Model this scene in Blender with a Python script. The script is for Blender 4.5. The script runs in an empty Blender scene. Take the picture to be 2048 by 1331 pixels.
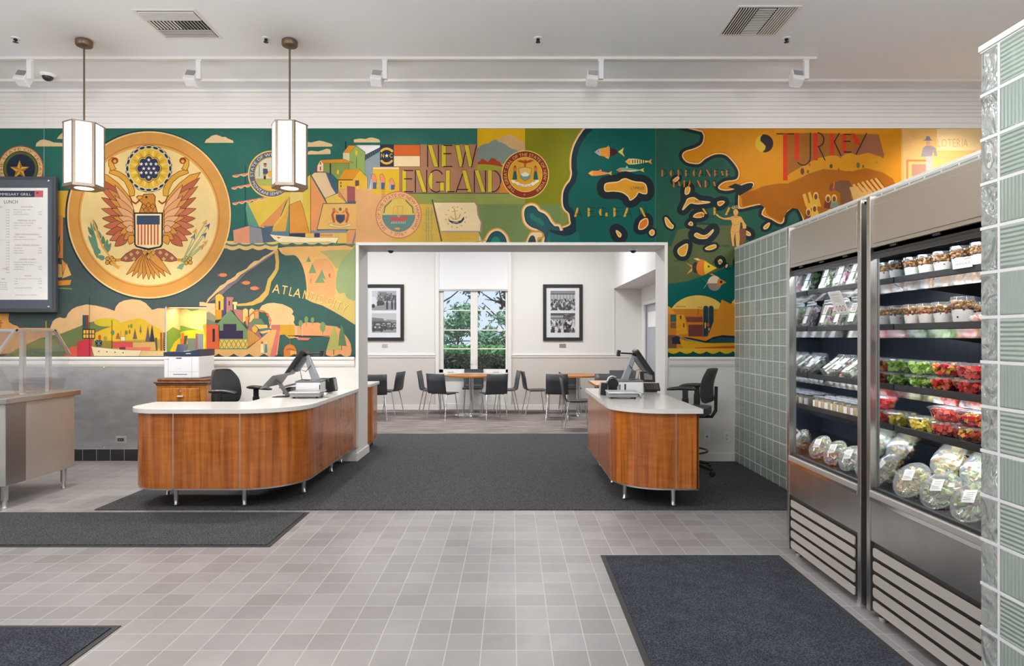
import bpy, bmesh, math, random
from mathutils import Vector, Matrix, Euler
from mathutils.geometry import tessellate_polygon
S = bpy.context.scene
random.seed(7)
R = math.radians
PI = math.pi
# ---------------------------------------------------------------- camera
F, H = 1291.0, 1.45
cam = bpy.data.cameras.new('camera'); camo = bpy.data.objects.new('camera', cam)
S.collection.objects.link(camo); S.camera = camo
camo.location = (0, 0, H); camo.rotation_euler = (R(90), 0, 0)
cam.sensor_width = 36; cam.sensor_fit = 'HORIZONTAL'; cam.lens = 36 * F / 2048
cam.shift_x = 0.0; cam.shift_y = (672 - 665.5) / 2048; cam.clip_start = 0.02; cam.clip_end = 200
def PX(x, y, d):            # measured point of the photograph at a known depth
    return Vector(((x - 1024) * d / F, d, H - (y - 672) * d / F))
# ---------------------------------------------------------------- world, exposure
W = bpy.data.worlds.new('world'); S.world = W; W.use_nodes = True
W.node_tree.nodes['Background'].inputs[0].default_value = (.74, .86, 1.0, 1)
W.node_tree.nodes['Background'].inputs[1].default_value = 1.1
S.view_settings.view_transform = 'Standard'; S.view_settings.look = 'None'
S.view_settings.gamma = 1; S.view_settings.use_curve_mapping = False
S.view_settings.exposure = 0.0
# ---------------------------------------------------------------- lights
def area(name, loc, sx, sy, power, rot=(0, 0, 0), col=(1, .985, .965), spread=180):
    l = bpy.data.lights.new(name, 'AREA'); l.shape = 'RECTANGLE'; l.size = sx; l.size_y = sy
    l.energy = power; l.color = col; l.spread = R(spread)
    o = bpy.data.objects.new(name, l); S.collection.objects.link(o)
    o.location = loc; o.rotation_euler = rot; return o
def spot(name, loc, target, power, ang=70, blend=.6, size=.05, col=(1, .95, .88)):
    l = bpy.data.lights.new(name, 'SPOT'); l.energy = power; l.spot_size = R(ang); l.spot_blend = blend
    l.shadow_soft_size = size; l.color = col
    o = bpy.data.objects.new(name, l); S.collection.objects.link(o); o.location = loc
    o.rotation_euler = (Vector(target) - Vector(loc)).to_track_quat('-Z', 'Y').to_euler(); return o
CZ = 4.28                                   # ceiling height
SUN = bpy.data.lights.new('sun', 'SUN'); SUN.energy = 3.0; SUN.angle = R(25); SUN.color = (1, .98, .94)
suno = bpy.data.objects.new('sun', SUN); S.collection.objects.link(suno); suno.rotation_euler = (R(22), 0, 0)
def bulb(name, loc, power, r=.17, col=(1, .98, .955)):
    l = bpy.data.lights.new(name, 'POINT'); l.energy = power; l.shadow_soft_size = r; l.color = col
    o = bpy.data.objects.new(name, l); S.collection.objects.link(o); o.location = loc; return o
for x, k in ((-5.6, 1), (-2.6, 1), (.4, 1.05), (3.9, .75)):   # unseen point lamps added above and behind the camera to lift the ceiling
    bulb('fill_bulb', (x, 3.0, 3.32), 74*k); bulb('fill_bulb', (x, -.2, 3.32), 64*k)
for x in (-4.6, -1.6, 1.2):
    area('ceiling_fill', (x, 2.4, CZ - .03), 1.3, .7, 16)  # unseen area lamps added at ceiling height, without fixtures
area('ceiling_fill', (4.4, 4.6, CZ - .03), 1.2, 1.2, 70)  # another area lamp without a fixture, beyond the glass blocks
for x in (-2.6, .5):                        # unseen area lamps added near the dining room ceiling
    area('dining_fill', (x, 10.6, 3.55), 1.2, .5, 95)
area('dining_side_fill', (-5.8, 10.4, 1.9), 1.6, 1.8, 60, (R(90), 0, R(-90)), (.85, .93, 1))  # cool area lamp at the dining room's left; no window is built there
MURAL_SPOTS = [(-5.0, 8), (-3.3, 8), (-1.37, 8), (.80, 8), (2.88, 8), (4.9, 52)]
for x, p in MURAL_SPOTS:                    # track heads' lamps; the last, headless, is added to brighten the right end
    spot('mural_lamp', (x, 6.66, 3.98), (x + .1, 7.46, 2.3), p * 2.2, 110, 1.0, .06)
# ---------------------------------------------------------------- colour + material helpers
def lin(c):
    c = c / 255.0
    return c / 12.92 if c <= .04045 else ((c + .055) / 1.055) ** 2.4
def sr(r, g, b, k=1.0):
    return (min(lin(r) * k, 1), min(lin(g) * k, 1), min(lin(b) * k, 1), 1)
def newmat(name):
    m = bpy.data.materials.new(name); m.use_nodes = True
    return m, m.node_tree, m.node_tree.nodes['Principled BSDF']
def mat(name, col, rough=.5, metal=0, spec=.5, coat=0, emit=0, bump=0, bscale=60, var=0, vscale=6, trans=0, ior=1.45, stretch=None, coatr=.1, ecol=None):
    m, nt, b = newmat(name)
    if len(col) == 3: col = (*col, 1)
    b.inputs['Base Color'].default_value = col; b.inputs['Roughness'].default_value = rough
    b.inputs['Metallic'].default_value = metal; b.inputs['Specular IOR Level'].default_value = spec
    b.inputs['Coat Weight'].default_value = coat; b.inputs['Coat Roughness'].default_value = coatr
    b.inputs['Transmission Weight'].default_value = trans; b.inputs['IOR'].default_value = ior
    if emit:
        b.inputs['Emission Color'].default_value = ecol or col; b.inputs['Emission Strength'].default_value = emit
    N = nt.nodes.new; L = nt.links.new
    if bump or var:
        tc = N('ShaderNodeTexCoord'); mp = N('ShaderNodeMapping'); L(tc.outputs['Object'], mp.inputs[0])
        if stretch: mp.inputs['Scale'].default_value = stretch
    if bump:
        n = N('ShaderNodeTexNoise'); n.inputs['Scale'].default_value = bscale; n.inputs['Detail'].default_value = 4
        L(mp.outputs[0], n.inputs['Vector'])
        bp = N('ShaderNodeBump'); bp.inputs['Strength'].default_value = bump; bp.inputs['Distance'].default_value = .004
        L(n.outputs['Fac'], bp.inputs['Height']); L(bp.outputs[0], b.inputs['Normal'])
    if var:
        n = N('ShaderNodeTexNoise'); n.inputs['Scale'].default_value = vscale; n.inputs['Detail'].default_value = 5
        L(mp.outputs[0], n.inputs['Vector'])
        r = N('ShaderNodeValToRGB'); r.color_ramp.elements[0].position = .3; r.color_ramp.elements[1].position = .7
        r.color_ramp.elements[0].color = tuple(c * (1 - var) for c in col[:3]) + (1,)
        r.color_ramp.elements[1].color = tuple(min(c * (1 + var), 1) for c in col[:3]) + (1,)
        L(n.outputs['Fac'], r.inputs[0]); L(r.outputs[0], b.inputs['Base Color'])
    return m
def clearmat(name, tint=(1, 1, 1), refl=.12, haze=0.0, rough=.03):
    """thin clear plastic / glass: see-through with fresnel sheen"""
    m = bpy.data.materials.new(name); m.use_nodes = True; nt = m.node_tree; nt.nodes.clear()
    N = nt.nodes.new; L = nt.links.new
    out = N('ShaderNodeOutputMaterial'); t = N('ShaderNodeBsdfTransparent'); t.inputs[0].default_value = (*tint, 1)
    g = N('ShaderNodeBsdfGlossy'); g.inputs['Roughness'].default_value = rough
    fr = N('ShaderNodeFresnel'); ge = N('ShaderNodeNewGeometry'); mr = N('ShaderNodeMapRange')
    mr.inputs[3].default_value = 1.45; mr.inputs[4].default_value = 1/1.45       # same sheen from both sides of a thin sheet
    L(ge.outputs['Backfacing'], mr.inputs[0]); L(mr.outputs[0], fr.inputs[0])
    ad = N('ShaderNodeMath'); ad.operation = 'ADD'; ad.inputs[1].default_value = refl * .5; ad.use_clamp = True
    L(fr.outputs[0], ad.inputs[0])
    mx = N('ShaderNodeMixShader'); L(ad.outputs[0], mx.inputs[0]); L(t.outputs[0], mx.inputs[1]); L(g.outputs[0], mx.inputs[2])
    last = mx
    if haze:
        d = N('ShaderNodeBsdfDiffuse'); d.inputs[0].default_value = (.85, .88, .9, 1)
        m2 = N('ShaderNodeMixShader'); m2.inputs[0].default_value = haze
        L(mx.outputs[0], m2.inputs[1]); L(d.outputs[0], m2.inputs[2]); last = m2
    L(last.outputs[0], out.inputs[0]); return m
# ---------------------------------------------------------------- object helpers
def tag(o, label=None, cat=None, group=None, kind=None):
    if label: o['label'] = label
    if cat: o['category'] = cat
    if group: o['group'] = group
    if kind: o['kind'] = kind
    return o
def thing(name, label, cat, loc=(0, 0, 0), rz=0, group=None):
    o = bpy.data.objects.new(name, None); S.collection.objects.link(o)
    o.empty_display_size = .1; o.location = loc; o.rotation_euler = (0, 0, rz)
    return tag(o, label, cat, group)
class MB:
    def __init__(s): s.v = []; s.f = []; s.sm = []; s.c = []; s.col = None
    def face(s, idx, sm=False): s.f.append(tuple(idx)); s.sm.append(sm); s.c.append(s.col)
    def verts(s, vs):
        b = len(s.v); s.v += [Vector(v) for v in vs]; return b
    def box(s, x0, x1, y0, y1, z0, z1, M=None):
        vs = [Vector((x, y, z)) for z in (z0, z1) for y in (y0, y1) for x in (x0, x1)]
        if M is not None: vs = [M @ v for v in vs]
        b = s.verts(vs)
        for f in ((0, 2, 3, 1), (4, 5, 7, 6), (0, 1, 5, 4), (2, 6, 7, 3), (0, 4, 6, 2), (1, 3, 7, 5)): s.face([b + i for i in f])
        return s
    def cbox(s, c, sz, rot=None):
        M = Matrix.Translation(c)
        if rot: M = M @ Euler(rot).to_matrix().to_4x4()
        return s.box(-sz[0]/2, sz[0]/2, -sz[1]/2, sz[1]/2, -sz[2]/2, sz[2]/2, M)
    def tube(s, pts, r, n=10, cap=True, sm=True):
        pts = [Vector(p) for p in pts]; rs = r if isinstance(r, (list, tuple)) else [r] * len(pts)
        rings = []; t0 = (pts[1] - pts[0]).normalized()
        up = Vector((0, 0, 1)) if abs(t0.z) < .9 else Vector((1, 0, 0))
        u = t0.cross(up).normalized()
        for i, p in enumerate(pts):
            if i == 0: t = t0
            elif i == len(pts) - 1: t = (pts[i] - pts[i-1]).normalized()
            else: t = ((pts[i+1] - pts[i]).normalized() + (pts[i] - pts[i-1]).normalized()).normalized()
            u = (u - t * u.dot(t)).normalized(); w = t.cross(u)
            b = s.verts([p + (u * math.cos(2*PI*k/n) + w * math.sin(2*PI*k/n)) * rs[i] for k in range(n)])
            rings.append(b)
        for a, b in zip(rings, rings[1:]):
            for k in range(n): s.face((a+k, a+(k+1) % n, b+(k+1) % n, b+k), sm)
        if cap:
            for a in (rings[0], rings[-1]):
                b = s.verts([s.v[a+k] for k in range(n)]); s.face([b+k for k in range(n)])
        return s
    def lathe(s, prof, n=24, c=(0, 0, 0), M=None, sm=True, sx=1, sy=1, cap=True, crisp=True):
        """prof: (r,z) list"""
        rings = []
        for r, z in prof:
            vs = [Vector((c[0] + r*sx*math.cos(2*PI*k/n), c[1] + r*sy*math.sin(2*PI*k/n), c[2] + z)) for k in range(n)]
            if M is not None: vs = [M @ v for v in vs]
            rings.append(s.verts(vs))
        for i, (a, b) in enumerate(zip(rings, rings[1:])):
            if crisp and i:        # break shading at sharp profile corners
                p0, p1, p2 = [Vector(q) for q in prof[i-1:i+2]]; u, w = p1-p0, p2-p1
                if u.length > 1e-9 and w.length > 1e-9 and u.angle(w) > .7: a = s.verts([s.v[a+k] for k in range(n)])
            for k in range(n): s.face((a+k, a+(k+1) % n, b+(k+1) % n, b+k), sm)
        for a, q in ((rings[0], prof[0]), (rings[-1], prof[-1])):
            if q[0] > 1e-6 and cap:
                b = s.verts([s.v[a+k] for k in range(n)]); s.face([b+k for k in range(n)])
        return s
    def prism(s, pts, z0, z1, M=None, sm=False):
        """extrude xy outline in z"""
        n = len(pts); a = [Vector((p[0], p[1], z0)) for p in pts]; b = [Vector((p[0], p[1], z1)) for p in pts]
        if M is not None: a = [M @ v for v in a]; b = [M @ v for v in b]
        i = s.verts(a); j = s.verts(b)
        for k in range(n): s.face((i+k, i+(k+1) % n, j+(k+1) % n, j+k), sm)
        for t in tessellate_polygon([[Vector((p[0], p[1], 0)) for p in pts]]):
            s.face([i+q for q in t]); s.face([j+q for q in t])
        return s
    def grid(s, rows, sm=True, closed=False):
        bs = [s.verts(r) for r in rows]; n = len(rows[0])
        for a, b in zip(bs, bs[1:]):
            for k in range(n if closed else n - 1): s.face((a+k, a+(k+1) % n, b+(k+1) % n, b+k), sm)
        return s
    def blob(s, c, r, n=8, m=6, sq=(1, 1, 1), jit=0, M=None):
        rows = []
        for i in range(m + 1):
            th = PI * i / m; row = []
            for k in range(n):
                j = 1 + random.uniform(-jit, jit)
                v = Vector((math.sin(th)*math.cos(2*PI*k/n)*sq[0], math.sin(th)*math.sin(2*PI*k/n)*sq[1], math.cos(th)*sq[2])) * r * j
                row.append((M @ (v + Vector(c))) if M is not None else v + Vector(c))
            rows.append(row)
        return s.grid(rows, True, True)
    def build(s, name, m, parent=None, bev=0, kind=None, solid=0, sub=0, fix=True):
        me = bpy.data.meshes.new(name); me.from_pydata([tuple(v) for v in s.v], [], s.f)
        me.polygons.foreach_set('use_smooth', s.sm)
        if m: me.materials.append(m)
        if any(c is not None for c in s.c):
            ca = me.color_attributes.new('paint', 'FLOAT_COLOR', 'CORNER'); k = 0; buf = []
            for f, c in zip(s.f, s.c): buf += list(c or (1, 1, 1, 1)) * len(f)
            ca.data.foreach_set('color', buf)
        if fix:
            bm = bmesh.new(); bm.from_mesh(me); bmesh.ops.recalc_face_normals(bm, faces=bm.faces); bm.to_mesh(me); bm.free()
        o = bpy.data.objects.new(name, me); S.collection.objects.link(o)
        if parent: o.parent = parent
        if bev:
            b = o.modifiers.new('bevel', 'BEVEL'); b.width = bev; b.segments = 2; b.limit_method = 'ANGLE'; b.angle_limit = R(50)
            b.harden_normals = False
        if solid:
            q = o.modifiers.new('solid', 'SOLIDIFY'); q.thickness = solid; q.offset = 0
        if sub:
            q = o.modifiers.new('sub', 'SUBSURF'); q.levels = sub; q.render_levels = sub
        if kind: o['kind'] = kind
        return o
KIDS = {}
def kids(o): return [c for c in S.collection.objects if c.parent == o]
def dup(o, parent=None):
    c = o.copy(); S.collection.objects.link(c); c.parent = parent
    for ch in kids(o): dup(ch, c)
    return c
def copy_thing(o, label, loc, rz=None, rot=None, group=None):
    c = dup(o); c['label'] = label; c.location = loc
    if rot is not None: c.rotation_euler = rot
    elif rz is not None: c.rotation_euler = (0, 0, rz)
    if group: c['group'] = group
    return c
def struct(name, mb, m, bev=0, parent=None): return mb.build(name, m, parent, bev, kind=None if parent else 'structure')
# ---------------------------------------------------------------- materials
M_wall = mat('paint_white', sr(226, 224, 221, .95), .55, bump=.05, bscale=180)
M_wallwarm = mat('paint_greige', sr(214, 206, 199, .92), .55, bump=.05, bscale=180)
M_ceil = mat('paint_ceiling', (.85, .875, .91), .7)
M_trim = mat('trim_gloss', sr(232, 230, 226, .95), .35)
M_mould = mat('cove_paint', (.84, .82, .80), .5)
M_steel = mat('brushed_steel', (.56, .55, .535), .30, 1, bump=.12, bscale=40, var=.10, vscale=3, stretch=(1, 1, 1))
M_steelp = mat('panel_steel', (.66, .645, .62), .45, .8, bump=.10, bscale=30, var=.08, vscale=2)
M_steelw = mat('wall_steel', (.70, .71, .74), .40, 1, bump=.25, bscale=9, var=.12, vscale=5, stretch=(1, 1, 2.2))
M_mirror = mat('mirror_steel', (.62, .65, .70), .07, 1, bump=.03, bscale=12)
M_chrome = mat('chrome', (.75, .75, .76), .12, 1)
M_alu = mat('satin_aluminium', (.68, .68, .69), .35, 1)
M_dark = mat('dark_interior', (.055, .064, .085), .3)
M_black = mat('black_plastic', (.018, .019, .021), .38)
M_blacks = mat('black_satin', (.03, .031, .034), .25)
M_grey = mat('grey_plastic', (.16, .165, .175), .4)
M_midgrey = mat('mid_grey_plastic', (.30, .31, .33), .4)
M_white = mat('white_plastic', sr(232, 232, 236), .35)
M_paper = mat('paper', sr(236, 235, 232), .6)
M_bronze = mat('bronze', (.20, .135, .095), .42, .75)
M_brass = mat('brass_trim', (.36, .29, .23), .4, .6)
M_quartz = mat('quartz_top', sr(226, 224, 221), .16, var=.04, vscale=120)
M_leath = mat('dark_leather', (.035, .038, .043), .45, bump=.15, bscale=220)
M_shell = mat('charcoal_shell', (.040, .044, .052), .45)
M_shellb = M_shell
M_wood2 = mat('table_laminate', sr(212, 172, 136), .25, var=.10, vscale=3, stretch=(1, 9, 1))
M_edge = mat('table_edge', sr(176, 112, 44), .35)
M_clear = clearmat('clear_plastic', (.97, .975, .98), .10)
M_acryl = clearmat('acrylic_panel', (.97, .975, .985), .06)
M_lid = clearmat('clear_lid', (.97, .98, .985), .10, haze=.10)
M_pane = clearmat('window_glass', (.97, .98, 1), .05)
def paintmat(name, rough=.45, coat=0.0, wrinkle=0, vary=.0, spec=.5):
    m, nt, b = newmat(name); N = nt.nodes.new; L = nt.links.new
    a = N('ShaderNodeVertexColor'); a.layer_name = 'paint'
    b.inputs['Roughness'].default_value = rough; b.inputs['Coat Weight'].default_value = coat; b.inputs['Coat Roughness'].default_value = .22
    b.inputs['Specular IOR Level'].default_value = spec
    src = a.outputs[0]
    tc = N('ShaderNodeTexCoord')
    if vary:
        n = N('ShaderNodeTexNoise'); n.inputs['Scale'].default_value = 2.2; n.inputs['Detail'].default_value = 8; n.inputs['Roughness'].default_value = .7
        L(tc.outputs['Object'], n.inputs['Vector'])
        mr = N('ShaderNodeMapRange'); mr.inputs[1].default_value = .3; mr.inputs[2].default_value = .7
        mr.inputs[3].default_value = 1 - vary; mr.inputs[4].default_value = 1 + vary; L(n.outputs['Fac'], mr.inputs[0])
        mx = N('ShaderNodeVectorMath'); mx.operation = 'SCALE'; L(src, mx.inputs[0]); L(mr.outputs[0], mx.inputs['Scale']); src = mx.outputs[0]
    L(src, b.inputs['Base Color'])
    if wrinkle:
        n = N('ShaderNodeTexNoise'); n.inputs['Scale'].default_value = 5; n.inputs['Detail'].default_value = 3
        L(tc.outputs['Object'], n.inputs['Vector'])
        bp = N('ShaderNodeBump'); bp.inputs['Strength'].default_value = wrinkle; bp.inputs['Distance'].default_value = .02
        L(n.outputs['Fac'], bp.inputs['Height']); L(bp.outputs[0], b.inputs['Normal'])
    return m
M_mural = paintmat('mural_paint', .5, .03, .10, .12, .12)
M_print = paintmat('printed_ink', .5)
M_food = paintmat('food_colours', .35, .2)
M_bw = paintmat('photo_print', .3)
def wood(name, c1, c2, rough=.22, coat=.5, axis='Z'):
    m, nt, b = newmat(name); N = nt.nodes.new; L = nt.links.new
    tc = N('ShaderNodeTexCoord')
    def noise(sc, scale, det=4, dist=0):
        mp = N('ShaderNodeMapping'); mp.inputs['Scale'].default_value = sc; L(tc.outputs['Object'], mp.inputs[0])
        n = N('ShaderNodeTexNoise'); n.inputs['Scale'].default_value = scale; n.inputs['Detail'].default_value = det
        n.inputs['Distortion'].default_value = dist; L(mp.outputs[0], n.inputs['Vector']); return n
    a = noise((9, 9, .5), 2.2, 6, .6); f = noise((70, 70, 1.2), 1.5, 4); cur = noise((3, 3, 14), 1.6, 3, 1.0)
    a1 = N('ShaderNodeMath'); a1.operation = 'MULTIPLY_ADD'; a1.inputs[1].default_value = .35; L(f.outputs['Fac'], a1.inputs[0]); L(a.outputs['Fac'], a1.inputs[2])
    a2 = N('ShaderNodeMath'); a2.operation = 'MULTIPLY_ADD'; a2.inputs[1].default_value = .30; L(cur.outputs['Fac'], a2.inputs[0]); L(a1.outputs[0], a2.inputs[2])
    r = N('ShaderNodeValToRGB'); r.color_ramp.elements[0].position = .62; r.color_ramp.elements[1].position = 1.0
    r.color_ramp.elements[0].color = c1; r.color_ramp.elements[1].color = c2
    L(a2.outputs[0], r.inputs[0]); L(r.outputs[0], b.inputs['Base Color'])
    b.inputs['Roughness'].default_value = rough; b.inputs['Coat Weight'].default_value = coat; b.inputs['Coat Roughness'].default_value = .12
    return m
M_wood = wood('cherry_veneer', sr(142, 72, 20), sr(200, 116, 44))
M_oak = wood('oak_cabinet', sr(140, 76, 20), sr(206, 132, 48), .3, .3)
M_walnut = wood('cabinet_top_wood', sr(84, 44, 18), sr(130, 76, 34), .3, .4)
# floor tile
def tilemat():
    m, nt, b = newmat('quarry_tile'); N = nt.nodes.new; L = nt.links.new
    tc = N('ShaderNodeTexCoord'); mp = N('ShaderNodeMapping'); mp.inputs['Location'].default_value = (-.02, -.049, 0)
    L(tc.outputs['Object'], mp.inputs[0])
    br = N('ShaderNodeTexBrick'); br.offset = 0; br.squash = 1
    br.inputs['Scale'].default_value = 1; br.inputs['Brick Width'].default_value = .163; br.inputs['Row Height'].default_value = .163
    br.inputs['Mortar Size'].default_value = .0032; br.inputs['Mortar Smooth'].default_value = .25; br.inputs['Bias'].default_value = 0
    br.inputs['Color1'].default_value = sr(150, 147, 148); br.inputs['Color2'].default_value = sr(134, 130, 131)
    br.inputs['Mortar'].default_value = sr(176, 172, 170)
    L(mp.outputs[0], br.inputs['Vector'])
    n = N('ShaderNodeTexNoise'); n.inputs['Scale'].default_value = 1.3; n.inputs['Detail'].default_value = 6; L(tc.outputs['Object'], n.inputs['Vector'])
    mr = N('ShaderNodeMapRange'); mr.inputs[1].default_value = .3; mr.inputs[2].default_value = .7; mr.inputs[3].default_value = .86; mr.inputs[4].default_value = 1.1
    L(n.outputs['Fac'], mr.inputs[0])
    mx = N('ShaderNodeVectorMath'); mx.operation = 'SCALE'; L(br.outputs['Color'], mx.inputs[0]); L(mr.outputs[0], mx.inputs['Scale'])
    L(mx.outputs[0], b.inputs['Base Color'])
    n2 = N('ShaderNodeTexNoise'); n2.inputs['Scale'].default_value = 14; n2.inputs['Detail'].default_value = 5; L(tc.outputs['Object'], n2.inputs['Vector'])
    r2 = N('ShaderNodeMapRange'); r2.inputs[3].default_value = .30; r2.inputs[4].default_value = .50; L(n2.outputs['Fac'], r2.inputs[0]); L(r2.outputs[0], b.inputs['Roughness'])
    bp = N('ShaderNodeBump'); bp.inputs['Strength'].default_value = .5; bp.inputs['Distance'].default_value = .002; bp.invert = True
    L(br.outputs['Fac'], bp.inputs['Height']); L(bp.outputs[0], b.inputs['Normal']); return m
M_tile = tilemat()
def carpet(name, c1, c2, scale=220, streak=None, rough=.95, big=0):
    m, nt, b = newmat(name); N = nt.nodes.new; L = nt.links.new
    tc = N('ShaderNodeTexCoord'); mp = N('ShaderNodeMapping'); L(tc.outputs['Object'], mp.inputs[0])
    if streak: mp.inputs['Scale'].default_value = streak
    n = N('ShaderNodeTexNoise'); n.inputs['Scale'].default_value = scale; n.inputs['Detail'].default_value = 2; L(mp.outputs[0], n.inputs['Vector'])
    r = N('ShaderNodeValToRGB'); r.color_ramp.elements[0].position = .38; r.color_ramp.elements[1].position = .66
    r.color_ramp.elements[0].color = c1; r.color_ramp.elements[1].color = c2; L(n.outputs['Fac'], r.inputs[0])
    src = r.outputs[0]
    if big:
        n3 = N('ShaderNodeTexNoise'); n3.inputs['Scale'].default_value = 7; n3.inputs['Detail'].default_value = 7; n3.inputs['Roughness'].default_value = .7
        L(tc.outputs['Object'], n3.inputs['Vector'])
        mr = N('ShaderNodeMapRange'); mr.inputs[1].default_value = .3; mr.inputs[2].default_value = .7; mr.inputs[3].default_value = 1 - big; mr.inputs[4].default_value = 1 + big
        L(n3.outputs['Fac'], mr.inputs[0])
        mx = N('ShaderNodeVectorMath'); mx.operation = 'SCALE'; L(src, mx.inputs[0]); L(mr.outputs[0], mx.inputs['Scale']); src = mx.outputs[0]
    L(src, b.inputs['Base Color']); b.inputs['Roughness'].default_value = rough; b.inputs['Specular IOR Level'].default_value = .15
    bp = N('ShaderNodeBump'); bp.inputs['Strength'].default_value = .6; bp.inputs['Distance'].default_value = .004
    L(n.outputs['Fac'], bp.inputs['Height']); L(bp.outputs[0], b.inputs['Normal']); return m
M_carpet = carpet('dark_carpet', sr(34, 34, 37), sr(100, 101, 105), 170)
M_mat1 = carpet('mat_pile', sr(48, 49, 52), sr(88, 89, 92), 90, (1, 1, 1), big=.15)
M_mat2 = carpet('mat_pile_blue', sr(36, 39, 46), sr(74, 78, 87), 120, big=.28)
M_rub = mat('mat_rubber', (.03, .03, .032), .6)
M_plank = carpet('plank_carpet', sr(98, 90, 88), sr(160, 150, 146), 5.5, (.35, 7, 1), big=.12)
M_btile = mat('black_tile', (.03, .031, .034), .25)
M_grout = mat('grout', sr(170, 166, 162), .8)
def emis(name, col, st):
    m = bpy.data.materials.new(name); m.use_nodes = True; nt = m.node_tree; nt.nodes.clear()
    e = nt.nodes.new('ShaderNodeEmission'); e.inputs[0].default_value = (*col, 1); e.inputs[1].default_value = st
    o = nt.nodes.new('ShaderNodeOutputMaterial'); nt.links.new(e.outputs[0], o.inputs[0]); return m
M_lamp = emis('lamp_glass', (1, .97, .93), 11.0)
M_led = emis('led_tube', (.93, .97, 1), 7.0)
# ---------------------------------------------------------------- flat painted graphics (murals, prints, signs)
GL = {}
def glyph(ch):
    if ch in GL: return GL[ch]
    cu = bpy.data.curves.new('g', 'FONT'); cu.body = ch; cu.size = 1; cu.resolution_u = 2
    o = bpy.data.objects.new('g', cu); S.collection.objects.link(o)
    bpy.context.view_layer.update()
    me = o.to_mesh(); tris = []
    vs = [(v.co.x, v.co.y) for v in me.vertices]
    me.calc_loop_triangles()
    for t in me.loop_triangles: tris.append([vs[i] for i in t.vertices])
    w = (max([v[0] for v in vs]) if vs else .25)
    o.to_mesh_clear(); bpy.data.objects.remove(o); bpy.data.curves.remove(cu)
    GL[ch] = (tris, w / .7 + .06); return GL[ch]
def cr(pts, n=4, closed=True):
    out = []; N = len(pts)
    rng = range(N) if closed else range(N - 1)
    for i in rng:
        if closed: p = [pts[(i+k) % N] for k in (-1, 0, 1, 2)]
        else: p = [pts[max(0, min(N-1, i+k))] for k in (-1, 0, 1, 2)]
        for j in range(n):
            t = j / n
            out.append(tuple(.5*((2*p[1][a]) + (-p[0][a]+p[2][a])*t + (2*p[0][a]-5*p[1][a]+4*p[2][a]-p[3][a])*t*t + (-p[0][a]+3*p[1][a]-3*p[2][a]+p[3][a])*t**3) for a in (0, 1)))
    if not closed: out.append(tuple(pts[-1]))
    return out
def pts(s):
    return [tuple(float(q) for q in p.split(',')) for p in s.split()]
def inflate(P, d):
    A = sum(P[i][0]*P[(i+1) % len(P)][1] - P[(i+1) % len(P)][0]*P[i][1] for i in range(len(P)))
    sg = 1 if A > 0 else -1; out = []
    for i in range(len(P)):
        a, b, c = P[i-1], P[i], P[(i+1) % len(P)]
        tx, ty = c[0]-a[0], c[1]-a[1]; L = math.hypot(tx, ty) or 1
        out.append((b[0] + sg*ty/L*d, b[1] - sg*tx/L*d))
    return out
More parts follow.
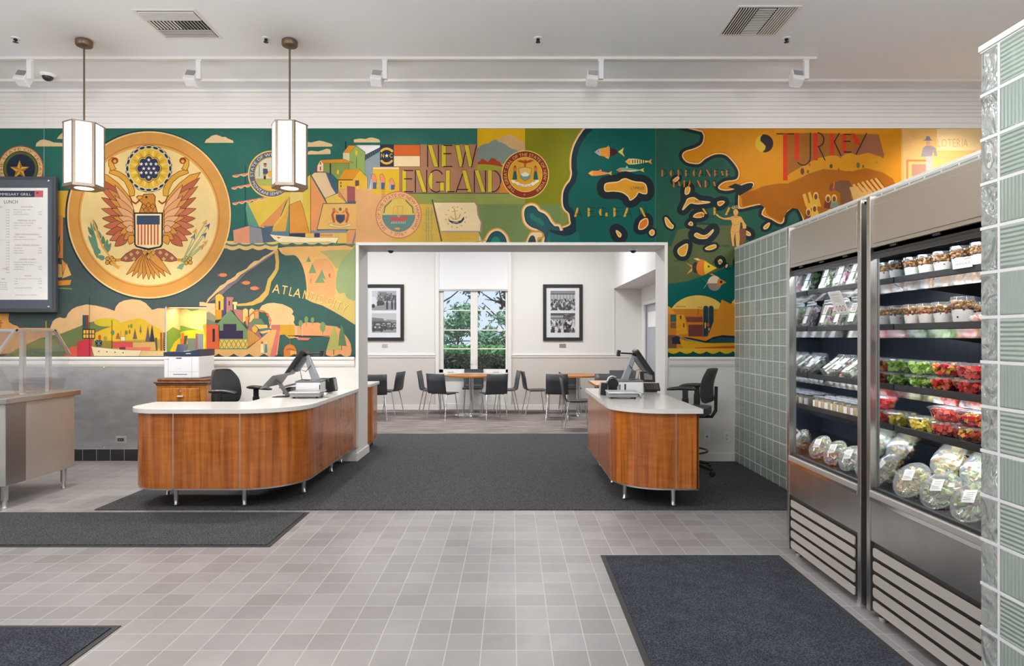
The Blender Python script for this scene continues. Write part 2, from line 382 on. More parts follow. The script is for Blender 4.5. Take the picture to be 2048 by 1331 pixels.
class Paint:
    def __init__(s): s.items = []; s.o = (0, 0); s.k = 1.0; s.mir = None; s.gain = 1.0
    def crop(s, x, y, k): s.o = (x, y); s.k = k; return s
    def T(s, P):
        if s.mir is not None: P = [(2*s.mir - p[0], p[1]) for p in P]
        return [(p[0]/s.k + s.o[0], p[1]/s.k + s.o[1]) for p in P]
    def tri(s, col, tris):
        if not tris: return
        xs = [p[0] for t in tris for p in t]; ys = [p[1] for t in tris for p in t]
        s.items.append((sr(*col, s.gain), tris, (min(xs), min(ys), max(xs), max(ys))))
    def poly(s, col, P, sm=0, ol=None, ow=3, inf=0):
        if isinstance(P, str): P = pts(P)
        if sm: P = cr(P, 4)
        if inf: P = inflate(P, inf)
        Q = s.T(P)
        t = tessellate_polygon([[Vector((p[0], p[1], 0)) for p in Q]])
        s.tri(col, [[Q[i] for i in f] for f in t])
        if ol: s.line(ol, P, ow, True)
        return P
    def rect(s, col, x0, y0, x1, y1, ol=None, ow=3): s.poly(col, [(x0, y0), (x1, y0), (x1, y1), (x0, y1)], ol=ol, ow=ow)
    def line(s, col, P, w=3, closed=False, sm=0):
        if isinstance(P, str): P = pts(P)
        if sm: P = cr(P, 4, closed)
        Q = P + [P[0]] if closed else P; T = []
        if len(P) > 2 and w/s.k > 1.1 and not closed: return s.halo(col, P, w/2, False)
        for a, b in zip(Q, Q[1:]):
            dx, dy = b[0]-a[0], b[1]-a[1]; L = math.hypot(dx, dy)
            if L < 1e-6: continue
            nx, ny = -dy/L*w/2, dx/L*w/2; ex, ey = dx/L*w*.25, dy/L*w*.25
            q = s.T([(a[0]-ex+nx, a[1]-ey+ny), (b[0]+ex+nx, b[1]+ey+ny), (b[0]+ex-nx, b[1]+ey-ny), (a[0]-ex-nx, a[1]-ey-ny)])
            T += [[q[0], q[1], q[2]], [q[0], q[2], q[3]]]
        s.tri(col, T)
    def ell(s, col, cx, cy, rx, ry=None, n=40, ol=None, ow=3, rot=0, a0=0, a1=360):
        ry = ry or rx; c, d = math.cos(R(rot)), math.sin(R(rot)); P = []
        m = n if a1 - a0 >= 360 else n + 1
        for i in range(m):
            a = R(a0 + (a1-a0)*i/n); x, y = rx*math.sin(a), -ry*math.cos(a)
            P.append((cx + x*c - y*d, cy + x*d + y*c))
        s.poly(col, P, ol=ol, ow=ow)
    def leaf(s, col, x0, y0, x1, y1, w, ol=None, ow=2, bias=.6):
        dx, dy = x1-x0, y1-y0; L = math.hypot(dx, dy); ux, uy = dx/L, dy/L; nx, ny = -uy, ux; P = []
        for sgn, seq in ((1, (0, .15, .35, .55, .75, .9, 1)), (-1, (.9, .75, .55, .35, .15))):
            for t in seq:
                r = math.sin(PI * min(1, max(0, t ** (1/(1+bias) * 1.0)))) ** .8 * w/2 if 0 < t < 1 else 0
                P.append((x0+ux*L*t + sgn*nx*r, y0+uy*L*t + sgn*ny*r))
        s.poly(col, P, ol=ol, ow=ow)
    def halo(s, col, P, h, fill=True):
        """outline grown by h, laid as thin non-overlapping strips"""
        st = (.5 if fill else .3)*s.k; T = []; ys = [p[1] for p in P]; y = min(ys)-h; N = len(P)
        while y < max(ys)+h:
            yc = y + st/2; iv = []; cr_ = []
            for i in range(0 if fill else 1, N):
                a, b = P[i-1], P[i]
                if fill and (a[1] <= yc) != (b[1] <= yc): cr_.append(a[0] + (yc-a[1])/(b[1]-a[1])*(b[0]-a[0]))
                if min(a[1], b[1])-h > yc or max(a[1], b[1])+h < yc: continue
                xs = []
                for c in (a, b):
                    d = h*h - (yc-c[1])**2
                    if d > 0: xs += [c[0]-math.sqrt(d), c[0]+math.sqrt(d)]
                dx, dy = b[0]-a[0], b[1]-a[1]; L = math.hypot(dx, dy)
                if L > 1e-6:
                    nx, ny = -dy/L*h, dx/L*h; q = [(a[0]+nx, a[1]+ny), (b[0]+nx, b[1]+ny), (b[0]-nx, b[1]-ny), (a[0]-nx, a[1]-ny)]
                    for j in range(4):
                        u, v = q[j-1], q[j]
                        if (u[1] <= yc) != (v[1] <= yc): xs.append(u[0] + (yc-u[1])/(v[1]-u[1])*(v[0]-u[0]))
                if xs: iv.append((min(xs), max(xs)))
            cr_.sort(); iv += list(zip(cr_[::2], cr_[1::2])); iv.sort(); out = []
            for u, v in iv:
                if out and u <= out[-1][1]: out[-1][1] = max(out[-1][1], v)
                else: out.append([u, v])
            for u, v in out:
                q = s.T([(u, y), (v, y), (v, y+st), (u, y+st)]); T += [[q[0], q[1], q[2]], [q[0], q[2], q[3]]]
            y += st
        s.tri(col, T)
    def star(s, col, cx, cy, r, k=.4, rot=0):
        s.poly(col, [(cx + (r if i % 2 == 0 else r*k)*math.sin(R(36*i+rot)), cy - (r if i % 2 == 0 else r*k)*math.cos(R(36*i+rot))) for i in range(10)])
    def text(s, col, t, x, y, h, w=None, rot=0, sx=1.0, align='l'):
        W = sum(glyph(c)[1] for c in t) * h * sx
        if w: sx *= w / W; W = w
        if align == 'c': x -= W/2 * math.cos(R(rot)); y -= W/2*math.sin(R(rot))
        if align == 'r': x -= W
        c, d = math.cos(R(rot)), math.sin(R(rot)); T = []; u = 0
        for ch in t:
            tr, gw = glyph(ch)
            for q in tr:
                T.append(s.T([(x + ((p[0]/.7*h*sx)+u)*c + p[1]/.7*h*d, y + ((p[0]/.7*h*sx)+u)*d - p[1]/.7*h*c) for p in q]))
            u += gw*h*sx
        s.tri(col, T)
    def arctext(s, col, t, cx, cy, r, a0, a1, h, flip=False):
        """angles clockwise from the top; flip = read along the bottom, letters upright towards centre"""
        ws = [glyph(c)[1] for c in t]; tot = sum(ws); u = 0; T = []
        sx = abs(R(a1-a0)) * r / (tot*h)
        for ch, w in zip(t, ws):
            a = R(a0 + (a1-a0)*(u + w/2)/tot); u += w
            for q in glyph(ch)[0]:
                P = []
                for p in q:
                    gx = (p[0]/.7 - w/2)*h*sx; gy = p[1]/.7*h
                    if not flip: rr, aa = r + gy, a + gx/r
                    else: rr, aa = r - gy, a - gx/r
                    P.append((cx + rr*math.sin(aa), cy - rr*math.cos(aa)))
                T.append(s.T(P))
        s.tri(col, T)
    def deco(s, ch, x0, y0, x1, y1, A, B, tw, lw, ol=None):
        """art deco capitals: one broad stroke (A) and thin strokes (B)"""
        w, h = x1-x0, y1-y0
        def p(u, v): return (x0 + u*w, y1 - v*h)
        def thick(*q, f=1):
            for a, b in zip(q, q[1:]):
                P = [p(*a), p(*b)]; o = tw*f/2
                s.poly(A, [(P[0][0]-o, P[0][1]), (P[1][0]-o, P[1][1]), (P[1][0]+o, P[1][1]), (P[0][0]+o, P[0][1])], ol=ol, ow=lw*.35)
        def thin(*q): s.line(B, [p(*a) for a in q], lw)
        def arc(cx, cy, rx, ry, a0, a1, n=14): return [(cx + rx*math.sin(R(a0+(a1-a0)*i/n)), cy + ry*math.cos(R(a0+(a1-a0)*i/n))) for i in range(n+1)]
        e = tw/2/w
        if ch == 'A': thick((e, 0), (.5, 1)); thin((.55, 1), (1, 0)); thin((.25, .28), (.85, .28))
        elif ch == 'a': thin((0, 0), (.5, 1)); thick((.5, 1), (1-e, 0)); thin((.12, .12), (.75, .12))
        elif ch == 'E': thick((e, 0), (e, 1)); thin((e, .98), (1, .98)); thin((e, .6), (.9, .6)); thin((e, .02), (1, .02))
        elif ch == 'N': thin((.03, 0), (.03, 1)); thick((.03+e, 1), (.97-e, 0)); thin((.97, 0), (.97, 1))
        elif ch == 'W': thick((e, 1), (.3, 0)); thin((.32, 0), (.55, 1)); thick((.52, 1), (.74, 0)); thin((.76, 0), (1, 1))
        elif ch == 'G':
            P = [p(*q) for q in arc(.5, .5, .5, .5, -150, -30)]; s.poly(A, P + [p(.28, .93), p(.28, .07)], ol=ol, ow=lw*.3)
            s.line(B, [p(*q) for q in arc(.5, .5, .5, .5, -40, 50)], lw); s.line(B, [p(*q) for q in arc(.5, .5, .5, .5, -140, -230)], lw)
            thin((.5, .45), (1, .45)); thick((1-e, .05), (1-e, .45))
        elif ch == 'L': thick((e, 0), (e, 1)); thin((e, .02), (1, .02))
        elif ch == 'D':
            thick((e, 0), (e, 1)); s.line(B, [p(*q) for q in arc(.35, .5, .65, .49, 0, 180)], lw)
        elif ch == 'O':
            P = [p(*q) for q in arc(.5, .5, .5, .5, -180, 0)]; s.poly(A, P + [p(.35, .9), p(.35, .1)])
            s.line(B, [p(*q) for q in arc(.5, .5, .5, .5, 0, 180)], lw)
        elif ch == 'C':
            P = [p(*q) for q in arc(.5, .5, .5, .5, -180, 0)]; s.poly(A, P + [p(.35, .9), p(.35, .1)], ol=ol, ow=lw*.3)
            s.line(B, [p(*q) for q in arc(.5, .5, .5, .5, 0, 50)], lw); s.line(B, [p(*q) for q in arc(.5, .5, .5, .5, 180, 130)], lw)
        elif ch == 'S':
            thick((.15+e, .85), (.85-e, .15)); thin((.15, .85), (.5, 1), (.95, .92)); thin((.85, .15), (.5, 0), (.05, .1))
        elif ch == 'I': thick((.5, 0), (.5, 1))
        elif ch == 'T': thin((0, .98), (1, .98)); thick((.5, 0), (.5, .98))
        elif ch == 'U':
            thick((e, .15), (e, 1)); s.line(B, [p(*q) for q in [(1, 1)] + arc(.55, .25, .45, .25, 90, 230)], lw)
        elif ch == 'R':
            thick((e, 0), (e, 1)); s.line(B, [p(*q) for q in arc(.4, .75, .5, .25, 0, 180)], lw); thin((.45, .5), (1, 0))
        elif ch == 'K': thick((e, 0), (e, 1)); thin((.85, 1), (.4, .62), (1, 0))
        elif ch == 'Y': thick((e, 1), (.5, .45)); thin((1, 1), (.35, 0))
        elif ch == 'F': thick((e, 0), (e, 1)); thin((e, .98), (1, .98)); thin((e, .55), (.9, .55))
    def build(s, name, mp, m, rects, parent=None, eps=.00007, kind=None, nrm=-1):
        """mp(x,y,layer) -> 3D point"""
        mb = MB(); done = []
        for col, tris, bb in s.items:
            lay = 0
            for b2, l2 in done:
                if l2 >= lay and b2[0] < bb[2] and bb[0] < b2[2] and b2[1] < bb[3] and bb[1] < b2[3]: lay = l2 + 1
            done.append((bb, lay)); mb.col = col
            for t in tris:
                for r in rects:
                    P = t
                    for ax, lim, sg in ((0, r[0], 1), (0, r[2], -1), (1, r[1], 1), (1, r[3], -1)):
                        Q = []
                        for i in range(len(P)):
                            a, b = P[i-1], P[i]; ia = (a[ax]-lim)*sg >= 0; ib = (b[ax]-lim)*sg >= 0
                            if ia != ib:
                                k = (lim-a[ax])/(b[ax]-a[ax]); Q.append((a[0]+(b[0]-a[0])*k, a[1]+(b[1]-a[1])*k))
                            if ib: Q.append(b)
                        P = Q
                        if not P: break
                    if len(P) >= 3:
                        A = sum(P[i-1][0]*P[i][1] - P[i][0]*P[i-1][1] for i in range(len(P)))
                        if abs(A) < 1e-4: continue
                        if A > 0: P = P[::-1]
                        b = mb.verts([mp(q[0], q[1], lay*eps) for q in P]); mb.face(range(b, b+len(P)))
        s.maxlay = max(l for _, l in done)
        return mb.build(name, m, parent, kind=kind, fix=False)
# ---------------------------------------------------------------- the painted mural
def paint_mural():
    P = Paint(); P.gain = .88
    TEAL, SLATE, SEA, NAVY, CREAM = (44, 104, 92), (72, 86, 86), (62, 94, 88), (44, 48, 66), (228, 196, 146)
    K = (38, 36, 40)
    P.crop(0, 0, 1)
    P.rect(TEAL, -260, 250, 712, 505); P.rect(SLATE, -260, 440, 712, 720); P.rect(TEAL, 440, 430, 712, 492)
    # ---- crop of the great seal: 0,240 scale 2.773
    P.crop(0, 240, 2.773)
    P.poly(CREAM, '200,147 205,128 225,113 245,108 275,115 300,125 350,128 350,147', 0)
    P.poly(CREAM, '318,105 330,88 348,72 362,68 420,70 420,108')
    P.poly(CREAM, '1137,127 1145,110 1162,100 1175,88 1200,82 1225,90 1245,108 1280,114 1297,127')
    P.rect((222, 172, 60), 290, 392, 400, 540); P.rect((222, 138, 82), 290, 530, 352, 765)
    P.ell((214, 176, 50), 318, 710, 16, 36, ol=K, ow=3); P.leaf((80, 120, 80), 318, 680, 312, 620, 22); P.leaf((70, 110, 80), 320, 680, 336, 640, 16)
    P.poly((70, 60, 50), '305,760 330,770 315,830 300,850')
    P.poly((224, 180, 110), '300,790 345,800 350,870 305,880', ol=(100, 80, 50), ow=2); P.poly((224, 180, 110), '372,790 400,860 345,880', ol=(100, 80, 50), ow=2)
    P.poly((222, 140, 70), '345,770 372,800 350,850'); P.poly((216, 140, 60), '300,890 400,885 392,915 305,920', ol=(70, 60, 40), ow=2)
    P.line((120, 150, 80), '300,930 400,935', 6)
    # state seal behind the menu board
    P.ell((196, 84, 50), 118, 270, 126); P.ell((226, 190, 130), 118, 270, 121); P.ell(K, 118, 270, 98)
    P.ell((96, 104, 50), 118, 270, 94); P.ell((42, 50, 66), 118, 270, 80)
    P.arctext((130, 90, 50), 'THE STATE OF TEXAS', 118, 270, 101, -110, 110, 15)
    P.star((230, 176, 70), 112, 278, 56); 
    for i in range(5):
        a = R(72*i); b = R(72*i+36)
        P.poly((176, 116, 40), [(112, 278), (112+56*math.sin(a), 278-56*math.cos(a)), (112+22*math.sin(b), 278-22*math.cos(b))])
    # great seal disc
    cx, cy = 829, 526
    P.ell((40, 58, 66), cx-4, cy, 461, 470, 96); P.ell((240, 202, 140), cx, cy, 454, 463, 96); P.ell((212, 152, 76), cx, cy, 446, 455, 96)
    P.ell((196, 124, 54), cx, cy+3, 392, 398, 96); P.ell((222, 164, 88), cx, cy+4, 386, 392, 96); P.ell((238, 208, 142), cx, cy+6, 378, 382, 96)
    m = (828, 270)
    P.ell((60, 56, 50), *m, 130, 132); P.ell((232, 206, 140), *m, 126, 128); P.ell((222, 182, 60), *m, 108, 110)
    for i in range(24): P.leaf((238, 204, 100) if i % 2 else (206, 160, 44), m[0]+60*math.sin(R(15*i)), m[1]-60*math.cos(R(15*i)), m[0]+106*math.sin(R(15*i)), m[1]-106*math.cos(R(15*i)), 14)
    for i in range(20):
        a = 18*i; P.ell((46, 52, 66), m[0]+119*math.sin(R(a)), m[1]-119*math.cos(R(a)), 17, 9, 12, rot=a, ol=(238, 226, 200), ow=4)
    for i in range(8): P.ell(K, m[0]+46*math.sin(R(45*i)), m[1]-50*math.cos(R(45*i)), 26, 28, 20)
    for i in range(8): P.ell((222, 182, 60), m[0]+46*math.sin(R(45*i)), m[1]-50*math.cos(R(45*i)), 23, 25, 20)
    for i in range(8): P.ell((44, 56, 86), m[0]+44*math.sin(R(45*i)), m[1]-47*math.cos(R(45*i)), 20, 22, 20)
    P.ell((44, 56, 86), *m, 50, 54)
    for x, y in ((828,222),(787,245),(814,245),(840,245),(868,245),(800,270),(828,270),(856,270),(787,293),(814,293),(840,293),(868,293),(828,318)): P.star((238, 226, 206), x, y, 11, .42)
    for mir in (None, 828):
        P.mir = mir
        P.poly((216, 160, 54), '608,295 615,272 660,285 700,310 735,352 750,390 748,420 722,424 716,390 695,345 660,315', 0, (110, 60, 30), 3)
        P.poly((222, 166, 60), '606,225 625,208 645,212 632,240 640,262 648,272 620,282 606,255', 0, (110, 60, 30), 3)
        P.ell((150, 64, 34), 640, 226, 19, 18); P.ell((222, 166, 60), 640, 230, 9, 9)
        P.line((160, 66, 36), '722,424 735,452 755,464 772,450', 9); 
        # wing
        P.poly((222, 156, 60), '576,300 600,305 660,352 725,430 752,520 752,610 700,560 640,440 560,320 540,290', ol=(90, 50, 30), ow=3)
        def lf(c, x0, y0, x1, y1, w): P.leaf(c, x0, y0, x1, y1, w, (92, 48, 28), 2.5)
        for i, (x, y) in enumerate(((545,320),(556,368),(566,430),(566,492),(570,545),(578,590),(590,632),(612,668),(640,700))):
            lf((196, 112, 78) if i % 2 else (182, 98, 66), 720-i*2, 470+i*22, x, y, 52)
        for i, (x, y) in enumerate(((600,380),(612,440),(622,492),(630,540),(648,586),(668,628),(690,665),(720,690))):
            lf((214, 150, 62) if i % 2 else (206, 136, 66), 742, 500+i*20, x, y, 44)
        for i, (x, y) in enumerate(((640,360),(640,420),(650,480),(660,535),(680,570),(700,610))):
            lf((226, 168, 122) if i != 1 else (222, 158, 100), 744, 520+i*16, x, y, 42)
        P.poly((158, 92, 74), '790,720 745,715 700,742 664,778 710,786 760,778 800,748', ol=(80, 40, 26), ow=2.5)
        for x, y in ((700,765),(730,745),(745,770),(765,735)): P.poly((206, 160, 100), [(x-12, y), (x, y-12), (x+12, y), (x, y+12)])
        P.line((206, 146, 50), '664,775 625,780 612,790', 16)
        for x, y in ((600,768),(622,765),(598,790),(622,792),(634,776)): P.ell((214, 158, 60), x, y, 11, 11, 12, ol=(90, 50, 30), ow=3)
    P.mir = None
    for i in range(9):
        x = 703 + i*31; y = 858 + 26*math.sin(PI*i/8); P.leaf((200, 132, 56) if i % 2 else (208, 146, 70), 828, 735, x, y, 44, (92, 52, 28), 2.5, .9)
    for (x0, y0, x1, y1, w) in ((545,770,505,560,30),(520,640,490,590,24),(530,700,492,640,26),(560,740,508,690,30),(585,770,540,752,28),(560,660,545,610,26),(575,690,575,640,24),(585,720,600,660,26),(590,735,620,680,26),(540,620,520,550,24)):
        P.leaf((104, 140, 116) if w > 25 else (92, 124, 92), x0, y0, x1, y1, w)
    P.line((222, 158, 80), '520,560 570,700 660,820', 9); P.poly((226, 166, 70), '625,790 670,812 655,824 620,800')
    P.poly((120, 160, 120), '1000,800 1030,790 1012,830 982,822')
    for x0, y0, x1, y1, c in ((1010,790,1075,650,(70, 90, 130)),(1020,790,1155,590,(76, 96, 134)),(1030,780,1135,640,(76, 96, 134)),(1040,780,1120,705,(214, 130, 70)),(1015,780,1140,570,(222, 160, 70)),(1020,780,1085,620,(222, 150, 70)),(1035,770,1140,680,(222, 160, 70))):
        P.line((150, 170, 120), [(x0, y0), (x1, y1)], 4); dx, dy = x1-x0, y1-y0; L = math.hypot(dx, dy); dx /= L; dy /= L
        P.poly(c, [(x1+dx*22, y1+dy*22), (x1-dy*15-dx*14, y1+dx*15-dy*14), (x1, y1), (x1+dy*15-dx*14, y1-dx*15-dy*14)])
    # eagle head, shield
    P.poly((196, 130, 50), '775,515 793,462 768,438 760,428 770,420 795,422 800,412 852,410 864,424 862,462 876,515', 0, (84, 46, 26), 4)
    P.poly((226, 164, 60), '762,430 772,420 794,423 790,436 768,442', ol=(84, 46, 26), ow=2.5); P.ell((46, 30, 24), 815, 428, 7, 6, 10)
    for x, y in ((800,480),(826,472),(850,480),(812,500),(840,500)): P.line((96, 56, 28), [(x-14, y), (x, y-16), (x+14, y), (x, y+16)], 3, True)
    for x, y in ((805,735),(830,728),(853,735),(828,758)): P.poly((206, 150, 70), [(x-13, y), (x, y-18), (x+13, y), (x, y+18)], ol=(96, 56, 28), ow=2)
    P.poly((38, 42, 60), '746,513 908,513 906,690 895,706 862,714 826,722 790,714 758,704 748,690')
    P.poly((240, 214, 160), '754,521 899,521 898,688 888,700 826,711 766,698 756,688')
    P.rect((60, 74, 100), 762, 530, 889, 580)
    P.poly((240, 214, 160), '764,580 888,580 888,688 826,700 764,688')
    for i in range(7): P.rect((192, 96, 62), 766+i*18, 580, 775+i*18, 692)
    # thin rigging left
    P.line((190, 190, 180), '0,1000 0,1001', 1)
    # ---- lower harbour scene: crop 0,600 scale 3.095
    P.crop(0, 600, 3.095)
    P.poly((226, 164, 90), '-300,80 60,82 55,110 58,135 85,152 112,160 125,175 100,190 -300,190'); P.line((150, 90, 40), '0,140 22,140', 4); P.line((150, 90, 40), '8,125 8,170', 4)
    P.line((190, 180, 60), '288,130 288,175', 5)
    P.poly((224, 182, 130), '310,190 318,160 330,130 348,115 372,106 400,112 412,108 425,80 450,55 480,40 540,26 600,34 660,48 700,62 712,66 720,40 740,16 770,2 820,-6 870,0 905,18 930,45 945,60 980,50 1035,50 1035,262 500,262 380,210 300,200')
    P.poly((222, 166, 116), '-300,170 310,172 380,200 240,260 130,300 60,330 -300,330')
    P.poly((112, 124, 78), '20,352 110,300 250,235 385,205 450,180 500,160 540,140 600,128 700,132 760,200 760,352', 0)
    P.ell((204, 184, 50), 665, 137, 80, 26, 32); P.poly((216, 176, 54), '585,205 640,180 700,160 740,142 800,124 840,116 862,111 890,118 915,134 940,152 975,170 1005,188 1035,220 1035,320 585,330')
    P.poly((170, 160, 64), '585,250 700,252 1035,240 1035,300 585,300'); P.rect((150, 130, 60), 560, 250, 700, 350)
    P.poly((214, 98, 76), '400,345 420,300 450,286 485,285 495,348 400,348'); P.poly((200, 62, 74), '480,348 482,262 500,250 556,238 575,243 570,348')
    P.rect((50, 84, 92), 514, 92, 534, 180); P.rect((122, 66, 54), 534, 92, 552, 180); P.rect((46, 44, 44), 514, 178, 592, 238)
    for i in range(4):
        for j in range(2): P.rect((230, 180, 80), 519+i*18, 184+j*27, 533+i*18, 206+j*27)
    P.rect((50, 50, 60), 594, 246, 634, 286); P.line((110, 150, 150), '596,248 632,284', 3); P.line((110, 150, 150), '632,248 596,284', 3); P.line((110,150,150), '614,248 614,284', 3)
    P.line(K, '557,-20 557,345', 3); P.line(K, '696,125 696,300', 4)
    for x, y, w, h, c in ((620,230,9,16,(190,90,50)),(655,236,12,14,(150,150,60)),(700,200,12,16,(90,130,80)),(800,162,5,12,(120,140,60)),(816,160,8,14,(120,140,60)),(805,195,6,14,(160,90,50)),(786,200,8,14,(110,130,60))): P.ell(c, x, y, w, h, 14)
    P.poly((170, 96, 60), '718,240 728,205 738,200 748,240')
    for a, b, w, bot, c in ((838,174,14,240,(110,92,88)),(918,154,16,256,(104,88,90)),(944,150,17,256,(52,60,76)),(873,148,7,200,(110,100,90))): P.poly(c, [(a, b), (a-w, bot), (a+w, bot)]); P.line(K, [(a, bot), (a, bot+12)], 2)
    P.line(K, '750,190 750,250', 2); P.line(K, '778,185 778,250', 2); P.rect((236, 216, 180), 750, 225, 778, 252, ol=(60, 40, 40), ow=2)
    P.rect((206, 84, 80), 700, 256, 824, 296); P.rect((210, 168, 96), 824, 258, 970, 312, ol=(110, 90, 60), ow=2)
    P.poly((110, 80, 60), '960,232 975,232 978,312 968,312'); P.poly((222, 120, 100), '748,290 938,290 925,318 748,318'); P.rect((110, 60, 70), 742, 290, 780, 304)
    P.poly((222, 190, 130), '870,312 1035,316 1035,345 860,345')
    P.poly((238, 218, 176), '568,284 600,290 660,296 760,306 880,310 862,346 585,346', 0, (120, 100, 80), 2)
    for i in range(4): P.ell(K, 615+i*50, 316+i*3, 4, 4, 8)
    for x in (994, 1014): P.rect((176, 84, 60) if x < 1000 else (44, 44, 50), x, 200, x+14, 312)
    for i in range(8): P.rect((214, 170, 110), 1018, 205+i*13, 1023, 211+i*13)
    # ---- right of the niche: crop 400,460 scale 5.119
    P.crop(400, 460, 5.119)
    P.poly(SEA, '380,780 560,760 700,640 760,500 830,240 1100,220 1590,220 1620,1320 380,1320')
    P.poly((226, 174, 106), '800,185 820,215 840,240 880,260 960,255 985,265 1010,290 1040,340 1060,390 1080,470 1090,540 1095,600 1080,700 1150,738 1250,768 1350,820 1450,878 1600,975 1600,150 1400,160 900,170')
    P.poly((220, 160, 104), '1100,480 1180,300 1300,290 1360,360 1390,480 1380,620 1380,760 1250,740 1110,690')
    P.poly((172, 168, 108), '1225,215 1330,205 1600,200 1600,330 1480,330 1400,400 1350,330 1290,260')
    P.poly((148, 164, 116), '1600,190 1540,228 1470,288 1430,360 1402,450 1392,540 1400,610 1430,650 1480,640 1505,690 1560,722 1600,720', 1)
    P.poly((204, 178, 104), '1395,620 1430,650 1480,640 1505,690 1560,722 1600,720 1600,975 1450,878 1370,830 1380,700')
    for t in ('1115,265 1090,325 1140,325', '1153,335 1115,440 1193,440', '1248,400 1225,470 1293,510', '1232,440 1178,540 1282,540'): P.poly((122, 146, 104), t)
    P.poly((214, 120, 70), '1128,500 1145,495 1140,540 1130,545'); P.poly((200, 110, 60), '1315,450 1340,440 1338,490 1322,480')
    def scal(col, x0, x1, ytop, ybot, per, amp, ph=0):
        q = []; n = int((x1-x0)/per*8)
        for i in range(n+1):
            x = x0 + (x1-x0)*i/n; q.append((x, ybot + amp*abs(math.sin(PI*(x-ph)/per))))
        P.poly(col, [(x1, ytop), (x0, ytop)] + q)
    scal((226, 186, 120), 255, 800, 150, 184, 135, 22, 270); scal((120, 160, 140), 262, 800, 140, 150, 135, 16, 270)
    scal((222, 190, 110), 275, 1360, 118, 128, 135, 22, 270)
    scal((76, 112, 98), 262, 1360, 146, 150, 135, 18, 270); scal((226, 192, 116), 275, 1360, 112, 128, 135, 20, 270)
    P.poly((96, 120, 90), '1360,125 1590,130 1590,150 1560,175 1500,160 1480,140 1360,160')
    P.poly((122, 112, 118), '60,772 90,742 200,690 300,600 400,520 490,430 600,360 700,292 800,220 790,200 640,290 420,470 250,590 110,720')
    P.poly((220, 180, 124), '66,748 88,700 130,660 165,620 210,570 260,545 285,515 320,500 365,470 385,440 440,415 480,395 520,350 560,318 610,310 650,275 700,250 790,188 802,212 690,275 600,340 500,405 420,460 370,510 290,555 240,600 170,650 110,705 80,745', 0)
    P.poly((206, 168, 88), '765,215 780,330 772,400 740,450 700,500 685,560 670,620 610,685 540,730 470,748 370,755 390,778 540,772 640,735 705,660 722,590 735,530 780,460 810,400 815,320 802,205', 0)
    for x, y, f in ((240, 460, 1), (478, 540, 1), (560, 595, -1)):
        P.ell((216, 132, 86), x, y, 42, 20, 18); P.poly((200, 100, 60), [(x-38, y), (x-62, y-16), (x-50, y+4), (x-55, y+20)] if f > 0 else [(x+38, y), (x+62, y-10), (x+46, y+20)]); P.poly((190, 80, 50), [(x-10, y-16), (x+5, y-28), (x+18, y-16)])
    P.poly((226, 184, 130), '600,830 640,770 700,748 760,744 850,758 910,785 945,805 960,835 945,860 968,880 972,915 962,945 980,975 975,1000 720,1010 700,850', 0)
    P.poly((222, 186, 136), '0,735 40,736 75,748 160,750 165,950 120,900 60,860 0,860')
    P.poly((150, 142, 110), '65,845 100,835 165,880 165,960 60,920'); P.poly((120, 122, 98), '60,905 165,940 170,975 60,975')
    P.poly((216, 172, 66), '165,668 205,650 235,668 250,690 245,818 165,818'); P.rect((206, 146, 46), 165, 815, 226, 915); P.rect((60, 60, 90), 195, 725, 213, 815)
    P.poly((86, 74, 108), '246,700 285,684 285,820 235,890 226,890 228,820 246,815'); P.poly((184, 122, 110), '276,684 348,686 345,712 336,712 340,820 320,825 276,860'); P.rect((66, 56, 86), 298, 725, 312, 770)
    P.rect((234, 208, 140), 340, 735, 386, 758); P.rect((234, 208, 140), 352, 755, 376, 812)
    P.poly((184, 120, 106), '345,815 390,812 452,818 452,960 400,930'); 
    for x in (442, 505): P.poly((228, 186, 118), [(x, 815), (x+27, 797), (x+55, 815), (x+55, 910), (x, 950)], ol=(120, 80, 60), ow=3)
    P.poly((206, 150, 90), '565,825 585,808 606,825 606,905 565,905')
    P.line((170, 100, 70), [(610+115*math.sin(R(a)), 940-118*math.cos(R(a))) for a in range(-80, 130, 10)], 9)
    for a in (-70, -30, 0, 20, 50, 80): P.rect((210, 110, 60), 610+115*math.sin(R(a))-12, 940-118*math.cos(R(a))-8, 610+115*math.sin(R(a))+12, 940-118*math.cos(R(a))+14)
    P.poly((214, 132, 66), '475,960 470,885 490,880 500,930 495,990')
    P.poly((150, 112, 112), '500,960 540,920 640,1100 612,1120 500,1010'); P.poly((108, 126, 96), '545,905 630,905 668,962 525,965'); P.poly((222, 166, 70), '535,1000 565,972 600,1010 575,1050 545,1040')
    P.poly((228, 182, 100), '565,965 690,968 700,998 610,1010'); P.poly((94, 112, 112), '605,1012 700,998 722,1020 610,1042'); P.poly((228, 182, 110), '610,1040 722,1018 728,1040 640,1060'); P.poly((94, 106, 126), '640,1060 728,1038 720,1060 645,1090')
    P.poly((214, 168, 104), '60,1215 490,1215 620,1115 735,1020 830,1015 790,1320 60,1320'); P.poly((206, 112, 102), '790,1018 822,1018 812,1100 778,1320 712,1320')
    P.poly((206, 152, 84), '490,1000 620,1108 490,1200'); 
    for i in range(9): P.line((110, 80, 60), [(496+i*13, 1012+i*11), (496+i*13, 1192-i*10)], 3)
    P.line((170, 90, 60), '490,1004 560,1050 625,1108 490,1200', 7)
    P.poly((112, 140, 98), '158,952 200,920 315,818 350,850 490,1018 490,1122 205,1122 205,972')
    P.line((56, 60, 76), '318,815 492,1018', 6); P.poly((60, 50, 76), '243,960 378,960 378,1028 446,1028 446,1110 203,1110 203,1028 243,1028'); P.poly((56, 56, 60), '160,925 225,912 190,950 160,950')
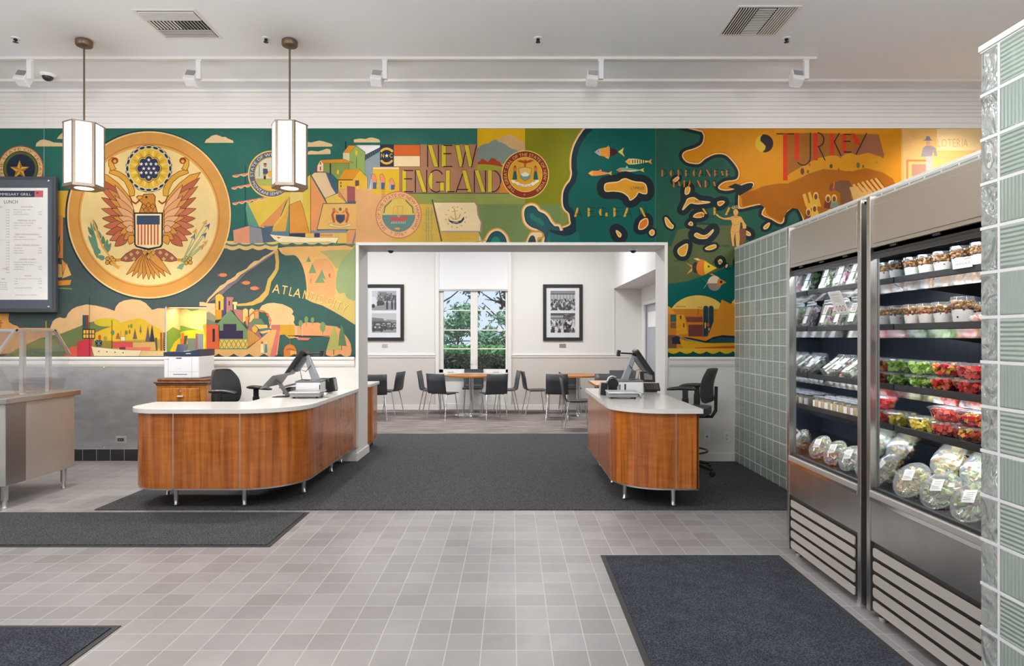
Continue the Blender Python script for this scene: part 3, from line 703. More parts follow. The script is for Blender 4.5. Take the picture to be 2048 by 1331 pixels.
    P.poly((204, 96, 58), '62,972 195,966 203,1218 62,1218'); P.rect((48, 40, 50), 134, 1010, 158, 1142); P.rect((224, 182, 84), 205, 1120, 490, 1217)
    for i in range(6):
        x = 208 + i*48; P.line((98, 134, 100), [(x, 1124), (x+44, 1212)], 7); P.line((98, 134, 100), [(x+44, 1124), (x, 1212)], 7)
    P.rect((98, 134, 100), 203, 1208, 492, 1218)
    for x, c, k in ((640, (236, 214, 170), (170, 90, 60)), (680, (80, 130, 140), (220, 180, 140))):
        P.poly(c, [(x-10, 1165), (x+10, 1165), (x+16, 1255), (x-16, 1255)]); P.ell(k, x, 1150, 11, 14, 12); P.line(k, [(x-6, 1255), (x-8, 1280)], 5); P.line(k, [(x+6, 1255), (x+10, 1275)], 5)
    P.poly((190, 116, 98), '733,968 826,968 826,1020 733,1020'); P.poly((202, 154, 52), '826,968 972,968 975,1100 915,1110 870,1068 820,1075'); P.poly((232, 168, 130), '972,980 1035,980 1040,1075 975,1075')
    P.poly((216, 154, 104), '1000,990 1050,958 1090,940 1150,948 1210,945 1280,965 1300,975 1400,985 1440,1010 1480,1060 1520,1110 1545,1160 1555,1230 1545,1280 1500,1298 1440,1285 1420,1275 1360,1292 1290,1280 1305,1200 1335,1095 1200,1085 1000,1075')
    for x, y, w, h in ((1035,955,22,34),(1092,915,20,34),(1155,918,18,28),(1260,990,30,52)): P.ell((124, 146, 96), x, y, w, h, 16); P.line((130, 90, 60), [(x, y+h), (x, y+h+26)], 4)
    P.poly((168, 166, 94), '1368,985 1390,985 1445,1225 1295,1235'); P.poly((94, 124, 90), '1450,965 1470,1010 1505,1185 1420,1180 1430,1060'); P.line((130,80,50), '1372,1225 1372,1270', 8); P.line((130,80,50), '1452,1180 1452,1225', 8)
    P.line((70, 60, 60), '905,1080 1330,1085', 7); P.line((180, 140, 60), '925,940 925,1180', 3); P.line(CREAM, '1052,965 1052,1085', 4)
    P.poly((206, 120, 102), '985,1098 1138,1102 1110,1126 1010,1124'); P.line(CREAM, '930,1100 1010,1095', 6)
    P.poly((200, 122, 56), '862,1300 860,1230 875,1190 900,1170 930,1165 965,1180 985,1210 995,1250 988,1300', ol=(150, 80, 40), ow=3); P.poly((228, 160, 80), '930,1230 990,1240 985,1300 930,1300'); P.line((90, 80, 110), '890,1225 925,1215 970,1225', 7)
    scal((58, 68, 70), 0, 1600, 1330, 1262, 155, 34, 40)
    for (ch, x, y, h, w, r) in (('A',742,640,88,55,4),('T',838,560,0,0,0),('L',905,670,0,0,0)): pass
    word = [('A',740,638,92,84,10),('T',830,652,92,62,10),('L',905,668,92,44,12),('A',952,678,92,82,13),('N',1044,698,92,60,15),('T',1108,714,90,56,15),('I',1165,728,88,20,15),('C',1200,738,88,62,15),('C',1290,762,88,58,18),('I',1352,792,88,20,18),('T',1382,800,88,56,20),('Y',1440,826,88,60,22)]
    for ch, x, y, h, w, r in word:
        P.text((120, 80, 50), ch, x+3, y+3, h, rot=r, w=w*1.0); P.text((232, 196, 116), ch, x, y, h, rot=r, w=w)
    # ---- village and sails: crop 440,240 scale 4.159
    P.crop(440, 240, 4.159)
    P.poly(CREAM, '-40,188 -30,160 0,142 50,142 62,152 110,172 117,189'); P.poly(CREAM, '600,190 715,180 760,188 800,178 830,172 860,178 900,190 930,200 938,212 930,222 600,225')
    P.poly(CREAM, '731,284 738,262 760,256 820,262 860,250 885,240 912,242 922,258 920,284 733,288'); P.poly(CREAM, '1113,187 1130,165 1180,158 1240,148 1290,158 1345,168 1400,165 1430,175 1435,187')
    P.poly((96, 150, 128), '220,690 245,690 330,890 240,885 215,740'); P.line(K, '213,380 213,880', 5)
    P.poly((216, 186, 74), '235,695 370,650 480,630 600,588 640,560 700,500 755,452 755,940 580,940 330,890')
    P.poly((222, 196, 110), '583,640 600,590 690,575 690,690 583,700')
    for y, x0, x1, dy in ((462,105,240,-20),(562,98,262,-28),(690,105,380,-45)):
        n = int((x1-x0)/50); q = []
        for i in range(n*6+1): t = i/(n*6); q.append((x0+(x1-x0)*t, y + dy*t + 8 + 14*abs(math.sin(PI*n*t))))
        P.poly(CREAM, [(x0, y), (x1, y+dy)][::-1] + q); P.poly((222, 132, 106), [(x0+6, y-3), (x1, y+dy-4)][::-1] + [(a, b-7) for a, b in q])
    P.ell((232, 190, 90), 430, 452, 195, 197, 60); P.ell((84, 98, 116), 430, 452, 184, 186, 60); P.ell((216, 150, 76), 430, 452, 142, 144, 60); P.ell((206, 206, 180), 430, 452, 134, 136, 60)
    P.poly((170, 170, 90), [(430+134*math.sin(R(a)), 452-136*math.cos(R(a))) for a in range(105, 258, 6)]); P.poly((222, 176, 70), [(430+134*math.sin(R(a)), 452-136*math.cos(R(a))) for a in range(135, 230, 6)])
    P.arctext((222, 214, 196), 'STATE OF WEST VIRGINIA', 430, 452, 152, -98, 95, 25); P.arctext((222, 214, 196), 'MONTANI SEMPER LIBERI', 430, 452, 176, 250, 100, 25, True)
    P.poly((70, 80, 110), '360,405 395,405 405,440 385,455 360,450'); P.ell((190, 120, 80), 378, 380, 13, 14, 12); P.poly((54, 50, 50), '362,370 394,370 388,360 368,360'); P.poly((180, 130, 60), '362,450 388,450 386,470 364,470'); P.rect((50, 40, 40), 366, 468, 384, 494); P.line((90, 120, 80), '330,375 328,470', 5)
    P.poly((196, 90, 60), '470,390 500,400 505,440 470,430'); P.ell((226, 170, 70), 425, 450, 26, 30)
    P.poly((216, 142, 84), '325,893 575,640 530,710 500,810 440,885'); P.poly((112, 88, 98), '578,640 515,790 500,812 540,700'); P.poly((94, 142, 122), '560,760 580,700 580,930 535,935'); P.poly((216, 164, 72), '432,928 540,780 575,690 570,780 548,925')
    P.poly((96, 124, 140), '365,880 450,880 430,925 570,925 745,940 745,975 420,955'); P.poly((216, 146, 62), '580,705 670,670 690,720 745,940 580,942', ol=(110, 70, 50), ow=3)
    P.line(K, '580,640 580,970', 4); P.poly((222, 148, 90), '755,462 890,700 808,918 755,935'); P.line(K, '755,430 755,975', 4)
    P.poly((220, 190, 148), '762,458 785,438 830,434 880,437 985,605 875,652', ol=(70, 60, 60), ow=3)
    P.poly((72, 90, 114), '880,437 915,437 932,450 985,585 985,640 960,605 930,560 905,500'); P.poly((222, 186, 84), '875,652 985,608 1052,692 892,694', ol=(70, 60, 60), ow=3)
    P.poly((132, 152, 78), '862,362 1110,357 1150,400 1100,560 1000,560 985,500 930,445 862,432'); P.poly((146, 170, 92), '1075,275 1135,215 1208,268 1208,460 1165,412 1075,412', ol=(60, 70, 50), ow=3)
    P.poly((222, 206, 170), '1025,272 1078,274 1078,350 1025,330'); P.poly((222, 144, 42), '1025,272 1072,212 1137,212 1078,274', ol=(80, 60, 40), ow=2); P.poly((222, 144, 42), '835,333 1030,325 1112,357 862,361', ol=(80, 60, 40), ow=2)
    P.poly((232, 206, 170), '810,382 836,335 864,362 864,432 810,430', ol=(70, 60, 60), ow=3); P.rect((180, 60, 40), 832, 350, 842, 372); P.rect((180, 60, 40), 832, 388, 842, 420)
    P.rect((60, 56, 70), 914, 362, 926, 450); P.rect((100, 76, 96), 782, 400, 810, 434); P.line((30, 40, 60), '1047,182 1047,240', 10); P.rect((232, 190, 40), 1126, 255, 1145, 293); P.line(K, '1137,315 1137,400', 4)
    P.rect((232, 190, 40), 974, 418, 990, 450)
    P.poly((138, 152, 158), '1208,345 1545,290 1545,470 1260,470 1240,580 1230,480 1208,450'); P.poly((58, 72, 84), '1208,290 1331,228 1545,200 1545,262 1331,270 1208,345')
    for i in range(12): P.line((110, 130, 140), [(1212+i*18, 292-i*8), (1224+i*18, 330-i*8)], 3)
    P.poly((224, 180, 54), '985,500 1105,497 1165,412 1228,480 1228,578 985,578', ol=(70, 60, 50), ow=3); P.poly((222, 148, 40), '987,495 1042,412 1166,410 1105,497'); P.line(K, '985,498 1105,498', 7)
    for x in (1003,): P.rect((60, 56, 60), x, 515, x+8, 532); P.rect((60, 56, 60), x, 540, x+8, 560)
    P.rect((110, 70, 80), 1126, 502, 1158, 550)
    P.poly((222, 162, 106), '985,578 1331,575 1331,1030 1055,1030 1055,940 1180,720 1060,690 1000,600'); P.poly((206, 130, 90), '985,580 1052,690 1010,650 985,640')
    P.poly((156, 84, 84), '1058,548 1125,556 1125,676 1060,690'); P.poly((232, 196, 90), '1138,552 1156,545 1156,670 1134,672'); P.poly((222, 180, 70), '1170,520 1190,516 1190,672 1168,672'); P.rect((76, 92, 116), 1060, 676, 1195, 692); P.poly((76, 92, 116), '1190,570 1228,615 1190,672')
    P.poly((226, 150, 130), '1210,800 1290,790 1290,1030 1150,1030'); P.rect((150, 160, 160), 1212, 752, 1265, 830); P.line((190, 120, 90), '1285,590 1290,1030', 3)
    P.poly((224, 150, 116), '112,915 245,878 252,1025 120,1022'); P.poly((142, 142, 146), '245,878 362,905 362,1022 250,1025'); P.poly((82, 98, 110), '345,900 450,880 420,950 470,1010 362,1022')
    P.line((70, 80, 110), '113,915 245,878 362,905 420,950', 4)
    P.poly((130, 140, 150), '760,920 1050,912 1060,940 760,942'); P.poly((54, 60, 84), '580,944 712,942 712,976 580,970'); P.poly((222, 182, 86), '712,940 755,940 755,978 712,978'); P.poly((222, 182, 90), '755,942 1055,938 1055,1025 975,1025 985,980 755,978')
    P.poly((60, 66, 92), '785,940 832,940 832,975 785,975'); P.poly((206, 140, 86), '832,948 940,948 936,968 832,968')
    P.poly((216, 150, 96), '1055,925 1150,920 1110,1025 1055,1025')
    P.poly((242, 224, 180), '414,950 470,958 560,965 750,978 990,976 965,1025 900,1012 700,1020 500,1018 455,995', 0, (90, 80, 90), 2); P.poly((180, 80, 60), '475,972 510,976 488,986')
    # flag with coat of arms
    P.poly((226, 178, 98), '860,695 1192,693 1135,912 808,912', ol=(70, 84, 100), ow=6); P.line((128, 118, 128), '1195,690 1108,1025', 14)
    P.poly((60, 74, 100), '966,788 1040,788 1040,825 1025,845 1002,860 980,845 966,825', ol=(180, 80, 60), ow=5)
    P.poly((222, 200, 150), '905,868 925,858 950,872 1000,884 1050,872 1080,858 1098,868 1085,882 1050,886 1000,898 950,888 915,884', ol=(110, 70, 60), ow=2)
    for sgn in (-1, 1):
        P.line((190, 90, 66), [(1002+sgn*48, 752), (1002+sgn*66, 790), (1002+sgn*52, 845)], 20); P.line((210, 130, 80), [(1002+sgn*20, 770), (1002+sgn*60, 745)], 14); P.ell((200, 110, 80), 1002+sgn*52, 742, 12, 12, 10)
    P.ell((100, 90, 100), 1002, 742, 12, 14)
    # ---- Aegean: crop 1100,250 scale 5.12
    P.crop(1100, 250, 5.12)
    P.rect((34, 86, 68), 1080, 20, 2600, 1300); P.rect((4, 88, 80), 100, 20, 1082, 1300); P.poly((86, 98, 58), '1240,1240 1300,1080 1500,1020 1900,1030 1960,1180 1960,2200 1100,2200 1200,1240', 0)
    P.poly((0, 90, 84), '1100,1640 1400,1600 1700,1500 1880,1420 2400,1380 2400,2500 1100,2500'); P.line((90, 110, 60), '1081,30 1075,1200', 5)
    land = '-160,-10 352,-10 330,60 290,120 250,195 225,270 212,350 212,440 218,500 200,565 165,610 135,670 125,740 128,820 150,870 190,910 200,970 205,1010 170,1035 110,1050 50,1040 0,1000 -160,960'
    q = cr(pts(land), 4); P.halo((20, 44, 58), q, 62); P.halo((236, 204, 156), q, 6); P.poly((214, 140, 30), inflate(q, -8)); P.poly((128, 130, 14), inflate(q, -16)); 
    P.poly((122, 138, 74), '-160,812 112,812 120,860 150,905 178,940 180,990 150,1020 100,1032 50,1022 0,985 -160,900')
    # ---- over the doorway: crop 720,250 scale 5.12
    P.crop(720, 250, 5.12)
    P.rect(TEAL, -60, 20, 1205, 205); P.poly(CREAM, '-60,180 -60,150 0,140 60,145 90,132 130,130 170,140 195,150 207,165 205,180')
    P.rect((168, 118, 88), 620, 200, 1203, 430); P.rect((168, 118, 88), 400, 428, 1480, 697); P.poly((138, 152, 158), '55,362 206,272 206,430 130,460 110,520 85,660 85,560 55,520')
    P.rect((220, 166, 108), -40, 655, 400, 1215); P.rect(NAVY, 206, 200, 347, 427); P.rect((208, 98, 34), 347, 203, 616, 317, K, 3); P.rect((234, 208, 162), 347, 317, 616, 426, K, 3)
    P.line((222, 176, 60), [(275+74*math.sin(R(a)), 318-74*math.cos(R(a))) for a in range(-48, 50, 8)], 24); P.line((222, 176, 60), [(275+70*math.sin(R(a)), 318-76*math.cos(R(a))) for a in range(132, 230, 8)], 22)
    P.text((226, 196, 80), 'N', 215, 335, 42, w=34); P.text((226, 196, 80), 'C', 302, 335, 42, w=34); P.star((238, 226, 200), 275, 316, 22)
    P.rect((220, 178, 44), 133, 455, 402, 706); P.rect((232, 200, 140), 133, 430, 402, 458, (110, 70, 40), 3)
    for x, y, h in ((140, 505, 150), (225, 508, 150), (325, 552, 110)):
        P.poly((226, 142, 104), [(x-22, y+20), (x-12, y), (x+5, y-5), (x+28, y+35), (x+34, y+80), (x+25, y+h*.7), (x-10, y+h*.6), (x-15, y+60)], 1, (110, 60, 40), 3); P.rect((84, 92, 120), x-8, y+h*.55, x+30, y+h); P.rect((170, 170, 180), x-26, y+h*.45, x-6, y+h)
    for i in range(6): P.line((110, 70, 50), [(222, 665+i*16), (258, 665+i*16)], 4)
    Y1, K2 = (206, 186, 44), (34, 28, 34)
    for ch, x0, x1 in (('N',690,808),('E',835,945),('W',975,1195)): P.deco(ch, x0, 205, x1, 430, Y1, K2, 46, 11, ol=K2)
    for ch, x0, x1 in (('E',432,545),('N',565,688),('G',700,862),('L',878,965),('a',985,1145),('N',1168,1290),('D',1308,1440)): P.deco(ch, x0, 462, x1, 688, Y1, K2, 44, 11, ol=K2)
    P.poly((206, 130, 30), '1440,600 1470,560 1540,640 1530,697 1420,697'); P.line((40, 70, 60), '400,699 1530,701', 7)
    P.rect((140, 148, 74), 400, 704, 1692, 812); P.rect((206, 168, 70), 330, 810, 1215, 1215); P.poly((112, 132, 76), '1195,810 2052,810 2052,1215 1260,1215 1215,1100')
    P.rect((214, 166, 14), 1202, 20, 1692, 440); P.poly((200, 162, 110), '1385,150 1420,150 1450,125 1490,112 1515,98 1540,106 1570,110 1600,130 1640,155 1692,190 1692,290 1500,290')
    P.poly((124, 136, 126), '1202,240 1240,210 1290,190 1310,192 1340,170 1388,148 1420,175 1450,180 1490,198 1520,225 1560,245 1600,255 1640,290 1600,400 1202,400')
    P.poly((164, 62, 30), '1202,410 1205,380 1230,375 1240,350 1260,345 1280,360 1300,378 1325,368 1335,345 1360,338 1390,350 1405,370 1430,378 1445,400 1470,430', 0); P.poly((150, 154, 46), '1202,405 1260,402 1340,408 1420,420 1500,450 1500,465 1202,465')
    P.rect((128, 128, 14), 1690, 20, 2052, 812)
    # New York seal
    c = (1692, 508); P.ell((232, 196, 110), *c, 243, 247, 60); P.ell((132, 46, 26), *c, 234, 238, 60); P.ell((230, 186, 90), *c, 176, 180, 60); P.ell((216, 158, 42), *c, 170, 174, 60)
    P.arctext((222, 176, 90), 'THE GREAT SEAL OF THE STATE OF NEW YORK', *c, 188, -148, 148, 32); P.star((222, 176, 90), c[0]-8, c[1]+205, 10)
    P.poly((160, 68, 30), '1605,370 1640,360 1680,368 1692,355 1710,368 1750,355 1785,365 1740,385 1700,395 1690,400 1680,392 1640,384')
    P.line((150, 90, 40), '1690,400 1690,440', 18); P.poly((222, 176, 90), '1625,445 1690,432 1755,445 1750,500 1735,545 1692,575 1648,545 1632,500', ol=(140, 80, 40), ow=5); P.poly((110, 150, 140), '1632,515 1752,515 1735,545 1692,570 1650,545'); P.poly((230, 224, 200), '1650,505 1690,480 1735,505 1720,525 1670,530')
    for sg in (-1, 1): P.poly((30, 90, 84), [(c[0]+sg*92, 470), (c[0]+sg*118, 470), (c[0]+sg*132, 560), (c[0]+sg*82, 560)]); P.poly((190, 120, 50), [(c[0]+sg*88, 430), (c[0]+sg*125, 430), (c[0]+sg*120, 475), (c[0]+sg*90, 475)]); P.ell((150, 60, 40), c[0]+sg*105, 428, 10, 12)
    P.poly((236, 224, 190), '1542,570 1560,560 1590,570 1600,585 1620,580 1640,600 1692,612 1745,600 1765,580 1785,585 1800,565 1825,560 1840,575 1820,590 1800,600 1780,620 1740,632 1692,638 1645,632 1610,618 1590,600 1560,595', ol=(150, 110, 60), ow=2); P.arctext((60, 70, 90), 'EXCELSIOR', 1692, 430, 182, 158, 202, 20) if False else P.arctext((90, 80, 80), 'EXCELSIOR', 1692, 420, 215, 200, 160, 18, True)
    # New Hampshire seal
    c = (397, 920); P.ell((196, 112, 80), *c, 236, 242, 60); P.ell((226, 172, 124), *c, 226, 232, 60); P.ell((196, 116, 84), *c, 172, 176, 60); P.ell((216, 184, 92), *c, 168, 172, 60)
    P.poly((96, 130, 124), [(c[0]+168*math.sin(R(a)), c[1]-172*math.cos(R(a))) for a in range(90, 271, 6)]); P.arctext((150, 92, 66), 'SEAL OF THE STATE OF NEW HAMPSHIRE', *c, 186, -140, 138, 32); P.arctext((150, 92, 66), '* 1776 *', *c, 216, 205, 155, 32, True)
    P.poly((190, 82, 76), '305,935 340,945 400,948 470,935 490,930 478,965 460,985 330,985 315,960'); 
    for i in range(9): P.line((210, 210, 180), [(330+i*17, 988), (322+i*17, 1010)], 4)
    P.line((196, 130, 70), '345,920 340,850 350,835 440,830 435,920', 4); P.line((196, 130, 70), '390,940 390,830', 4)
    for i in range(5): P.line((214, 160, 80), [(398, 945), (350+i*25, 880)], 3)
    for sg in (-1, 1): P.line((96, 100, 60), [(c[0]+sg*150, 900), (c[0]+sg*140, 840), (c[0]+sg*75, 775)], 11)
    P.ell((222, 150, 90), 385, 1060, 28, 12)
    # bare trees, state flag
    for x in (680, 702, 735): 
        P.line((140, 150, 100), [(x, 850), (x, 1190)], 7)
        for i in range(7): P.line((140, 150, 100), [(x, 900+i*40), (x+(-1)**i*26, 870+i*40)], 4)
    P.line((206, 140, 60), '740,1172 1240,1165', 3)
    P.poly((160, 120, 110), '1165,790 1190,795 1215,835 1220,920 1255,1000 1246,1100 1222,1096'); P.poly((150, 150, 140), '835,1080 1240,1080 1240,1096 838,1096'); P.poly((234, 210, 164), '755,792 1172,794 1195,830 1202,920 1238,1000 1228,1085 830,1084 800,960'); P.line((130, 84, 60), '755,792 1180,791', 5)
    P.line((70, 74, 84), '741,765 836,1187', 13)
    for i in range(13): a = R(360/13*i+8); P.star((190, 136, 50), 983+104*math.sin(a), 945-105*math.cos(a), 11)
    P.line((196, 146, 60), '965,855 985,968', 9); P.line((196, 146, 60), '940,888 1000,876', 7); P.line((196, 146, 60), '930,938 950,960 985,968 1015,950 1028,915', 9); P.line((196, 146, 60), [(965+12*math.sin(R(a)), 843-12*math.cos(R(a))) for a in range(0, 361, 30)], 4)
    P.poly((54, 56, 90), '905,945 920,975 950,985 990,990 1035,975 1065,935 1068,965 1040,1000 990,1015 940,1005 912,985'); P.text((214, 206, 180), 'HOPE', 955, 1005, 14, w=55)
    def coast(shape, sm=1, dark=9, inner=1):
        q = pts(shape) if isinstance(shape, str) else shape
        if sm: q = cr(q, 4)
        P.halo((206, 146, 44), q, 42); P.halo((236, 206, 160), q, 30); P.halo((28, 44, 54), q, dark); P.poly((34, 82, 88), q)
    coast('1690,900 1705,855 1735,838 1765,835 1795,850 1825,890 1880,915 1915,950 1945,1000 1990,1045 2035,1062 2035,1240 1900,1240 1900,1150 1870,1095 1820,1060 1755,1035 1705,985')
    P.poly((24, 116, 100), '1740,910 1770,905 1800,940 1850,960 1885,1010 1875,1035 1840,1020 1790,985 1745,960', 1); P.poly((24, 116, 100), '1940,1110 1980,1090 2060,1120 2060,1240 1920,1240', 1)
    P.poly((206, 146, 44), '1690,1240 1715,1140 1750,1090 1800,1080 1850,1085 1885,1120 1875,1160 1830,1175 1800,1240', 1); P.poly((236, 206, 160), '1700,1240 1722,1150 1755,1105 1800,1100 1850,1100 1865,1120 1860,1145 1820,1155 1790,1240', 1); P.poly((34, 60, 70), '1715,1240 1730,1165 1760,1130 1790,1150 1800,1240', 1)
    coast('1280,1260 1310,1180 1345,1120 1390,1095 1430,1100 1470,1135 1490,1180 1490,1260'); P.poly((36, 128, 108), '1340,1260 1350,1170 1390,1140 1430,1170 1440,1260', 1)
    P.line((206, 146, 44), '1180,1200 1240,1185 1290,1180', 10)
    P.crop(1100, 250, 5.12)
    P.poly((20, 44, 58), '0,1068 60,1080 120,1082 180,1065 225,1010 262,1000 268,1090 215,1125 150,1135 80,1125 0,1095'); P.poly((18, 96, 92), '0,1095 80,1125 150,1135 215,1125 268,1090 300,1100 300,1260 0,1260')
    def fish(cx, cy, L, h, body, tail, stripes=None, head=None, fl=1):
        P.leaf(body, cx-L/2*fl, cy, cx+L*.42*fl, cy, h, None, 2, 1.0)
        if head: P.poly(head, [(cx-L/2*fl, cy), (cx-L*.3*fl, cy-h*.40), (cx-L*.3*fl, cy+h*.40)])
        P.poly(tail, [(cx+L*.32*fl, cy), (cx+L/2*fl, cy-h*.45), (cx+L*.46*fl, cy), (cx+L/2*fl, cy+h*.45)])
        for x in stripes or (): P.rect((40, 60, 60), cx+x-5, cy-h*.3, cx+x+5, cy+h*.3)
    P.poly((206, 146, 60), '565,240 600,210 610,240'); P.poly((226, 160, 60), '560,330 600,350 605,320')
    P.poly((222, 150, 50), '453,278 500,245 560,232 612,234 612,322 560,325 500,312', 0); P.poly((170, 160, 160), '453,278 500,245 515,242 515,315 500,312'); P.poly((70, 28, 30), '612,234 660,245 700,275 660,312 612,322'); P.poly((206, 190, 70), '695,275 755,232 742,278 765,328')
    for i in range(4): P.line((170, 90, 50), [(520, 250+i*20), (608, 246+i*21)], 3)
    P.ell(K, 495, 270, 6, 6, 8)
    fish(905, 375, 275, 62, (226, 200, 120), (222, 150, 50), (-60,-35,-10,15,40,62), (222, 150, 50)); fish(820, 462, 290, 50, (110, 160, 130), (226, 190, 80), (), (214, 110, 50)); fish(512, 495, 245, 54, (222, 138, 66), (222, 170, 60), (), (226, 176, 60))
    P.poly((220, 190, 120), '775,440 785,415 800,440'); P.poly((222, 160, 80), '490,472 522,455 530,470'); P.poly((226, 210, 150), '720,470 760,480 860,476 920,466 860,464 760,466')
    def isle(shape, halo=34, c=(222, 156, 50), sm=1):
        q = cr(pts(shape), 3) if isinstance(shape, str) else cr(shape, 3)
        return (q, halo, c)
    ISL = [isle('555,640 570,600 640,588 700,580 740,555 780,550 830,570 880,582 950,590 985,625 990,700 945,702 905,690 880,730 822,772 800,735 740,692 650,678 570,680', 62, (214, 150, 40)),
        isle('905,1060 925,985 990,955 1003,1010 975,1050 940,1068', 44, (214, 110, 40)), isle('1015,1100 1040,1072 1065,1085 1062,1120 1035,1130', 20), isle('675,1080 700,1090 728,1120 715,1148 690,1125', 56),
        isle('1175,950 1200,955 1240,1010 1262,1030 1250,1060 1210,1045 1185,1010', 20), isle('1255,570 1300,532 1320,545 1285,580', 24), isle('1390,640 1430,640 1425,690 1395,712 1380,695', 40),
        isle('1355,862 1390,790 1410,755 1470,742 1530,775 1620,785 1630,795 1510,810 1440,800 1400,830 1365,865', 46), isle('1715,790 1760,778 1785,790 1745,825 1720,820', 40, (222, 120, 50)), isle('1465,935 1500,905 1560,895 1575,930 1530,948 1480,945', 38, (222, 130, 40)), isle('1415,1015 1440,990 1460,1010 1450,1030', 34, (214, 110, 40)),
        isle('1475,1130 1500,1105 1560,1130 1610,1120 1665,1070 1668,1090 1625,1140 1590,1162 1520,1160', 52), isle('1310,1275 1340,1245 1400,1215 1408,1250 1385,1330 1340,1340 1310,1310', 40), isle('1590,1260 1640,1235 1690,1225 1700,1250 1650,1275 1600,1275', 22),
        isle('1990,1080 2040,1100 2050,1130 2010,1125', 40), isle('2188,1040 2230,1005 2248,1010 2225,1055 2190,1065', 26), isle('1720,1395 1745,1375 1760,1400 1735,1425', 34), isle('1798,1440 1815,1425 1812,1445 1800,1460', 12), isle('1930,1400 1960,1370 1990,1420 1950,1440', 50)]
    for q, h, c in ISL: P.halo((24, 36, 40), q, h*1.22)
    P.poly((28, 40, 46), '1340,660 1440,660 1480,700 1560,730 1640,760 1560,770 1400,760 1330,880')
    for q, h, c in ISL: P.poly((234, 200, 140), inflate(q, 4)); P.poly(c, inflate(q, -7))
    # Turkey in photograph pixels
    P.crop(0, 0, 1)
    T = '1401,240 1405,262 1409,272 1405,289 1389,299 1372,304 1366,311 1370,319 1378,324 1395,326 1403,321 1409,316 1428,307 1448,307 1461,316 1475,334 1479,348 1473,361 1450,365 1438,375 1452,379 1471,375 1483,368 1495,364 1505,364 1508,370 1500,379 1481,386 1478,405 1481,415 1500,411 1522,407 1531,414 1525,428 1542,436 1558,445 1565,442 1567,428 1578,417 1589,412 1598,417 1606,433 1612,450 1640,470 1900,470 2200,470 2200,240'
    q = cr(pts(T), 3); P.halo((28, 40, 44), q, 9); P.halo((232, 190, 120), q, 2.6); P.poly((200, 108, 6), q); P.poly((208, 134, 8), inflate(q, -2))
    P.poly((28, 40, 44), '1455,374 1470,367 1485,372 1496,367 1506,369 1503,377 1490,385 1478,392 1474,380'); 
    P.poly((44, 92, 78), '1578,432 1586,424 1594,428 1598,440 1585,448 1577,442')
    # ---- Turkey scene: crop 1460,250 scale 4.096
    P.crop(1460, 250, 4.096)
    P.poly((168, 94, 2), '88,575 140,545 200,535 260,505 330,490 415,478 470,480 560,440 650,400 750,370 850,360 950,380 1100,350 1250,390 1330,440 1420,620 1420,900 620,900 600,760 560,690 510,680 470,700 435,770 420,795 350,760 300,730 285,680 240,645 100,665')
    P.poly((160, 96, 20), '430,70 640,66 1215,80 1260,250 1240,300 470,440'); P.poly((150, 92, 60), '1050,180 1110,75 1215,78 1255,250 1100,260 850,262 900,230 980,215')
    P.poly((210, 140, 14), '415,485 430,445 500,390 560,355 640,310 730,270 820,250 870,252 900,270 940,240 990,232 1040,250 1075,240 1130,228 1180,245 1230,260 1280,300 1290,340 1240,370 1100,355 1000,380 900,370 760,362 640,400 540,440')
    RD = (206, 52, 8)
    P.rect((214, 140, 30), 360, 30, 1330, 66)
    for ch, x0, y0, x1, y1 in (('T',380,66,520,455),('U',527,66,655,330),('R',680,66,775,290),('K',815,70,905,250),('E',912,75,990,225),('Y',985,70,1115,240)): P.deco(ch, x0, y0, x1, y1, RD, K2, 36, 9)
    P.ell((206, 170, 44), 278, 152, 74, 74); P.poly((46, 34, 36), [(278+74*math.sin(R(a)), 152-74*math.cos(R(a))) for a in range(-10, 176, 6)] + [(262, 225), (285, 200), (290, 175), (268, 150), (246, 130), (248, 100)])
    for x, y, w, h, c in ((590,380,16,28,(110,60,40)),(635,382,10,14,(90,100,50)),(648,325,8,16,(180,90,50)),(825,338,13,18,(70,80,50)),(887,365,8,12,(150,90,40)),(1046,330,14,24,(90,100,60)),(1088,340,8,14,(90,100,60)),(1195,308,8,10,(130,130,80))): P.ell(c, x, y, w, h, 14)
    P.poly((116, 76, 50), '805,520 820,485 850,470 900,455 970,455 1000,510 985,600 1040,650 1000,720 900,700 900,560 850,530 820,545', 0); P.line((206, 100, 30), '850,470 845,520', 12)
    P.poly((206, 160, 90), '975,510 1050,500 1165,530 1160,600 1010,620')
    for i in range(6): P.line((222, 160, 80), [(1010+i*36, 490-i*10), (1070+i*38, 560-i*6)], 20); P.line((110, 70, 40), [(1026+i*36, 484-i*10), (1086+i*38, 552-i*6)], 4)
    P.poly((222, 160, 30), '610,790 750,730 850,660 920,700 700,800'); P.poly((222, 164, 60), '590,570 615,560 640,640 655,640 635,555 655,545 690,660 640,700 615,660')
    for x, y, c in ((700,590,(216,160,50)),(800,610,(110,50,40)),(850,610,(120,130,110)),(640,720,(130,60,40)),(690,690,(222,170,60))): P.poly(c, [(x-35, y+70), (x-25, y+10), (x, y), (x+28, y+12), (x+45, y+80)]); P.ell((222, 180, 90), x, y-8, 22, 34, 16); P.ell((120, 66, 50), x, y-2, 14, 24, 16)
    # pale lottery painting at the far right; paleness includes painted-in light wash
    P.rect((226, 176, 106), 1400, 20, 2900, 900); P.line((214, 150, 80), '1405,40 1412,460', 6); P.rect((240, 206, 150), 1690, 30, 2900, 210)
    P.text((206, 170, 130), 'LOTERIA', 1690, 182, 68, w=258); P.rect((196, 120, 80), 1440, 285, 1600, 300); P.rect((196, 120, 80), 1440, 285, 1455, 470); P.rect((176, 130, 110), 1485, 322, 1600, 420)
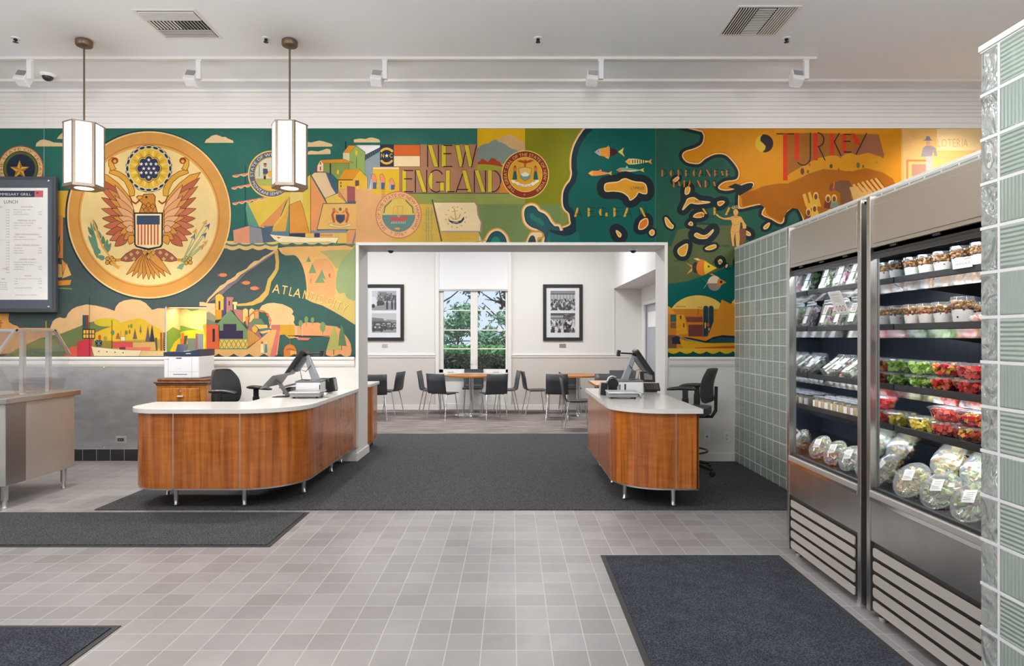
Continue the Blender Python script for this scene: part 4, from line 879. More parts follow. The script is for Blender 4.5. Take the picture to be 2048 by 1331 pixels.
    P.poly((120, 120, 130), '1575,130 1655,130 1640,118 1630,95 1605,92 1598,118'); P.poly((150, 140, 140), '1560,260 1575,190 1600,170 1650,170 1680,190 1695,255 1670,255 1660,210 1650,260 1600,260'); P.ell((206, 150, 120), 1618, 150, 18, 22); P.poly((196, 170, 160), '1600,258 1655,258 1660,420 1600,420')
    P.rect((222, 170, 110), 1700, 260, 1990, 275)
    # ---- letters over the sea
    P.crop(1100, 250, 5.12)
    Y2, K3 = (206, 156, 44), (16, 34, 36)
    for ch, x0, x1 in (('A',245,325),('E',385,458),('G',500,588),('E',648,722),('A',750,838),('N',912,985)): P.deco(ch, x0, 846, x1, 940, Y2, K3, 22, 6)
    for ch, x0, x1 in (('S',1540,1622),('E',1672,1735),('A',1788,1882)): P.deco(ch, x0, 842, x1, 922, (214, 158, 50), K3, 22, 5)
    OR = (206, 110, 30)
    for ch, x0, x1 in (('D',1140,1195),('O',1225,1278),('D',1305,1358),('E',1382,1432),('C',1460,1510),('A',1518,1570),('N',1592,1650),('E',1680,1722),('S',1742,1782),('E',1800,1846)): P.deco(ch, x0, 460, x1, 528, OR, K3, 15, 7)
    for ch, x0, x1 in (('I',1255,1275),('S',1300,1342),('L',1365,1400),('A',1410,1458),('N',1498,1552),('D',1582,1632),('S',1660,1702)): P.deco(ch, x0, 568, x1, 638, OR, K3, 15, 7)
    for t, x, y, h, w in (('CYPRUS',820,660,28,142),('SYMI',1480,788,22,70),('LIPSOS',1800,818,20,110),('LEROS',1550,946,24,125),('ASTYPALIA',1470,1022,22,165),('COS',1600,1150,20,60),('PATHOS',1700,1250,22,140),('KALYMNOS',1270,1398,20,150),('NISYROS',1660,1420,26,150),('GIALE',1800,1482,26,100),('HALKI',2260,1092,26,110)): P.text((24, 32, 36), t, x, y, h, w=w)
    # ---- bronze giant and lower right harbour: crop 1300,350 scale 3.597
    P.crop(1300, 350, 3.597)
    P.poly((120, 80, 50), '640,390 665,375 690,400 688,480 650,512 635,470'); ST = (222, 168, 88)
    P.poly(ST, '470,275 485,280 500,296 530,308 575,302 600,290 630,292 655,300 672,330 692,360 690,385 665,388 660,345 650,340 645,385 642,410 646,450 642,512 618,516 612,450 610,420 602,470 606,512 590,512 580,450 576,400 588,350 580,325 530,322 495,308 472,290', 0, (110, 70, 40), 3)
    P.ell(ST, 615, 268, 19, 25, 16, ol=(110, 70, 40), ow=2); P.line((110, 70, 40), '595,296 615,304 640,298', 3)
    for i in range(7): a = R(-60+20*i); P.line((232, 200, 120), [(618+20*math.sin(a), 250-12*math.cos(a)), (618+40*math.sin(a), 250-32*math.cos(a))], 4)
    for x, y in ((600,362),): P.line((150, 100, 50), '585,350 610,360 640,352', 2); P.line((150, 100, 50), '582,400 612,415 642,402', 2)
    # fish
    P.poly((226, 190, 110), '310,600 340,596 370,612 340,615'); P.poly((206, 150, 60), '255,628 300,665 262,715 300,690 310,655'); P.ell((60, 50, 40), 330, 665, 28, 40); P.ell((214, 120, 40), 372, 665, 40, 58, 30); P.poly((226, 190, 50), '392,615 430,640 480,668 430,695 395,715 385,665'); P.ell(K, 420, 657, 7, 7, 10)
    P.poly((222, 140, 50), '425,712 445,708 480,728 450,722'); P.poly((226, 206, 170), '372,738 412,775 378,820 402,795 408,770'); P.ell((232, 212, 180), 462, 778, 50, 54, 30); P.poly((150, 130, 120), [(462+50*math.sin(R(a)), 778-54*math.cos(R(a))) for a in range(90, 271, 10)]); P.poly((214, 130, 40), '492,740 520,755 550,772 520,785 492,800 480,770'); P.ell(K, 510, 768, 10, 10, 10)
    # moon, city, sailing boat
    P.ell((224, 186, 90), 345, 1040, 215, 176, 50); P.ell((224, 186, 90), 640, 980, 70, 100, 30); P.rect((198, 124, 34), 118, 962, 640, 1250)
    P.poly((222, 150, 40), '118,935 160,960 180,1000 118,1000'); P.rect((60, 92, 86), 145, 1002, 188, 1056); P.rect((120, 84, 60), 145, 1060, 190, 1100); P.poly((222, 158, 36), '188,1005 245,1005 272,1140 188,1150'); P.rect(K, 214, 1010, 224, 1035); P.rect(K, 238, 1065, 246, 1095)
    P.poly((196, 106, 50), '245,1010 380,1010 380,1060 262,1062'); P.poly((120, 66, 60), '255,1020 375,1020 378,1056 265,1056'); P.rect((110, 60, 52), 275, 1075, 380, 1160)
    for x in (382, 420): P.rect((32, 62, 72), x, 955, x+36, 1160); P.ell((32, 62, 72), x+18, 955, 18, 16)
    P.rect((222, 190, 80), 392, 1060, 400, 1100); P.rect((200, 70, 40), 405, 1065, 425, 1085); P.rect((222, 190, 80), 420, 1100, 428, 1115)
    P.line(K, '185,945 255,945', 3); P.line(K, '345,960 345,1005', 3); P.line(K, '345,950 375,950', 3)
    P.poly((206, 136, 34), '515,895 600,935 640,960 640,1160 460,1170 402,1188 430,1120'); P.line((50, 40, 30), '515,880 640,950', 3)
    P.rect((110, 84, 66), 118, 1150, 190, 1260); P.poly((40, 46, 60), '155,1170 210,1150 225,1215 160,1215')
    P.poly((26, 34, 54), '205,1158 250,1165 300,1172 400,1192 450,1165 520,1150 640,1158 640,1215 400,1205 250,1185'); P.line((140, 150, 110), '205,1155 260,1180 380,1205', 8); P.poly((32, 72, 76), '430,1185 500,1165 640,1172 640,1205 430,1205')
    P.poly((206, 156, 30), '210,1178 300,1195 400,1208 640,1205 640,1245 240,1250 225,1225'); P.poly((190, 72, 34), '320,1240 640,1225 640,1260 320,1260')
    P.line((206, 146, 50), '190,1130 205,1120 215,1145', 9); P.rect((16, 74, 66), 100, 1270, 640, 1400)
    q = []; 
    for i in range(61): x = 105 + 535*i/60; q.append((x, 1252 + 18*abs(math.sin(PI*(x-120)/95))))
    P.poly((212, 168, 40), [(640, 1245), (105, 1245)] + q + []); 
    q2 = [(a, b+14) for a, b in q]; P.poly((16, 74, 66), [(640, 1330), (105, 1330)] + q2); P.poly((212, 168, 40), q + q2[::-1])
    MY = 7.462
    def mp(x, y, l): return Vector(((x-1024)*7.47/F, MY - l, H - (y-672)*7.47/F))
    rects = [(-260, 257.5, 331, 714), (331, 257.5, 414, 612), (414, 257.5, 711, 714), (711, 257.5, 1334, 486.5), (1334, 257.5, 2060, 714)]
    m = P.build('mural', mp, M_mural, rects)
    print('mural faces', len(m.data.polygons), 'layers', P.maxlay)
    tag(m, 'large painted mural of seals, flags, sea maps and harbour towns across the back wall', 'mural')
    # the painting carries on inside the lit niche
    Q = Paint(); Q.gain = .9
    Q.crop(290, 600, 5.788)
    Q.rect((226, 196, 140), 380, 60, 800, 640); Q.poly((120, 150, 66), '380,290 440,296 520,320 640,350 640,470 380,470'); Q.poly((220, 190, 50), '380,378 480,352 560,345 640,350 720,360 800,400 800,600 380,600')
    Q.poly((206, 96, 40), '380,420 400,410 440,470 440,590 380,590'); Q.rect((150, 160, 120), 395, 385, 418, 590); Q.rect((206, 110, 44), 424, 378, 450, 590); Q.poly((80, 80, 70), '455,410 495,410 470,590 440,590')
    Q.rect((110, 120, 110), 490, 440, 590, 590); Q.rect((130, 96, 96), 586, 385, 612, 590); Q.rect((120, 132, 146), 612, 388, 676, 590); Q.poly((226, 150, 60), '668,300 700,270 800,260 800,590 690,590 700,430')
    Q.poly((120, 150, 110), '400,66 640,66 620,110 540,128 480,105 420,110')
    def mpn(x, y, l): return Vector(((x-1024)*7.78/F, 7.778 - l, H - (y-672)*7.78/F))
    n = Q.build('mural_niche_back', mpn, M_mural, [(356, 617, 441, 715)]); tag(n, 'part of the painted hills and town continued on the back of the lit wall niche', 'mural')
    Q = Paint(); Q.gain = .9      # coordinates here: depth (0..31 cm) by height (cm)
    Q.rect((226, 196, 140), 0, 118, 31, 180); Q.poly((120, 150, 66), '0,118 31,118 31,152 14,156 0,150'); Q.poly((222, 186, 50), '8,118 31,118 31,144 18,138 8,128')
    def mps(x, y, l): return Vector((-4.0 + .002 + l, 7.47 + x/100, y/100))
    Q.build('mural_niche_side', mps, M_mural, [(0, 120, 31, 179)], n)
paint_mural()
# ---------------------------------------------------------------- room shell
WY, WB = 7.47, 8.05                          # mural wall front and back faces
OXL, OXR, OZ = -1.80, 1.79, 2.50             # doorway
def build_shell():
    f = MB().box(-8, 8, -4, WB+.1, -.1, 0); struct('floor', f, M_tile)
    f = MB().box(-3.48, 2.60, 5.38, 9.57, .0, .008); o = struct('floor', f, M_carpet)
    f = MB().box(-8, 4.2, 9.57, 12.75, -.02, .006); struct('floor', f, M_plank)
    f = MB().box(-8, 4.2, 8.1, 9.57, -.1, .0015); struct('floor', f, M_carpet)
    # mural wall with doorway and niche
    w = MB(); NX0, NX1, NZ0, NZ1 = -4.0, -3.53, 1.20, 1.797
    w.box(-8, NX0, WY, WB, 0, CZ+.2); w.box(NX0, NX1, WY, WB, 0, NZ0-.005); w.box(NX0, NX1, WY, WB, NZ1, CZ+.2); w.box(NX0, NX1, 7.78, WB, NZ0-.005, NZ1)
    w.box(NX1, OXL, WY, WB, 0, CZ+.2); w.box(OXL, OXR, WY, WB, OZ, CZ+.2); w.box(OXR, 8, WY, WB, 0, CZ+.2)
    struct('wall_back', w, M_wall)
    c = MB().box(-8, 8, -4, WY, CZ, CZ+.15); struct('ceiling', c, M_ceil)
    struct('wall_left', MB().box(-8.1, -8, -4, 13, -.1, CZ), M_wall)
    struct('wall_right', MB().box(8, 8.1, -4, 8.1, -.1, CZ), M_wall)
    struct('wall_front', MB().box(-8, 8, -4.1, -4, -.1, CZ), M_wallwarm)
    # ribbed cove moulding under the ceiling
    def prof(lst, x0=-8, x1=8):
        m = MB(); m.grid([[Vector((x, WY - d, z)) for d, z in lst] for x in (x0, x1)], False); return m
    z = lambda y: H - (y-672)*WY/F
    L = [(0, z(257.0)), (.012, z(257.0)), (.012, z(247.5)), (.02, z(246.5)), (.02, z(237))]
    for y in (236, 228, 221, 214, 206, 198): L += [(.020+.012*(236-y)/38, z(y)), (.034+.012*(236-y)/38, z(y-1.0)), (.034+.012*(236-y)/38, z(y-3.2)), (.020+.012*(236-y)/38, z(y-3.8))]
    L += [(.05, z(189)), (.075, z(188)), (.08, z(184)), (.09, CZ)]
    struct('trim_1', prof(L), M_mould)
    struct('trim_2', MB().box(-8, 8, 7.10, 7.145, CZ-.028, CZ+.01), M_trim, .006)
    # chair rail either side of the doorway
    def rail(name, x0, x1, yw=WY, s=1):
        pr = [(0, 1.212), (.018, 1.212), (.03, 1.20), (.03, 1.182), (.018, 1.172), (.018, 1.128), (.008, 1.10), (0, 1.10)]
        m = MB(); a = [m.verts([Vector((x, yw - d, zz)) for d, zz in pr]) for x in (x0, x1)]; n = len(pr)
        for k in range(n): m.face((a[0]+k, a[0]+(k+1) % n, a[1]+(k+1) % n, a[1]+k))
        m.face([a[0]+k for k in range(n)]); m.face([a[1]+k for k in range(n)]); return struct(name, m, M_trim)
    rail('trim_3', -8, OXL-.02); rail('trim_4', OXR+.03, 2.575)
    # door casing
    m = MB(); t, e = .035, .014
    m.box(OXL-.006, OXL+t-.006, WY-e, WY+.02, 0.16, OZ); m.box(OXR-t+.01, OXR+.01, WY-e, WY+.02, .16, OZ); m.box(OXL-.006, OXR+.01, WY-e, WY+.02, OZ, OZ+t)
    struct('trim_5', m, M_trim, .003)
    # baseboards
    m = MB(); 
    def bb(x0, x1, y0, y1, h=.098): m.box(x0, x1, y0, y1, .005, h)
    bb(OXL-.28, OXL+.018, WY-.02, WY); bb(OXL-.002, OXL+.0178, WY+.0005, WB+.02, .0978); struct('baseboard_left', m, M_trim, .004)
    m = MB(); bb(OXR-.018, 2.575, WY-.02, WY); bb(OXR-.0178, OXR+.002, WY+.0005, WB+.02, .0978); struct('baseboard_right', m, M_trim, .004)
    # stainless wainscot and tiled base on the left
    struct('trim_6', MB().box(-8, -3.5, WY-.006, WY, .148, 1.10), M_steelw)
    m = MB(); x = -8.0
    while x < -3.4: m.box(x+.003, x+.157, WY-.016, WY-.002, .012, .145); x += .160
    m2 = struct('trim_7', m, M_btile, .003); struct('trim_8', MB().box(-8, -3.42, WY-.012, WY, 0, .148), M_grout)
    m = MB()
    for x in (-7.3, -6.0, -5.42, -4.72): 
        for zz in (1.085, .16): m.lathe([(0, .004), (.006, .003), (.009, 0)], 10, M=Matrix.Translation((x, WY-.006, zz)) @ Euler((R(90), 0, 0)).to_matrix().to_4x4())
    struct('trim_9', m, M_chrome)
build_shell()
def wallplate(name, label, cat, x, zc, w, h, m, kind):
    t = thing(name, label, cat, (x, WY - (.006 if x < -3 else 0), zc))
    MB().box(-w/2, w/2, -.007, 0, -h/2, h/2).build('cover_plate', m, t, .002)
    if kind == 'duplex':
        for s in (-1, 1):
            MB().lathe([(.017, 0), (.017, .003), (0, .003)], 20, M=Matrix.Translation((0, -.0065, s*.021)) @ Euler((R(90), 0, 0)).to_matrix().to_4x4()).build('socket', mat('socket_white', sr(214, 212, 208), .4), t)
            q = MB()
            for a in (-1, 1): q.box(a*.006-.0012, a*.006+.0012, -.0105, -.009, s*.021-.002, s*.021+.007)
            q.lathe([(.003, 0), (0, .0006)], 8, M=Matrix.Translation((0, -.0096, s*.021-.008)) @ Euler((R(90), 0, 0)).to_matrix().to_4x4()); q.build('slot', M_black, t)
    elif kind == 'dataplate':
        MB().box(-.008, .008, -.011, -.006, -.008, .008).build('jack', M_black, t)
    else:
        MB().box(-.035, .035, -.010, -.006, -.017, .017).build('socket', M_black, t, .003)
        q = MB(); q.box(-.02, -.006, -.013, -.009, -.006, .006); q.box(.006, .02, -.013, -.009, -.006, .006); q.build('slot', M_alu, t)
wallplate('data_outlet', 'white wall plate with one small jack, left of the duplex socket', 'outlet', 2.255, .29, .075, .122, M_white, 'dataplate')
wallplate('power_outlet', 'white duplex wall socket next to the glass block wall', 'outlet', 2.485, .285, .07, .118, M_white, 'duplex')
wallplate('power_outlet', 'steel horizontal wall socket in the brushed metal wainscot', 'outlet', -4.52, .255, .118, .075, M_steelp, 'steel')
# ---------------------------------------------------------------- dining room beyond
DY = 12.70; ds = DY / F
def DX(x): return (x-1024)*ds
def DZ(y): return H - (y-672)*ds
def build_dining():
    wx0, wx1 = DX(876), DX(1018)
    w = MB(); ztop = 3.6
    w.box(-8, wx0, DY, DY+.3, 0, ztop); w.box(wx1, 2.54, DY, DY+.3, 0, ztop); w.box(wx0, wx1, DY, DY+.3, 3.3, ztop); w.box(wx0, wx1, DY+.05, DY+.3, 0, DZ(745))
    struct('wall_back', w, M_wall)
    # greige lower band is its own paint, a thin board under the rail
    m = MB().box(-8, wx0-.02, DY-.004, DY, .09, 1.06); m.box(wx1+.02, 2.54, DY-.004, DY, .09, 1.06); struct('trim_10', m, M_wallwarm)
    m = MB()
    for x0, x1 in ((-8, wx0-.046), (wx1+.046, 2.54)): m.box(x0, x1, DY-.03, DY, 1.068, 1.10); m.box(x0, x1, DY-.018, DY, 1.03, 1.068)
    struct('trim_11', m, M_trim, .005)
    m = MB().box(-8, wx0, DY-.02, DY, .005, .10); m.box(wx1, 2.54, DY-.02, DY, .005, .10); m.box(wx0, wx1, DY+.03, DY+.05, .005, .12); struct('baseboard_back', m, M_trim, .004)
    m = MB().box(DX(1226), DX(1229), DY-.012, DY, 1.10, DZ(577)); struct('trim_12', m, M_trim)
    # side wall above the alcove, soffit, alcove wall with door
    sz = DZ(577)
    struct('wall_side', MB().box(2.0, 2.2, WB, DY, sz, ztop).box(2.2, 4.2, WB, DY, sz, sz+.2), M_wall)
    w = MB().box(2.54, 2.64, 12.35, DY+.3, 0, sz).box(2.54, 2.64, 10.2, 12.35, 2.05, sz).box(2.54, 2.64, WB, 10.2, 0, sz)
    struct('wall_right', w, M_wall)
    m = MB().box(2.50, 2.54, 12.27, 12.37, 0, 2.04); m.box(2.50, 2.54, 10.2, 12.37, 2.04, 2.12); struct('trim_13', m, M_trim, .004)
    d = MB().box(2.57, 2.60, 10.2, 12.3, 0, 2.04).build('door_1', mat('door_grey', sr(176, 180, 188), .4), kind='structure')
    MB().box(2.555, 2.57, 10.4, 12.1, .3, 1.62).build('door_panel', mat('door_glass_grey', sr(156, 162, 174), .25), d); MB().box(2.548, 2.57, 10.4, 12.1, 1.62, 1.9).build('door_shade', M_white, d)
    struct('wall_side', MB().box(-8, 8, WB+.02, 13, ztop, ztop+.1), M_ceil)
    # window
    fr = MB(); Y0 = DY - .01; zb, zt = DZ(745), 3.3
    fr.box(wx0-.045, wx0+.02, Y0-.024, DY+.12, 0.0, zt); fr.box(wx1-.02, wx1+.045, Y0-.024, DY+.12, 0.0, zt)
    fr.box(wx0, DX(886.5), DY+.02, DY+.10, zb, zt); fr.box(DX(1011), wx1, DY+.02, DY+.10, zb, zt); fr.box(DX(941), DX(955), DY+.01, DY+.10, zb, zt)
    fr.box(wx0, wx1, DY+.02, DY+.10, zb-.0, DZ(738)); fr.box(wx0+.021, wx1-.021, DY-.05, DY+.045, zb-.045, zb-.001)
    win = fr.build('window_1', M_trim, bev=.004, kind='structure')
    m = MB()
    for a, b in ((886.5, 941), (955, 1011)):
        for y in (697, 659.5, 620, 575, 535): m.box(DX(a), DX(b), DY+.05, DY+.075, DZ(y)-.011, DZ(y)+.011)
    m.build('muntins', M_trim, win)
    for a, b in ((886.5, 941), (955, 1011)): MB().box(DX(a), DX(b), DY+.06, DY+.063, DZ(738), zt).build('pane', M_pane, win)
    m = MB()
    for x in (903, 993): m.box(DX(x)-.07, DX(x)+.05, DY-.03, DY+.01, zb+.0, zb+.022)
    m.build('crank_handle', mat('crank_metal', (.5, .5, .5), .4, .6), win, .004)
    m = MB()
    for x in (944, 952): m.box(DX(x)-.012, DX(x)+.012, DY-.006, DY+.012, DZ(728), DZ(718))
    m.build('sash_lock', M_trim, win, .003)
    # white panel under the window
    struct('trim_14', MB().box(wx0, wx1, DY+.045, DY+.052, .12, zb-.03), M_trim)
    sh = thing('roller_shade', 'white roller shade half lowered over the dining room window', 'shade', (DX(947), DY-.02, DZ(580)))
    m_sh = mat('shade_cloth', sr(232, 232, 234), .8, emit=0); 
    b = m_sh.node_tree.nodes['Principled BSDF']; b.inputs['Transmission Weight'].default_value = 0; b.inputs['Subsurface Weight'].default_value = 0
    MB().box(wx0+.02-DX(947), wx1-.02-DX(947), -.001, .001, 0, 1.3).build('shade_cloth', m_sh, sh)
    MB().box(wx0+.015-DX(947), wx1-.015-DX(947), -.008, .008, -.02, .02).build('bottom_rail', M_alu, sh, .003)
build_dining()
# ---------------------------------------------------------------- garden outside the window
def garden():
    struct('ground', MB().box(-14, 14, 12.9, 40, -.3, -.1), mat('soil', (.05, .045, .03), .9))
    def leaves(n, bx, s, cols, seed):
        random.seed(seed); m = MB()
        for i in range(n):
            p = Vector(bx()); m.col = random.choice(cols)
            u = Vector((random.uniform(-1, 1), random.uniform(-1, 1), random.uniform(-1, 1))).normalized(); v = u.orthogonal().normalized()
            k = s * random.uniform(.6, 1.3); b = m.verts([p - u*k, p + v*k*.4, p + u*k, p - v*k*.4]); m.face((b, b+1, b+2, b+3))
        return m
    ML = paintmat('leaf_paint', .5); dk = [(.012, .04, .025, 1), (.02, .06, .035, 1), (.03, .09, .045, 1)]; lt = [(.08, .30, .06, 1), (.12, .42, .08, 1), (.06, .24, .08, 1)]
    h = thing('hedge', 'clipped dark green hedge with bright young leaves on top outside the window', 'hedge', (0, 15.2, -.1))
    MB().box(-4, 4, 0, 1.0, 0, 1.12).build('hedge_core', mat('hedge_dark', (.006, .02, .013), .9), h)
    leaves(5200, lambda: (random.uniform(-2.6, 1.2), -.04+random.uniform(-.06, .04), random.uniform(0, 1.15)), .045, dk, 1).build('foliage', ML, h, fix=False)
    leaves(3600, lambda: (random.uniform(-2.6, 1.2), random.uniform(-.05, .9), random.uniform(1.08, 1.32)), .06, lt, 2).build('top_growth', ML, h, fix=False)  # brighter greens paint the light on the hedge top into its leaves
    def tree(label, x, y, hgt, cols, n, rad, seed, cz, trunk=.09, leaf=.10):
        random.seed(seed); t = thing('tree', label, 'tree', (x, y, -.1)); m = MB()
        m.tube([(0, 0, 0), (.05, 0, hgt*.3), (-.04, .05, hgt*.6), (.1, 0, hgt)], [trunk, trunk*.8, trunk*.5, trunk*.2], 8)
        for i in range(26):
            z0 = random.uniform(.25, .9)*hgt; a = random.uniform(0, 2*PI); L = random.uniform(.6, 1.3)*rad*.8
            p = Vector((0, 0, z0)); pp = [p]; d = Vector((math.cos(a), math.sin(a), .5))
            for k in range(4):
                d = (d + Vector((random.uniform(-.5, .5), random.uniform(-.5, .5), random.uniform(-.3, .4)))).normalized(); p = p + d*L/4; pp.append(p)
            m.tube(pp, [trunk*.32, trunk*.26, trunk*.2, trunk*.14, trunk*.07], 5)
        m.build('trunk', mat('bark', (.12, .10, .085), .9), t)
        if n:
            cl = [(Vector((random.uniform(-1, 1), random.uniform(-1, 1), random.uniform(-.9, 1)))*rad + Vector((0, 0, cz)), random.uniform(.25, .5)*rad) for _ in range(16)]
            def bx():
                c, r = random.choice(cl); return c + Vector((random.gauss(0, .5), random.gauss(0, .5), random.gauss(0, .4)))*r
            leaves(n, bx, leaf, cols, seed+1).build('foliage', ML, t, fix=False)
    tree('bare branching tree seen in the left half of the window', -2.3, 21, 4.6, dk, 200, 1.8, 11, 2.6, leaf=.05)
    tree('dark leafy tree filling the upper right of the window', -.1, 19, 4.2, [(.04, .09, .06, 1), (.08, .14, .11, 1), (.03, .07, .06, 1)], 3000, 1.15, 21, 3.55, .12, .09)
    tree('light green bushy tree just above the hedge, centre of the window', -1.5, 18, 2.0, [(.12, .34, .16, 1), (.22, .46, .22, 1), (.10, .28, .18, 1)], 2600, .8, 31, 1.5, .06, .08)
    tree('pale green shrub above the hedge at the right of the window', -.2, 17.5, 1.9, [(.14, .34, .18, 1), (.26, .46, .32, 1)], 1800, .6, 41, 1.5, .05, .07)
garden()
# ---------------------------------------------------------------- checkout counters
def rounded(pts_r, n=10):
    """pts_r: (x,y,radius) open or closed outline -> list of xy"""
    out = []; N = len(pts_r)
    for i, (x, y, r) in enumerate(pts_r):
        if r == 0: out.append((x, y)); continue
        a = Vector(pts_r[i-1][:2]) - Vector((x, y)); b = Vector(pts_r[(i+1) % N][:2]) - Vector((x, y)); a.normalize(); b.normalize()
        ang = a.angle(b); d = r / math.tan(ang/2); c = Vector((x, y)) + (a+b).normalized() * (r / math.sin(ang/2))
        p0 = Vector((x, y)) + a*d - c; p1 = Vector((x, y)) + b*d - c
        t0 = math.atan2(p0.y, p0.x); t1 = math.atan2(p1.y, p1.x); dt = (t1 - t0 + PI) % (2*PI) - PI
        for k in range(n+1): t = t0 + dt*k/n; out.append((c.x + r*math.cos(t), c.y + r*math.sin(t)))
    return out
def wallpath(mb, path, th, z0, z1, side=1):
    """thin upright board following a path"""
    P = [Vector(p) for p in path]; off = []
    for i, p in enumerate(P):
        d = (P[min(i+1, len(P)-1)] - P[max(i-1, 0)]).normalized(); off.append(p + Vector((-d.y, d.x))*th*side)
    A = [mb.verts([(p.x, p.y, z0), (p.x, p.y, z1), (q.x, q.y, z1), (q.x, q.y, z0)]) for p, q in zip(P, off)]
    for k in range(4):
        B = [(mb.verts([mb.v[a+k], mb.v[a+(k+1) % 4]])) for a in A]
        for a, b in zip(B, B[1:]): mb.face((a, a+1, b+1, b), k in (0, 2))
    mb.face([A[0]+k for k in range(4)]); mb.face([A[-1]+k for k in range(4)]); return mb
def cut(path, s0, s1):
    out = []; s = 0
    for a, b in zip(path, path[1:]):
        a, b = Vector(a), Vector(b); L = (b-a).length
        if L < 1e-9: continue
        for t in (s0, s1):
            if s <= t < s+L and (t == s0): out.append(a + (b-a)*(t-s)/L)
        if s0 < s+L < s1: out.append(b)
        if s <= s1 < s+L: out.append(a + (b-a)*(s1-s)/L)
        s += L
    return out
def plen(path): return sum((Vector(b)-Vector(a)).length for a, b in zip(path, path[1:]))
def leg(t, x, y, h=.175):
    g = MB().tube([(x, y, .05), (x, y, h+.02)], .019, 14).tube([(x, y, h-.0), (x, y, h+.012)], .03, 14)
    o = g.build('leg', M_alu, t); MB().tube([(x, y, .009), (x, y, .012), (x, y, .06)], [.022, .017, .015], 14).build('foot', M_alu, o)
def counter(label, path, seams, legs, z0=.178, z1=.808, inner=None, org=(0, 0)):
    t = thing('checkout_counter', label, 'counter', (org[0], org[1], .008)); z0 -= .008; z1 -= .008
    path = [(p[0]-org[0], p[1]-org[1]) for p in path]; tot = plen(path); ss = [0] + seams + [tot]
    for a, b in zip(ss, ss[1:]):
        wallpath(MB(), cut(path, a+.004, b-.004), .02, z0+.006, z1).build('panel', M_wood, t)
    for s in seams:
        c = cut(path, s-.0045, s+.0045); wallpath(MB(), [(q.x, q.y) for q in c], .012, z0, z1).build('trim_strip', M_alu, t)
    # metal edge under the panels
    wallpath(MB(), cut(path, 0, tot-1e-4), .024, z0-.006, z0+.006).build('bottom_edge', M_alu, t)
    if inner:
        inn = [(p[0]-org[0], p[1]-org[1]) for p in inner]
        MB().prism(inn, z0+.01, z0+.03).build('bottom_shelf', M_grey, t)
        # inner cabinet boxes set back from the clerk's side
        MB().prism(inn, z1-.03, z1-.004).build('subtop', M_grey, t)
    for x, y in legs: leg(t, x-org[0], y-org[1], z0+.02)
    return t
LP = rounded([(-3.235, 5.92, 0), (-3.235, 5.36, .30), (-1.80, 5.36, .48), (-1.80, 7.45, 0)], 14)
a0 = plen(rounded([(-3.235, 5.92, 0), (-3.235, 5.36, .30), (-2.815, 5.36, 0)], 14))
def at_x(path, x):                                   # arc length where the front run reaches x
    s = 0
    for a, b in zip(path, path[1:]):
        L = math.hypot(b[0]-a[0], b[1]-a[1])
        if abs(a[1]-5.36) < .02 and abs(b[1]-5.36) < .02 and a[0] <= x <= b[0]: return s + (x-a[0])
        s += L
s2 = at_x(LP, -2.815); s3 = s2 + .555; tot = plen(LP); s4 = tot - (7.45-5.85); s5 = tot - (7.45-6.64)
counter('L-shaped cherry wood checkout counter on metal legs left of the doorway', LP, [s2, s3, s4, s5],
        [(-3.12, 5.86), (-2.86, 5.50), (-2.28, 5.50), (-1.92, 5.95), (-1.92, 6.85), (-2.4, 6.2), (-1.95, 7.35)],
        inner=[(-3.2, 5.9), (-3.2, 5.66), (-2.93, 5.40), (-2.28, 5.40), (-1.86, 5.84), (-1.86, 7.44), (-2.40, 7.44), (-2.40, 5.9)], org=(-2.6, 5.7))
def worktop(label, outline, org, z=.811, th=.037):
    o = MB().prism([(x-org[0], y-org[1]) for x, y in outline], 0, th).build('countertop', M_quartz, None, .006)
    o.location = (org[0], org[1], z); tag(o, label, 'countertop'); return o
worktop('white quartz worktop on the L-shaped counter left of the doorway',
        rounded([(-2.425, 7.466, 0), (-2.425, 5.945, .03), (-3.275, 5.945, .04), (-3.275, 5.325, .34), (-1.772, 5.325, .50), (-1.772, 7.466, 0)], 14), (-2.6, 5.7))
RP = rounded([(.875, 7.45, 0), (.875, 5.36, .42), (1.553, 5.36, 0), (1.553, 5.361, 0)], 14)
tr = plen(RP)
counter('cherry wood checkout counter with rounded corner right of the doorway', RP, [.07, .92, 1.68, tr-.19],
        [(.99, 7.2), (.99, 6.35), (1.0, 5.72), (1.37, 5.49), (1.48, 6.6), (1.48, 7.3)],
        inner=[(.90, 7.44), (.90, 5.82), (1.28, 5.40), (1.53, 5.40), (1.53, 7.44)], org=(1.2, 6.2))
for o in list(S.collection.objects):
    if o.name.startswith('checkout_counter.001'): 
        MB().box(.333, .353, -.84, 1.25, .17, .80).build('end_panel', M_wood, o)
worktop('off-white quartz worktop on the counter right of the doorway', rounded([(.845, 7.47, 0), (.845, 5.325, .45), (1.582, 5.325, .01), (1.582, 7.47, 0)], 14), (1.2, 6.2))
t = counter('cherry wood cabinet seen through the doorway behind the left jamb', [(-3.0, 8.12), (-1.80, 8.12), (-1.80, 8.62), (-3.0, 8.62)], [], [], z0=.09, inner=[(-2.98, 8.14), (-1.82, 8.14), (-1.82, 8.6), (-2.98, 8.6)], org=(-2.4, 8.35))
MB().box(-.5, .55, -.2, .24, 0, .09).build('plinth', M_black, t)
worktop('short white worktop end showing behind the left jamb of the doorway', [(-3.03, 8.09), (-1.775, 8.09), (-1.775, 8.65), (-3.03, 8.65)], (-2.4, 8.35))
